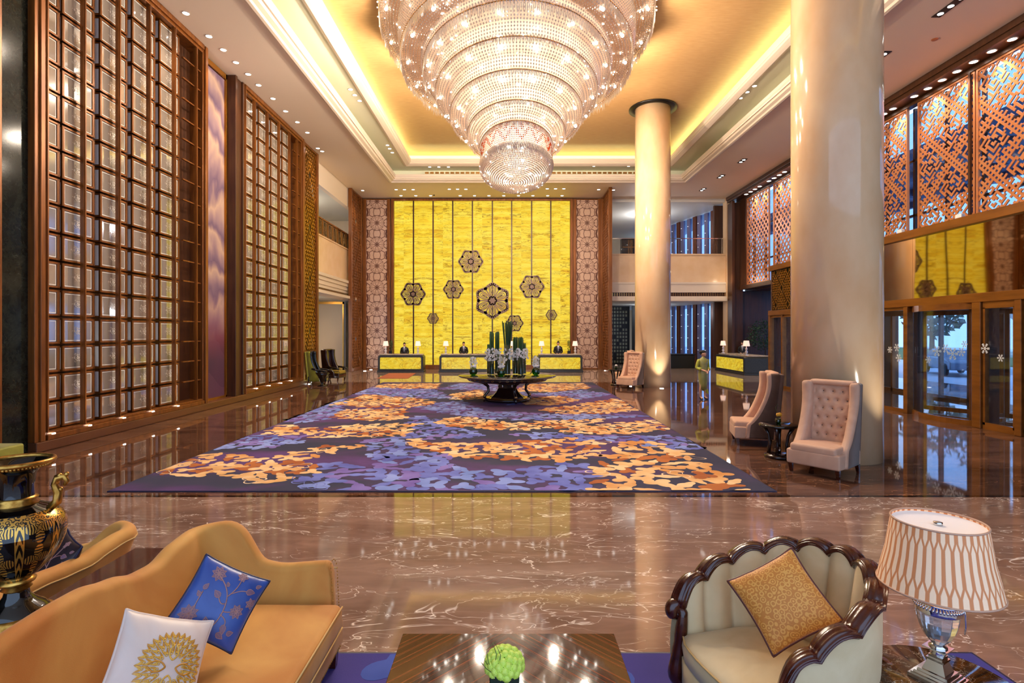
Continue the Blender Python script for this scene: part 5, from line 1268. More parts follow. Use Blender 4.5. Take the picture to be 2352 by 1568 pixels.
person('person', 'clerk in a black uniform behind the valet desk, face turned left', (14.38, 33.45, 0), radians(-25), 'suit', H=1.78, turn=radians(-25))
person('person', 'hostess in an olive gold dress standing with hands clasped on the marble floor', (xat(1615, 18.75), 18.75, 0), radians(14), 'dress', H=1.70, turn=radians(42))

# ------------------------------------------------------------ round centre table
TX, TY = -.04, 18.2
t = thing('centre_table', 'large round black and gilt table standing on the purple carpet', 'table', (TX, TY, ZC + .003)); R = 1.63
mat('table_top_gloss', hx('2a1d0e'), .03, ior=2.2)
m = MB(); m.lathe([(1.28, .80), (R - .03, .82), (R, .84), (R, .86), (R - .03, .875), (0, .875)], 72); m.build('table_top', ['table_top_gloss'], t, local=True)
m = MB(); m.lathe([(1.30, .74), (1.33, .73), (1.33, .80), (1.25, .80)], 72, cap=False); m.lathe([(1.2, .68), (1.30, .70), (1.30, .80), (0, .80), (0, .68), (1.2, .68)], 72, cap=False); ap = m.build('apron', ['dark_wood'], t, local=True)
m = MB()
for i in range(36):
    a = 2 * pi * i / 36; m.tube([(1.335 * cos(a) + .035 * cos(b_) * -sin(a), 1.335 * sin(a) + .035 * cos(b_) * cos(a), .765 + .028 * sin(b_)) for b_ in [2 * pi * q / 8 for q in range(8)]], .007, 4, closed=True)
m.build('brass_studs', ['brass'], ap, local=True)
m = MB(); rings = []
for z, r in ((.12, .62), (.16, .60), (.22, .52), (.32, .42), (.45, .34), (.58, .32), (.68, .34)): rings.append([(r * cos(pi / 6 + 2 * pi * i / 6), r * sin(pi / 6 + 2 * pi * i / 6), z) for i in range(6)])
m.loft(rings, sm=False); m.build('pedestal', ['dark_wood'], t, local=True)
m = MB()
for i in range(6):
    a = pi / 6 + pi / 3 * i + pi / 6; x, y = .30 * cos(a), .30 * sin(a); m.ell((x * 1.02, y * 1.02, .52), (.02, .02, .07), 8, 6)
m.build('silver_inlay', ['chrome'], t, local=True)
m = MB(); m.lathe([(.74, .04), (.76, .06), (.76, .10), (.70, .12), (0, .12), (0, .04)], 48, cap=False); m.build('base_plinth', ['dark_wood'], t, local=True)
m = MB(); m.lathe([(.72, .121), (.60, .121), (.60, .128), (.72, .128), (.72, .121)], 48, cap=False); m.build('gilt_ring', ['gold_plain'], t, local=True)
for i in range(4):
    a = radians(-160 + 90 * i) ; d = Vector((cos(a), sin(a), 0)); P = [d * 1.0 + Vector((0, 0, .70)), d * .82 + Vector((0, 0, .64)), d * .68 + Vector((0, 0, .52)), d * .66 + Vector((0, 0, .36)), d * .76 + Vector((0, 0, .24)), d * .80 + Vector((0, 0, .16)), d * .74 + Vector((0, 0, .10)), d * .84 + Vector((0, 0, .045))]
    m = MB(); m.tube(P, [.07, .065, .05, .045, .045, .05, .05, .04], 10); lg = m.build('scroll_leg', ['dark_wood'], t, local=True)
    m = MB(); m.ell(d * .80 + Vector((0, 0, .20)), .055, 10, 8); m.build('brass_boss', ['brass'], lg, local=True)
# vases with reeds and orchids
def orchids(m, r_, cx, cy_, z0, z1, rad, n, mi=0):
    for i in range(n):
        a = r_.uniform(0, 6.28); rr = rad * r_.uniform(.3, 1); c = Vector((cx + rr * cos(a), cy_ + rr * sin(a), r_.uniform(z0, z1)))
        for q in range(5):
            b_ = 2 * pi * q / 5 + r_.uniform(0, 1); n_ = Vector((cos(b_), r_.uniform(-.4, .4), sin(b_))) * .038; s_ = Vector((-sin(b_), .2, cos(b_))) * .018; m.add([c, c + n_ * .6 + s_, c + n_, c + n_ * .6 - s_], [(0, 1, 2, 3)], mi)
ZT = ZC + .003 + .876
for px, ty, wd, dy, fl, lb in ((1129, 761, 14, 0, 0, 'tall reed filled vase at the left of the group on the centre table'), (1124, 790, 12, .35, 0, 'shorter reed vase behind the left tall one on the centre table'), (1142, 761, 12, .45, 0, 'slim dark reed vase left of the tallest on the centre table'),
                      (1165, 736, 17, .1, .5, 'tallest flaring bunch of green reeds on the centre table'), (1184, 773, 14, .3, 0, 'reed vase right of the tallest on the centre table'), (1196, 773, 14, -.1, 0, 'wide reed vase at the right of the group on the centre table'), (1203, 787, 12, .35, 0, 'shortest reed vase at the far right of the group')):
    Y = TY + dy; p = PX(px, ty, Y); h = p.z - ZT; r = wd / 2 / FPX * Y
    t = thing('reed_vase', lb, 'vase', (p.x, Y, ZT), group='reed vases on the centre table')
    m = MB(); m.lathe([(r * .9, 0), (r * .9, h * .55), (r * .86, h * .55), (r * .86, .03), (0, .03)], 20, cap=False); m.build('glass_cylinder', ['clear_glass'], t, local=True)
    m = MB(); r_ = random.Random(px)
    for i in range(46):
        a = r_.uniform(0, 6.28); rr = r * .78 * sqrt(r_.random()); rt = rr * (1 + fl) * (1 + (.3 if fl else 0)); m.tube([(rr * cos(a), rr * sin(a), .02), (rr * cos(a), rr * sin(a), h * .5), (rt * cos(a), rt * sin(a), h * r_.uniform(.94, 1))], .011, 4)
    m.build('reeds', ['reed'], t, local=True)
    m = MB(); zo = PX(0, 812, Y).z - ZT; orchids(m, r_, 0, -.06, zo - .22, zo + .18, .15, 46); m.build('orchid_spray', ['orchid'], t, local=True)['kind'] = 'stuff'
for px, py, dy, lb in ((1087, 862, -.1, 'round green glass bowl of white flowers at the left of the centre table'), (1151, 866, -.55, 'round green glass bowl of white flowers at the front of the centre table'), (1231, 862, -.1, 'round green glass bowl of white flowers at the right of the centre table')):
    Y = TY + dy; x = xat(px, Y); t = thing('flower_bowl', lb, 'flower bowl', (x, Y, ZT), group='green flower bowls on the centre table')
    m = MB(); m.lathe([(.06, 0), (.11, .03), (.145, .11), (.13, .19), (.10, .23), (.095, .23), (.125, .19), (.135, .11), (.1, .035), (0, .01)], 22); m.build('green_bowl', ['green_glass'], t, local=True)
    m = MB(); r_ = random.Random(px)
    for i in range(16): a = r_.uniform(0, 6.28); rr = .08 * sqrt(r_.random()); m.ell((rr * cos(a), rr * sin(a), .27 + r_.uniform(0, .04)), .038, 8, 6)
    orchids(m, r_, 0, 0, .3, .62, .13, 34); m.build('white_flowers', ['orchid'], t, local=True)['kind'] = 'stuff'
    m = MB()
    for i in range(9): a = r_.uniform(0, 6.28); m.tube([(0, 0, .1), (.06 * cos(a), .06 * sin(a), .35), (.15 * cos(a), .15 * sin(a), .66)], .005, 4)
    m.build('stems', ['twig'], t, local=True)

# ------------------------------------------------------------ wing chairs
def wing_chair(name, lb, loc, rz, fab, back, face=None, tuft=True, arms=False, H=1.48, seat=None):
    """faces -Y locally"""
    t = thing(name, lb, 'armchair', loc, rz); w, d = .82, .80; sh = .44
    m = MB(); m.rbox((0, -.02, .27), (w, d, .24), .03); m.build('seat_base', [fab], t, local=True)
    m = MB(); m.rbox((0, -.09, .42), (w - .10, d - .14, .15), .05); m.build('seat_cushion', [seat or fab], t, local=True)
    bw = .60
    def back_f(u, v):
        x = (u - .5) * bw; z = .44 + v * (H - .46); y = .25 + .10 * v
        if tuft:
            g = 0
            rows = 7; fz = v * rows; r0 = round(fz); cx = x / (bw / 4) + (.5 if r0 % 2 else 0)
            dx = (cx - round(cx)) * bw / 4; dz = (fz - r0) / rows * (H - .46); dd = sqrt(dx * dx + dz * dz); g = max(0, 1 - dd / .06) ** 1.5
            if .5 < fz < rows - .3 and abs(x) < bw * .46: y += .045 * g
            y -= .02
        return (x, y, z)
    m = MB(); m.grid(back_f, 44, 70); ib = m.build('inner_back', [face or fab], t, local=True)
    if tuft:
        q = MB()
        for r0 in range(1, 7):
            for c_ in range(-2, 3):
                x = (c_ - (.5 if r0 % 2 else 0)) * bw / 4
                if abs(x) < bw * .44: v = r0 / 7; q.ell((x, .25 + .1 * v + .018, .44 + v * (H - .46)), (.012, .008, .012), 8, 5)
        q.build('tufting_buttons', [back], ib, local=True)
    # shell: outer back plate plus flaring wings, one closed sheet with thickness
    def prof(s):      # s -1..1 along the plan, returns outer point at height factor
        return s
    def wing_front(z):      # how far forward the wing reaches at height z (0 = back plane)
        u = (z - .40) / (H - .40)
        if u < 0: return .52
        return .30 * (1 - u) ** 5 + .25 + .03 * sin(u * pi * 2)
    for s_ in (-1, 1):
        m = MB(); N = 26
        def ring(z, k):
            f = wing_front(z); yb = .33 + .11 * (z - .4) / (H - .4); fl = .02 + .03 * max(0, (z - .8)) 
            xi, xo = s_ * (bw / 2 - .005), s_ * (w / 2)
            yf = yb - f
            top = 1 if z < H - .05 else sqrt(max(0, 1 - ((z - H + .05) / .05) ** 2))
            r = .045
            pts = [(xi, yb), (xi, yf + r), (xi + s_ * .01, yf + r * .3), (xi + s_ * .035, yf), (xo + s_ * fl - s_ * .02, yf - .01), (xo + s_ * fl, yf + r * .5), (xo + s_ * fl * .8, yf + r * 1.5), (xo, yb)]
            return [(x, y, z) for x, y in pts]
        zs = [.16] + [.20 + (H - .06 - .2) * i / N for i in range(N + 1)] + [H - .03, H - .01, H]
        rg_ = []
        for i, z in enumerate(zs):
            r = ring(min(z, H - .001), i)
            if z > H - .05:
                e = (z - (H - .05)) / .05; cx = sum(p[0] for p in r) / 8; cyy = sum(p[1] for p in r) / 8; sc = sqrt(max(.05, 1 - e * e * .8)); r = [(cx + (p[0] - cx) * sc, cyy + (p[1] - cyy) * (sc * .3 + .7), p[2]) for p in r]
            rg_.append(r)
        m.loft(rg_); m.mi = [0 if True else 0 for _ in m.mi]
        # outer faces take the back fabric
        for fi, f in enumerate(m.f):
            if len(f) == 4 and f[0] % 8 in (6, 7) and f[1] % 8 in (7, 0): m.mi[fi] = 1
        m.build('wing', [fab, back], t, local=True)
    m = MB(); R_ = Matrix.Rotation(-.10, 3, 'X'); m.rbox((0, .40, (H + .16) / 2), (w - .02, .12, H - .18), .03, R=Matrix.Rotation(-.085, 3, 'X')); m.build('outer_back', [back], t, local=True)
    m = MB(); m.rbox((0, .355, H - .02), (bw + .10, .16, .09), .04); m.build('top_roll', [fab], t, local=True)
    if arms:
        for s_ in (-1, 1): m = MB(); m.tube([(s_ * .42, .2, .72), (s_ * .42, 0, .66), (s_ * .42, -.3, .62), (s_ * .42, -.44, .58)], [.05, .045, .045, .055], 8); m.build('arm_rest', ['black_gloss'], t, local=True)
    for x in (-.36, .36):
        for y in (-.36, .36):
            m = MB(); m.loft([[(x + a * .02, y + (.02 if y < 0 else .05) + b_ * .02, 0) for a, b_ in ((-1, -1), (1, -1), (1, 1), (-1, 1))], [(x + a * .032, y + b_ * .032, .16) for a, b_ in ((-1, -1), (1, -1), (1, 1), (-1, 1))]], sm=False); m.build('leg', ['mahogany'], t, local=True)
    return t
def face(dx, dy): return atan2(dx, -dy)
wing_chair('wing_chair', 'pink tufted wing chair facing the camera beside the nearer column', (5.20, 8.98, 0), face(-.80, -.60), 'pink_velvet', 'taupe_back')
wing_chair('wing_chair', 'pink wing chair seen from the side behind the small round table', (5.12, 11.38, 0), face(-.97, .26), 'pink_velvet', 'taupe_back')
wing_chair('wing_chair', 'pink tufted wing chair beside the farther column', (5.05, 22.6, 0), face(-.72, -.69), 'pink_velvet', 'taupe_back')
wing_chair('wing_chair', 'pink wing chair mostly hidden behind the one beside the farther column', (5.28, 24.9, 0), face(-.98, .1), 'pink_velvet', 'taupe_back')
wing_chair('wing_chair', 'olive green and black wing chair facing right beside the gold lattice screen', (-8.48, 24.3, 0), face(.99, .12) , 'black_gloss', 'olive_velvet', face='black_gloss', tuft=False, arms=True)
wing_chair('wing_chair', 'dark wing chair with a gold striped seat behind the olive green one', (-8.35, 26.1, 0), face(.98, -.15), 'dark_wood', 'dark_wood', tuft=False, arms=True, H=1.5, seat='striped_fabric')
def side_table(lb, loc, R=.33, H=.62):
    t = thing('side_table', lb, 'side table', loc); m = MB(); m.lathe([(R - .02, H - .05), (R, H - .04), (R, H - .01), (R - .02, H), (0, H)], 40); m.build('table_top', ['black_gloss'], t, local=True)
    m = MB(); m.lathe([(R * .72, 0), (R * .72, .05), (R * .5, .08), (0, .08)], 32); m.build('base', ['dark_wood'], t, local=True)
    for i in range(4):
        a = pi / 4 + i * pi / 2 + .2; d = Vector((cos(a), sin(a), 0)); m = MB(); m.tube([d * R * .5 + Vector((0, 0, .05)), d * R * .42 + Vector((0, 0, .25)), d * R * .5 + Vector((0, 0, .42)), d * R * .74 + Vector((0, 0, H - .05))], [.035, .03, .03, .04], 8); m.build('leg', ['dark_wood'], t, local=True)
    m = MB(); m.ell((0, 0, .14), .06, 14, 10); m.build('ball', ['chrome'], t, local=True)
side_table('small round black table between the two pink wing chairs at the nearer column', (4.98, 10.05, 0)); side_table('small round black table left of the pink wing chair at the farther column', (4.72, 23.9, 0), .33, .7)
def glass_flower(lb, p, tul=True):
    t = thing('flower_glass', lb, 'flower vase', p); m = MB(); m.lathe([(.035, 0), (.05, .04), (.045, .10), (.04, .10), (.045, .04), (0, .01)], 16); m.build('green_glass_vase', ['green_glass'], t, local=True)
    m = MB(); r_ = random.Random(5)
    for i in range(5): a = r_.uniform(0, 6.28); c = Vector((.04 * cos(a), .04 * sin(a), .14 + r_.uniform(0, .04))); m.ell(c, (.025, .025, .035), 8, 6)
    m.build('yellow_blooms', ['tulip_yellow' if tul else 'orchid'], t, local=True)
    m = MB(); m.tube([(0, 0, .06), (-.02, 0, .2), (-.05, 0, .3), (-.02, 0, .36), (.03, 0, .3)], .003, 4); m.build('twig', ['twig'], t, local=True)
glass_flower('small green glass of yellow flowers on the round table by the nearer column', (4.98, 10.05, .621)); glass_flower('small green glass of white flowers on the round table by the farther column', (4.72, 23.9, .701), False)
t = thing('tulip_table', 'small black tulip shaped table before the olive green wing chair', 'side table', (-8.05, 23.5, 0)); m = MB(); m.lathe([(.20, 0), (.18, .03), (.07, .06), (.06, .12), (.12, .3), (.2, .46), (.27, .56), (.26, .56), (0, .5)], 28); m.build('pedestal', ['black_gloss'], t, local=True); m = MB(); m.lathe([(.29, .56), (.29, .58), (0, .58)], 28); m.build('table_top', ['black_gloss'], t, local=True)
t = thing('green_armchair', 'corner of a green and black armchair cut off at the left edge', 'armchair', (-9.0 + .42, 8.75, 0)); m = MB(); m.rbox((0, 0, .3), (.9, .8, .3), .04); m.build('seat_cushion', ['olive_velvet'], t, local=True); m = MB(); m.tube([(-.4, -.38, .68), (0, -.4, .66), (.35, -.4, .64), (.47, -.4, .62)], [.05, .05, .05, .04], 8); m.build('arm_rest', ['black_gloss'], t, local=True); m = MB(); m.rbox((-.38, 0, .7), (.12, .8, 1.0), .04); m.build('backrest', ['black_gloss'], t, local=True)
for x in (-.36, .4):
    for y in (-.34, .34): m = MB(); m.tube([(x, y, .16), (x, y, 0)], [.035, .02], 8); m.build('leg', ['dark_wood'], t, local=True)
# indoor tree behind the valet desk
t = thing('potted_tree', 'leafy green potted tree in the dark recess behind the valet desk', 'plant', (15.35, 32.6, 0)); m = MB(); m.lathe([(.25, 0), (.32, .5), (.29, .5), (.27, .42), (0, .42)], 20); m.build('pot', ['black_metal'], t, local=True)
m = MB(); m.tube([(0, 0, .4), (.05, 0, 1.2), (-.1, .05, 2.0)], [.05, .04, .03], 8); m.build('trunk', ['bark'], t, local=True)
m = MB(); r_ = random.Random(9)
for i in range(1500):
    a = r_.uniform(0, 6.28); q = r_.uniform(-1, 1); rr = r_.uniform(.3, 1) ** .6; c = Vector((-.1 + rr * .95 * cos(a) * sqrt(1 - q * q), rr * .85 * sin(a) * sqrt(1 - q * q), 2.2 + rr * .95 * q)); b_ = r_.uniform(0, 6.28); d = Vector((cos(b_) * .11, sin(b_) * .11, r_.uniform(-.1, .03))); e2 = Vector((-sin(b_) * .03, cos(b_) * .03, .01)); m.add([c, c + d * .5 + e2, c + d, c + d * .5 - e2], [(0, 1, 2, 3)])
m.build('foliage', ['leaf'], t, local=True)
# floor uplights
for i, (px, py, lb) in enumerate(((852, 849, 'small floor uplight at the foot of the left rosette panel'), (838, 852, 'small floor uplight at the foot of the left brown lattice screen'), (1391, 851, 'small floor uplight at the foot of the right brown lattice screen'), (708, 882, 'small floor uplight before the gold lit lattice screen'), (1450, 887, 'small floor uplight under the wing chair at the farther column'), (1520, 892, 'small floor uplight at the foot of the farther column'))):
    p = FLp(px, py); m = MB(); m.lathe([(0, 0), (.08, 0), (.08, .015), (0, .018)], 14, c=(0, 0, 0)); tag(m.build('floor_uplight', ['uplight_emit'], loc=(p.x, p.y, .001), local=True), lb, 'floor light'); lamp('SPOT', 'uplight_beam', (p.x, p.y, .08), 60, (1, .88, .7), .03, (pi, 0, 0), spot=1.4, blend=.8)
lamp('SPOT', 'uplight_beam', (6.75, 9.05, .08), 50, (1, .9, .72), .03, (pi - .12, 0, 0), spot=1.2, blend=.8)
# ------------------------------------------------------------ sofas
def lerp_tab(tab, x):
    if x <= tab[0][0]: return tab[0][1]
    for (a, b), (c, d) in zip(tab[:-1], tab[1:]):
        if x <= c: u = (x - a) / (c - a); u = u * u * (3 - 2 * u); return b + (d - b) * u
    return tab[-1][1]
def sofa(lb, x_back, ya, yb, depth, s, fab='orange_velvet', hump=1.035, dip=.915, endh=.985, armh=.70, seats=True):
    """camel back sofa, back along Y at x_back, faces +X when s=1"""
    t = thing('camelback_sofa', lb, 'sofa', (x_back, (ya + yb) / 2, ZC + .002)); oy = (ya + yb) / 2; L = yb - ya
    # plan path of the inner face
    r = .11; P = []; hgt = []
    def H_back(y):
        u = abs((y - oy)) / (L / 2)
        return lerp_tab([(0, hump), (.15, hump - .005), (.32, (hump + dip) / 2 + .012), (.5, dip + .012), (.64, dip), (.78, endh - .012), (.9, endh), (1.0, endh)], u)
    n1 = 14
    arm = lambda q: lerp_tab([(0, endh), (.05, endh - .03), (.30, armh + .02), (.45, armh), (1, armh + .02)], q)
    pts = []
    for i in range(n1 + 1): q = 1 - i / n1; pts.append((r + q * (depth - r), -L / 2, arm(q * .93 + .07), 0, -1))
    for i in range(1, 6): a = pi / 2 * i / 6; pts.append((r - r * sin(a), -L / 2 + r - r * cos(a), endh, -sin(a), -cos(a)))
    for i in range(41): y = -L / 2 + r + (L - 2 * r) * i / 40; pts.append((0, y, H_back(y + oy), -1, 0))
    for i in range(1, 6): a = pi / 2 * i / 6; pts.append((r - r * cos(a), L / 2 - r + r * sin(a), endh, -cos(a), sin(a)))
    for i in range(n1 + 1): q = i / n1; pts.append((r + q * (depth - r), L / 2, arm(q * .93 + .07), 0, 1))
    N = len(pts); rings = []; th = .11
    for i, (x, y, h, nx, ny) in enumerate(pts):
        back = 1 if 20 <= i <= 60 else 0
        fl = .07 if back else .09
        prof = []
        for k in range(9):
            u = k / 8; prof.append((fl * u ** 2.2, .16 + (h - .06 - .16) * u))
        cx = fl + .055
        for k in range(1, 8): a = pi - pi * 1.25 * k / 8; prof.append((cx + .062 * cos(a) * 1.0, h - .06 + .062 * sin(a)))
        prof.append((fl * .75 + th * .95, h - .16)); prof.append((th + .01, h * .55)); prof.append((th, .16))
        rk = max(0, (x - depth * .5) / (depth * .5)) * .07; rings.append([(s * (x + nx * o - rk * max(0, z - .3) / .4), y + ny * o, z) for o, z in prof])
    m = MB(); m.loft(rings)
    if s < 0: m.f = [f[::-1] for f in m.f]
    bk = m.build('upholstered_back', [fab], t, local=True)
    sd = bk.modifiers.new('sub', 'SUBSURF'); sd.levels = 1; sd.render_levels = 1
    # piping along the outer edge of the roll
    m = MB(); m.tube([rings[i][15] for i in range(0, N)], .006, 6); m.build('piping', ['sofa_piping'], t, local=True)
    # seat deck and cushion
    m = MB(); m.rbox((s * (depth / 2 + .03), 0, .235), (depth + .02, L + .12, .17), .02); m.build('seat_rail', [fab], t, local=True)
    nC = 2
    for k in range(nC):
        w = (L - .04) / nC; y0 = -L / 2 + .02 + w * (k + .5)
        m = MB(); m.rbox((s * (depth / 2 + .07), y0, .375), (depth + .0, w - .005, .175), .055, k=4)
        m.v = [(a, b_, c + (.035 * cos((b_ - y0) / w * pi * .9) * cos((a - s * depth / 2) / depth * pi * .8) if c > .37 else 0)) for a, b_, c in m.v]
        cu = m.build('seat_cushion', [fab], t, local=True)
        m = MB(); xx = s * (depth + .065)
        for zc in (.445, .305): m.tube([(xx, y0 - w / 2 + .03, zc), (xx, y0 + w / 2 - .03, zc)], .006, 6)
        m.build('cushion_piping', ['sofa_piping'], cu, local=True)
    # nail heads down the arm fronts and along the rail
    for e in (0, N - 1):
        m = MB(); R_ = rings[e]; face_x = s * depth
        prev = None; cnt = 0
        for a, b_ in zip(R_[:-1], R_[1:]):
            a, b_ = Vector(a), Vector(b_); d = (b_ - a).length; k = max(1, int(d / .018))
            for q in range(k): c = a + (b_ - a) * q / k; m.ell((c.x + s * .002, c.y, c.z), (.004, .0065, .0065), 6, 4)
        m.build('nail_heads', ['gilt'], t, local=True)['kind'] = 'stuff'
    m = MB()
    for q in range(int(L / .02)): m.ell((s * (depth + .042), -L / 2 + q * .02, .165), (.004, .0065, .0065), 6, 4)
    m.build('rail_nail_heads', ['gilt'], t, local=True)['kind'] = 'stuff'
    for x in (.02, depth - .02):
        for y in (-L / 2 - .02, L / 2 + .02):
            m = MB(); m.loft([[(s * x + a * .022, y + b_ * .022, 0) for a, b_ in ((-1, -1), (1, -1), (1, 1), (-1, 1))], [(s * x + a * .036, y + b_ * .036, .16) for a, b_ in ((-1, -1), (1, -1), (1, 1), (-1, 1))]], sm=False); m.build('leg', ['mahogany'], t, local=True)
    return t
sofa('orange velvet camelback sofa in the left foreground with two pillows', -2.0, 1.30, 3.70, .82, 1, hump=1.025, dip=.905, endh=.962, armh=.655)
sofa('second orange velvet sofa standing back to back behind the dark console', -3.06, 1.75, 4.2, .9, -1, hump=.80, dip=.755, endh=.79, armh=.58)
# console between the sofas
t = thing('console_table', 'long dark red wood console between the two orange sofas', 'console table', (-2.5, 2.75, 0)); m = MB(); m.box(-.21, .21, -1.3, 1.2, .70, .74); m.build('table_top', ['console_wood'], t, bev=.004, local=True)
m = MB(); m.box(-.16, .16, -1.22, 1.12, .60, .70); m.build('apron', ['console_wood'], t, local=True)
for x in (-.13, .13):
    for y in (-1.2, 1.1): m = MB(); m.box(x - .03, x + .03, y - .03, y + .03, .002, .6); m.build('leg', ['console_wood'], t, local=True)
# ------------------------------------------------------------ pillows
def pillow(name, lb, c, nrm, upv, size, thick, fab, pipe, deco=None):
    n_ = Vector(nrm).normalized(); u_ = Vector(upv); u_ = (u_ - n_ * u_.dot(n_)).normalized(); r_ = u_.cross(n_)
    t = thing(name, lb, 'pillow', tuple(c)); h = size / 2
    def pt(x, y, sg, lift=0):
        e = max(0, (1 - x * x) * (1 - y * y)); z = thick / 2 * e ** .42
        px = x * (1 - .07 * (1 - y * y)); py = y * (1 - .07 * (1 - x * x))
        wr = .006 * sin(9 * x + 5 * y) * (abs(x * y)) 
        return r_ * (px * h) + u_ * (py * h) + n_ * (sg * z + lift + wr)
    m = MB(); N = 26; T = lambda i: sin((i / N * 2 - 1) * pi / 2)
    for sg in (1, -1): m.grid(lambda a, b_: pt(sin((a * 2 - 1) * pi / 2), sin((b_ * 2 - 1) * pi / 2), sg), N, N, flip=sg < 0)
    m.build('cover', [fab], t, local=True)
    P = []
    for k in range(4):
        for i in range(16):
            q = sin((i / 16 * 2 - 1) * pi / 2); x, y = ((q, -1), (1, q), (-q, 1), (-1, -q))[k]; P.append(pt(x, y, 1))
    m = MB(); m.tube(P, .0075, 7, closed=True); m.build('piping', [pipe], t, local=True)
    if deco: deco(t, lambda x, y, l=.003: pt(x, y, 1, l))
    return t
def petal(m, S, cx, cy, a, L, W, mi, bend=0.0, lift=.0025, n=9):
    ca, sa = cos(a), sin(a); up_, dn = [], []
    for i in range(n + 1):
        u = i / n; w = W * sin(pi * u ** .7) ; off = bend * sin(u * pi / 2) * L * u
        for q, l in ((w, up_), (-w, dn)):
            x, y = L * u, q + off; l.append((cx + x * ca - y * sa, cy + x * sa + y * ca))
    cl = lambda v: max(-.93, min(.93, v))
    vs = [S(cl(x), cl(y), lift) for x, y in up_] + [S(cl(x), cl(y), lift) for x, y in dn]; k = n + 1
    m.add(vs, [(i, i + 1, k + i + 1, k + i) for i in range(n)], mi, True)
def stroke(m, S, pts, r, mi):
    cl = lambda v: max(-.95, min(.95, v)); m.tube([S(cl(x), cl(y), .002) for x, y in pts], r, 5, mi)
def bez(a, b, c, n=14): return [((1 - t) ** 2 * a[0] + 2 * t * (1 - t) * b[0] + t * t * c[0], (1 - t) ** 2 * a[1] + 2 * t * (1 - t) * b[1] + t * t * c[1]) for t in [i / n for i in range(n + 1)]]
def leaf_out(m, S, cx, cy, a, L, W):
    petal(m, S, cx, cy, a, L, W, 0)
    ca, sa = cos(a), sin(a); pts = []
    for i in range(21):
        u = i / 10; s_ = 1
        if u > 1: u = 2 - u; s_ = -1
        w = W * sin(pi * u ** .7) * s_ * (1 + .12 * cos(i * 3)); pts.append((cx + L * u * ca - w * sa, cy + L * u * sa + w * ca))
    stroke(m, S, pts, .0016, 1); stroke(m, S, [(cx, cy), (cx + L * .8 * ca, cy + L * .8 * sa)], .0014, 1)
def floral(t, S):
    m = MB()
    stroke(m, S, bez((-.05, -.95), (.35, -.5), (.15, .1)), .0035, 1); stroke(m, S, bez((.15, .1), (.05, .4), (-.35, .62)), .003, 1); stroke(m, S, bez((.12, .2), (.3, .5), (.25, .8)), .003, 1); stroke(m, S, bez((.18, .3), (.4, .5), (.55, .5)), .0025, 1)
    stroke(m, S, bez((.2, -.2), (.35, -.2), (.5, -.1)), .003, 1); stroke(m, S, bez((.18, -.3), (.45, -.35), (.45, -.5)), .003, 1); stroke(m, S, bez((.15, -.0), (.05, -.1), (-.1, .1)), .003, 1); stroke(m, S, bez((-.55, -.75), (-.6, -.3), (-.6, .1)), .003, 1)
    for cx, cy, k, L in ((-.42, .68, 8, .22), (.58, -.08, 8, .2), (-.62, -.55, 9, .26), (.85, .25, 6, .15), (.25, .86, 6, .16)):
        for i in range(k): leaf_out(m, S, cx, cy, 2 * pi * i / k, L, L * .3)
    for cx, cy, a, L in ((-.08, .1, 2.6, .26), (.55, .5, .2, .26), (.42, -.5, -1.2, .26), (-.02, -.75, 2.0, .3), (-.62, .15, 1.2, .2), (-.6, -.05, 2.4, .18), (.35, -.75, -.3, .24), (.62, -.68, .6, .2), (-.3, -.9, .8, .2), (.75, .7, .6, .16), (.0, .45, 2.2, .14)):
        leaf_out(m, S, cx, cy, a, L, L * .32)
    m.build('embroidery', ['mauve_thread', 'copper_thread'], t, local=True)['kind'] = 'stuff'
def damask(t, S):
    m = MB(); r_ = random.Random(4); cx0, cy0 = .18, -.18
    for sx in (1, -1):
        for sy in (1, -1):
            for ring_, (R, k, L) in enumerate(((.62, 8, .17), (.46, 6, .17), (.30, 4, .17))):
                for i in range(k):
                    a = pi / 2 * (i + .5) / k; rx, ry = R * cos(a), R * 1.05 * sin(a)
                    if rx < .05 or ry < .05: continue
                    x, y = cx0 + sx * rx, cy0 + sy * ry
                    ang = atan2(sy * sin(a), sx * cos(a))
                    for da, sc, mi in ((-.9, 1, 0), (.0, .8, 1), (.9, .9, 0)): petal(m, S, x, y, ang + da * sx * sy, L * sc, L * .17, mi, bend=.5 * sx * sy * (1 if da < 0 else -1))
                    q = MB(); c = [(x + .035 * cos(b_), y + .035 * sin(b_)) for b_ in [2 * pi * j / 8 for j in range(9)]]; stroke(m, S, c, .0022, 1)
            stroke(m, S, bez((cx0 + sx * .12, cy0), (cx0 + sx * .3, cy0 + sy * .22), (cx0 + sx * .52, cy0 + sy * .02)), .004, 0)
            stroke(m, S, bez((cx0, cy0 + sy * .16), (cx0 + sx * .2, cy0 + sy * .3), (cx0 + sx * .02, cy0 + sy * .5)), .004, 1)
    m.build('embroidery', ['gold_thread', 'pale_gold_thread'], t, local=True)['kind'] = 'stuff'
pillow('pillow', 'blue satin pillow with mauve flower embroidery in the far corner of the orange sofa', PX(502, 1384, 3.08), (.50, -.74, .45), (.50, .1, .86), .39, .15, 'blue_satin', 'navy_piping', floral)
pillow('pillow', 'ivory pillow with gold scroll embroidery on the orange sofa', PX(362, 1522, 2.68), (.72, -.44, .54), (.48, .1, .87), .43, .16, 'ivory_satin', 'ivory_satin', damask)
pillow('pillow', 'dark patterned pillow on the second orange sofa behind the black vase', PX(128, 1300, 3.75), (-.5, -.7, .5), (.2, .1, 1), .40, .12, 'dark_pillow' if 'dark_pillow' in MATS else mat('dark_pillow', hx('2a1c22'), .5), 'navy_piping', lambda t, S: floral(t, S))
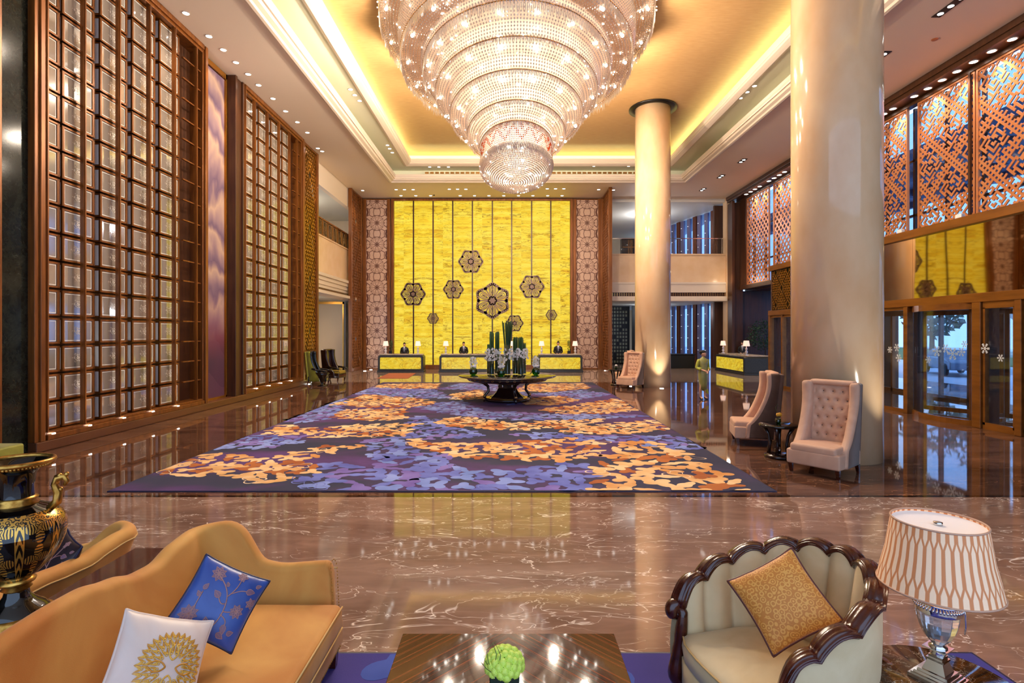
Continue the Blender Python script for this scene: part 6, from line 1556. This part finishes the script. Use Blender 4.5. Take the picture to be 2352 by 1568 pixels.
# ------------------------------------------------------------ black and gold urn
def f_urn(nt, b):
    tc = nt.n('ShaderNodeTexCoord'); sp = nt.n('ShaderNodeSeparateXYZ'); nt.l(tc.outputs['Object'], sp.inputs[0])
    th = nt.m('ARCTAN2', sp.outputs[1], sp.outputs[0]); z = sp.outputs[2]
    u = nt.m('MULTIPLY', nt.m('SUBTRACT', nt.m('FRACT', nt.m('MULTIPLY', th, 8 / (2 * pi))), .5), 1.0); au = nt.m('ABSOLUTE', u)
    band = nt.m('GREATER_THAN', au, .40); line = nt.m('MULTIPLY', nt.m('GREATER_THAN', au, .385), nt.m('LESS_THAN', au, .415))
    v = nt.m('SUBTRACT', nt.m('FRACT', nt.m('MULTIPLY', z, 6.2)), .5); av = nt.m('ABSOLUTE', v)
    r = nt.m('SQRT', nt.m('ADD', nt.m('MULTIPLY', nt.m('MULTIPLY', u, u), 1.7), nt.m('MULTIPLY', v, v))); ph = nt.m('ARCTAN2', v, nt.m('MULTIPLY', u, 1.3))
    pet = nt.m('ABSOLUTE', nt.m('COSINE', nt.m('MULTIPLY', ph, 2.0)))
    inside = nt.m('LESS_THAN', r, nt.m('MULTIPLY_ADD', pet, .33, .15))
    sw = nt.m('GREATER_THAN', nt.m('SINE', nt.m('ADD', nt.m('MULTIPLY', r, 60.0), nt.m('MULTIPLY', pet, 7.0))), -.2)
    orn = nt.m('MULTIPLY', inside, sw)
    zig = nt.m('MULTIPLY', band, nt.m('GREATER_THAN', nt.m('ABSOLUTE', nt.m('SUBTRACT', nt.m('FRACT', nt.m('MULTIPLY', z, 14.0)), nt.m('MULTIPLY', nt.m('SUBTRACT', au, .4), 9.0))), .28))
    f = nt.m('MAXIMUM', nt.m('MAXIMUM', nt.m('MULTIPLY', orn, nt.m('LESS_THAN', au, .38)), line), nt.m('MULTIPLY', zig, 1.0))
    nt.l(nt.mix(f, hx('080607'), hx('e0a848')), b.inputs['Base Color']); nt.l(nt.m('MULTIPLY', f, .8), b.inputs['Metallic']); nt.l(nt.m('MULTIPLY_ADD', f, .22, .04), b.inputs['Roughness']); nt.bump(f, .4, .004)
mat('urn_body', (0, 0, 0), .05, coat=.3, fn=f_urn)
def f_goldlace(nt, b):
    vo = nt.n('ShaderNodeTexVoronoi', i_Scale=42.0); nt.l(nt.coord(), vo.inputs['Vector']); f = nt.m('GREATER_THAN', nt.m('SINE', nt.m('MULTIPLY', vo.outputs['Distance'], 14.0)), -.35)
    nt.l(nt.mix(f, hx('120d08'), hx('d8a850')), b.inputs['Base Color']); nt.l(nt.m('MULTIPLY', f, .85), b.inputs['Metallic']); nt.bump(f, .3, .003)
mat('gold_lace', (.6, .4, .1), .22, fn=f_goldlace)
t = thing('urn', 'tall black porcelain urn with gold ornament standing on the console', 'urn', (-2.585, 2.86, .741))
m = MB(); m.lathe([(.17, 0), (.19, .02), (.185, .05), (.17, .06), (.175, .085), (.15, .10)], 48); m.build('gilt_foot_plate', ['gilt'], t, local=True)
m = MB(); m.lathe([(.15, .10), (.13, .125), (.09, .15), (.062, .185), (.055, .215)], 48, cap=False); m.build('black_foot', ['black_gloss'], t, local=True)
m = MB()
for i in range(4):
    a = pi / 4 + i * pi / 2; d = Vector((cos(a), sin(a), 0)); m.tube([d * .14 + Vector((0, 0, .06)), d * .19 + Vector((0, 0, .05)), d * .21 + Vector((0, 0, .02)), d * .19 + Vector((0, 0, .008))], [.02, .025, .022, .015], 8)
m.build('scroll_feet', ['gilt'], t, local=True)
m = MB(); m.lathe([(.055, .21), (.072, .222), (.058, .236), (.085, .25), (.09, .262), (.07, .275)], 40, cap=False); m.build('gilt_knop', ['gilt'], t, local=True)
m = MB(); m.lathe([(.07, .275), (.10, .295), (.15, .34), (.195, .40), (.225, .47), (.232, .52)], 64, cap=False); m.lathe([(.232, .52), (.228, .56), (.215, .585)], 64, cap=False); m.build('painted_body', ['urn_body'], t, local=True)
m = MB(); m.lathe([(.215, .585), (.205, .60), (.17, .63)], 64, cap=False); m.build('gold_shoulder', ['gold_lace'], t, local=True)
m = MB(); m.lathe([(.17, .63), (.12, .65), (.095, .66)], 48, cap=False); m.build('black_shoulder', ['black_gloss'], t, local=True)
m = MB(); m.lathe([(.095, .655), (.105, .665), (.09, .678), (.10, .69), (.082, .70)], 40, cap=False); m.build('gilt_collar', ['gilt'], t, local=True)
m = MB(); m.lathe([(.082, .70), (.08, .76), (.09, .82), (.12, .855), (.165, .875)], 48, cap=False); m.lathe([(.155, .878), (.11, .855), (.07, .80), (0, .75)], 48, cap=False); m.build('black_neck', ['black_gloss'], t, local=True)
m = MB(); m.tube([(.168 * cos(a), .168 * sin(a), .882) for a in [2 * pi * i / 56 for i in range(56)]], .014, 8, closed=True)
for i in range(64): a = 2 * pi * i / 64; m.ell((.168 * cos(a), .168 * sin(a), .868), .009, 6, 4)
m.build('beaded_gilt_rim', ['gilt'], t, local=True)
for sg in (1, -1):
    ca, sa = cos(.25), sin(.25) * 1
    P = [(.16, .625), (.20, .66), (.205, .71), (.185, .75), (.20, .785), (.235, .79), (.25, .765), (.235, .745)]
    m = MB(); m.tube([(sg * x * ca, sg * x * sa, z) for x, z in P], [.02, .024, .024, .018, .02, .018, .014, .01], 10)
    for q in range(1, 6): x, z = P[q]; m.ell((sg * (x + .012) * ca, sg * (x + .012) * sa, z + .012), .014, 8, 6)
    m.build('handle', ['gilt'], t, local=True)
t_ = [o for o in bpy.data.objects if o.name == 'urn'][0]; t_.scale = (.91, .91, 1.0)
# ------------------------------------------------------------ coffee table
t = thing('coffee_table', 'square coffee table of dark striped glossy wood in the bottom centre', 'coffee table', (0, 2.7, 0)); m = MB(); m.box(-.65, .65, -.65, .65, .415, .45); m.build('table_top', ['macassar'], t, bev=.003, local=True)
m = MB(); m.box(-.60, .60, -.60, .60, .30, .415); m.build('apron', ['dark_wood'], t, local=True)
for x in (-.55, .55):
    for y in (-.55, .55): m = MB(); m.box(x - .05, x + .05, y - .05, y + .05, ZC + .003, .30); m.build('leg', ['dark_wood'], t, local=True)
t = thing('flower_arrangement', 'round bunch of lime green flowers in a dark green glass cube on the coffee table', 'flower arrangement', (-.02, 2.78, .451))
m = MB(); m.rbox((0, 0, .075), (.15, .15, .15), .008); m.build('glass_cube', [mat('dark_green_glass', hx('0f2412'), .05, coat=.6)], t, local=True)
r_ = random.Random(8); mo = None; m = MB()
m.ell((0, 0, 0), (.019, .019, .015), 12, 7)
for k in range(3):
    for i in range(12): a = 2 * pi * (i + k * .5) / 12; rr = .012 + .004 * k; m.ell((rr * cos(a), rr * sin(a), .008 - .004 * k), (.0045, .0045, .004), 5, 4)
n = 60
for i in range(n):
    u = (i + .5) / n; ph = math.acos(1 - 1.25 * u); th = i * 2.39996; d = Vector((sin(ph) * cos(th), sin(ph) * sin(th), cos(ph))); c = Vector((0, 0, .155)) + Vector((d.x * .092, d.y * .092, d.z * .075))
    q = d.to_track_quat('Z', 'Y').to_euler()
    if mo is None: mo = m.build('bloom', ['mum'], t, loc=tuple(c), rot=q, local=True)
    else: o = mo.copy(); C.objects.link(o); o.location = c; o.rotation_euler = q
m = MB(); m.ell((0, 0, .15), (.075, .075, .055), 14, 8); m.build('leaves', ['leaf'], t, local=True)
m = MB()
for k, P in enumerate(([(-.05, -.05, .14), (-.08, -.06, .2), (-.09, -.05, .26), (-.05, -.05, .30), (-.02, -.06, .24), (-.03, -.08, .16)], [(-.05, -.06, .14), (-.10, -.04, .2), (-.11, -.03, .26)], [(-.04, -.07, .14), (-.09, -.09, .19), (-.12, -.08, .22)], [(-.05, -.05, .16), (-.04, -.07, .25), (-.06, -.04, .29)])): m.tube(P, .0018, 4)
m.build('twigs', ['twig'], t, local=True)
# ------------------------------------------------------------ shell armchair
AC = Vector((1.44, 3.02, ZC + .002)); AR = atan2(-.28, -.96) # facing direction angle
t = thing('shell_armchair', 'cream velvet armchair with a scalloped dark wood shell back at the lower right', 'armchair', tuple(AC)); NS = 11
fx, fy = cos(AR), sin(AR); sxv = Vector((-fy, fx, 0)); fv = Vector((fx, fy, 0))      # side and front vectors
def plan(u, ha, db, fr):
    """u -1..1 round the horseshoe; ha half width, db depth behind the centre, fr how far forward"""
    a = u * (pi / 2) * 1.0; L1 = .30
    if abs(u) > 1 - L1: q = (abs(u) - (1 - L1)) / L1; return sxv * (math.copysign(ha, u)) * (1 + .02 * q) + fv * (fr * q)
    th = u / (1 - L1) * pi / 2; return sxv * (ha * sin(th)) - fv * (db * cos(th) ** .9)
def top_pt(u):
    h = .655 + .325 * max(0, cos(u * pi / 2 * 1.0)) ** .85 ; sc = abs(sin(pi * (u + 1) / 2 * NS)); base = plan(u, .365, .45, .26); out = base.normalized() * (.02 + .05 * (1 - abs(u)))
    drop = -.10 * max(0, (abs(u) - .93) / .07) ** 1.5
    return base + out + Vector((0, 0, h + .042 * sc ** .7 - .01 + drop * .4)), sc
def bot_pt(u): b_ = plan(u, .34, .38, .28); return b_ + Vector((0, 0, .30))
def inner(u, v):
    T_, sc = top_pt(u); B = bot_pt(u); p = B.lerp(T_, v); nrm = Vector((p.x, p.y, 0)); nrm = nrm.normalized() if nrm.length > .01 else Vector((0, 0, 0))
    bul = .06 * (sc ** .7) * sin(pi * min(1, .12 + v * .75)) ; conc = .03 * sin(pi * v)
    return p - nrm * (bul - .015) + nrm * conc
NU = NS * 10
m = MB(); m.grid(lambda a, b_: inner(a * 2 - 1, b_), NU, 16); m.build('channelled_back', ['beige_velvet'], t, local=True)
def outer(u, v):
    T_, sc = top_pt(u); B = plan(u, .38, .44, .28) + Vector((0, 0, .16)); p = B.lerp(T_, v); nrm = Vector((p.x, p.y, 0)).normalized(); return p + nrm * (.065 + .02 * sin(pi * v))
m = MB(); m.grid(lambda a, b_: outer(a * 2 - 1, b_), NU, 10, flip=True); m.build('outer_shell', ['beige_velvet'], t, local=True)
# front faces of the arms
for sg in (-1, 1):
    m = MB(); A = [inner(sg, k / 10) for k in range(11)]; B = [outer(sg, k / 10) for k in range(11)]; m.add(A + B, [(k, k + 1, 12 + k, 11 + k) for k in range(10)]); m.f = [tuple(f) for f in m.f]; m.add(A + B, [(k, 11 + k, 12 + k, k + 1) for k in range(10)]); m.build('arm_front', ['beige_velvet'], t, local=True)
# reeded rail
m = MB(); rings = []
for i in range(NU + 1):
    u = i / NU * 2 - 1; T_, sc = top_pt(u); nrm = Vector((T_.x, T_.y, 0)).normalized(); c = T_ + nrm * .04; ring = []
    e = .001; tA = top_pt(min(1, u + .004))[0]; tB = top_pt(max(-1, u - .004))[0]; tg = (tA - tB).normalized(); upn = nrm.cross(tg); upn = upn if upn.z > 0 else -upn
    for k in range(40):
        a = 2 * pi * k / 40; rr = 1 + .16 * abs(sin(a * 5)); ring.append(c + nrm * (.047 * rr * cos(a)) + upn * (.024 * rr * sin(a)))
    rings.append(ring)
m.loft(rings); m.build('carved_rail', ['mahogany'], t, local=True)
for sg in (-1, 1):       # scrolled ends running down the arm fronts
    T_ = top_pt(sg)[0]; nrm = Vector((T_.x, T_.y, 0)); o_ = sxv * sg * .045
    P = [T_ + o_ + fv * -.01, T_ + o_ + fv * .045 + Vector((0, 0, .0)), T_ + o_ + fv * .055 + Vector((0, 0, -.035)), T_ + o_ + fv * .02 + Vector((0, 0, -.06)), bot_pt(sg) + o_ + fv * .0 + Vector((0, 0, .28)), bot_pt(sg) + o_ + fv * .02 + Vector((0, 0, .1)), bot_pt(sg) + o_ + fv * .05 + Vector((0, 0, -.08)), bot_pt(sg) + o_ + fv * .03 + Vector((0, 0, -.16)), bot_pt(sg) + o_ + fv * .08 + Vector((0, 0, -.28))]
    def sm(P, n=5):
        out = []
        for i in range(len(P) - 1):
            p0, p1, p2, p3 = P[max(i - 1, 0)], P[i], P[i + 1], P[min(i + 2, len(P) - 1)]
            for k in range(n): q = k / n; out.append(.5 * ((2 * p1) + (p2 - p0) * q + (2 * p0 - 5 * p1 + 4 * p2 - p3) * q * q + (3 * p1 - p0 - 3 * p2 + p3) * q ** 3))
        return out + [P[-1]]
    PP = sm(P); nn = len(PP); m = MB(); rr = [.042 if i < 12 else .034 - .004 * sin(i) + (.008 if 25 < i < 34 else 0) for i in range(nn)]; rr[-4:] = [.028, .024, .02, .018]
    m.tube(PP, rr, 16); m.build('arm_post', ['mahogany'], t, local=True)
    bk = -fv * .42 + sxv * sg * .28; m = MB(); m.tube([bk + Vector((0, 0, .2)), bk * 1.05 + Vector((0, 0, .1)), bk * 1.15 + Vector((0, 0, 0.012))], [.035, .03, .018], 10); m.build('rear_leg', ['mahogany'], t, local=True)
# seat: D shaped cushion and rail
def dshape(ha, db, fr, n=30):
    P = []
    for i in range(n + 1): u = -1 + 2 * i / n; q = plan(u, ha, db, fr); P.append(q)
    for i in range(1, 10): q = 1 - 2 * i / 10; P.append(sxv * (ha * q) + fv * (fr + .10 * sqrt(max(0, 1 - q * q * .8)) - .03))
    return P
def slab(P, prof, name, mt, z0):
    m = MB(); cen = sum(P, Vector()) / len(P); rings = []
    for k, z in prof: rings.append([cen + (p - cen) * k + Vector((0, 0, z)) for p in P])
    m.loft(rings, sm=True); return m.build(name, [mt], t, local=True)
D = dshape(.35, .38, .30)
slab(D, [(.90, .33), (1.0, .345), (1.02, .40), (1.0, .45), (.93, .475), (.75, .492), (.4, .50), (.1, .503)], 'seat_cushion', 'beige_velvet', 0)
slab(dshape(.37, .40, .30), [(.98, .17), (1.0, .18), (1.0, .335), (.95, .34)], 'seat_frame', 'beige_velvet', 0)
m = MB(); m.tube([sum(D, Vector()) / len(D) + (p - sum(D, Vector()) / len(D)) * 1.003 + Vector((0, 0, .452)) for p in D], .006, 6, closed=True); m.build('seat_piping', ['sofa_piping'], t, local=True)
pillow('pillow', 'golden orange pillow with a curl pattern leaning in the cream armchair', PX(1798, 1378, 2.95), (-.40, -.74, .54), (-.5, .08, .86), .40, .15, 'scroll_fabric', 'wine_piping')
# ------------------------------------------------------------ marble side table with the big lamp
LX, LY = 2.17, 2.75; TH = .55
t = thing('marble_side_table', 'round side table with a black and gold marble top under the big lamp', 'side table', (LX, LY - .03, 0)); m = MB(); m.lathe([(.33, TH - .035), (.345, TH - .025), (.345, TH - .01), (.335, TH), (0, TH)], 64); m.build('marble_top', ['portoro'], t, local=True)
m = MB(); m.lathe([(.29, TH - .10), (.31, TH - .095), (.31, TH - .036), (0, TH - .036)], 48); m.build('apron', ['mahogany'], t, local=True)
for i in range(4): a = pi / 4 + i * pi / 2; d = Vector((cos(a), sin(a), 0)); m = MB(); m.tube([d * .27 + Vector((0, 0, TH - .06)), d * .22 + Vector((0, 0, .3)), d * .28 + Vector((0, 0, ZC + .02))], [.03, .022, .02], 10); m.build('leg', ['mahogany'], t, local=True)
m = MB(); m.lathe([(.2, .14), (.2, .16), (0, .16)], 32); m.build('shelf', ['mahogany'], t, local=True)
t = thing('table_lamp', 'large crystal table lamp with a ruched peach shade in the right foreground', 'table lamp', (LX, LY, TH + .001)); a45 = .52
def sq(m, h0, h1, w0, w1, mi=0):
    R_ = Matrix.Rotation(a45, 3, 'Z'); q = lambda w, z: [R_ @ Vector((a * w, b_ * w, z)) for a, b_ in ((-1, -1), (1, -1), (1, 1), (-1, 1))]
    m.loft([q(w0, h0), q(w1, h1)], mi, sm=False)
m = MB()
for h0, h1, w0, w1 in ((0, .018, .095, .095), (.018, .026, .085, .085), (.026, .036, .078, .074), (.036, .048, .066, .062), (.048, .10, .05, .032), (.10, .11, .038, .038)): sq(m, h0, h1, w0, w1)
m.build('stepped_chrome_base', ['chrome'], t, local=True)
m = MB(); sq(m, .11, .125, .03, .03); m.lathe([(.022, .12), (.034, .132), (.022, .145), (.028, .158), (.04, .168), (.018, .18)], 24); sq(m, .158, .164, .05, .05); m.build('chrome_stem', ['chrome'], t, local=True)
m = MB(); m.lathe([(.018, .175), (.03, .185), (.055, .215), (.075, .255), (.088, .30), (.093, .345), (.093, .352), (0, .352)], 12, sm=False); m.build('cut_crystal_bowl', ['lead_crystal'], t, local=True)
m = MB(); m.lathe([(.094, .345), (.099, .35), (.095, .36), (.10, .375), (.095, .39), (.10, .395), (.097, .402), (.06, .405), (0, .405)], 40)
for i in range(44): a = 2 * pi * i / 44; m.ell((.100 * cos(a), .100 * sin(a), .376), (.006, .006, .009), 6, 5)
m.build('beaded_chrome_collar', ['chrome'], t, local=True)
m = MB(); m.lathe([(.085, .405), (.07, .43), (.03, .45), (.012, .46), (.012, .60)], 24); m.build('lamp_neck', ['chrome'], t, local=True)
m = MB(); m.tube([(.10, -.03, .39), (.112, -.03, .34), (.115, -.03, .28), (.11, -.03, .24)], [.004, .006, .005, .003], 6); m.build('drop_tassel', ['chrome'], t, local=True)
Z0s, Z1s, R0s, R1s = .472, .80, .258, .198
def f_bigshade(nt, b):
    tc = nt.n('ShaderNodeTexCoord'); sp = nt.n('ShaderNodeSeparateXYZ'); nt.l(tc.outputs['Object'], sp.inputs[0]); th = nt.m('ARCTAN2', sp.outputs[1], sp.outputs[0]); z = nt.m('DIVIDE', nt.m('SUBTRACT', sp.outputs[2], Z0s), Z1s - Z0s)
    K = 38 / (2 * pi)
    def hexa(off, lo, hi, wmax, k):
        u = nt.m('ABSOLUTE', nt.m('SUBTRACT', nt.m('FRACT', nt.m('ADD', nt.m('MULTIPLY', th, K), off)), .5))
        w = nt.m('MINIMUM', nt.m('MULTIPLY', nt.m('SUBTRACT', z, lo), k), nt.m('MULTIPLY', nt.m('SUBTRACT', hi, z), k)); w = nt.m('MINIMUM', w, wmax)
        return nt.m('MULTIPLY_ADD', nt.m('SUBTRACT', w, u), 14.0, .5, clamp=True)
    f = nt.m('MAXIMUM', hexa(0, .16, .86, .29, 2.6), nt.m('MAXIMUM', hexa(.5, -.3, .26, .30, 2.4), hexa(.5, .76, 1.3, .26, 2.6)))
    c = nt.mix(f, hx('c47c4c'), hx('ecc8a4')); nt.l(c, b.inputs['Base Color']); nt.l(c, b.inputs['Emission Color']); b.inputs['Emission Strength'].default_value = .13; nt.bump(f, .4, .004)
mat('ruched_shade', (1, .8, .6), .7, fn=f_bigshade)
m = MB(); m.lathe([(R0s, Z0s), (R0s - .016, Z0s + .08), ((R0s + R1s) / 2 - .006, (Z0s + Z1s) / 2), (R1s, Z1s)], 96, cap=False); sh = m.build('ruched_lamp_shade', ['ruched_shade'], t, local=True)
m = MB(); m.tube([(R0s * cos(a), R0s * sin(a), Z0s) for a in [2 * pi * i / 64 for i in range(64)]], .005, 6, closed=True); m.build('shade_trim', [mat('peach_trim', hx('c89a7c'), .6)], sh, local=True)
m = MB(); m.tube([(R1s * cos(a), R1s * sin(a), Z1s) for a in [2 * pi * i / 64 for i in range(64)]], .005, 6, closed=True); m.build('shade_trim', ['peach_trim'], sh, local=True)
m = MB(); m.lathe([(R1s - .004, Z1s - .012), (R1s * .86, Z1s - .02), (0, Z1s - .022)], 64, cap=False); m.build('top_diffuser', [mat('diffuser', hx('efe0d6'), .5, emit=hx('efe0d6'), es=.12)], t, local=True)
m = MB(); m.lathe([(.02, Z1s - .022), (.02, Z1s - .006), (.0, Z1s - .004)], 16); m.build('finial', ['chrome'], t, local=True)
lamp('POINT', 'big_lamp_bulb', (LX, LY, TH + .62), .8, WARM, .05)
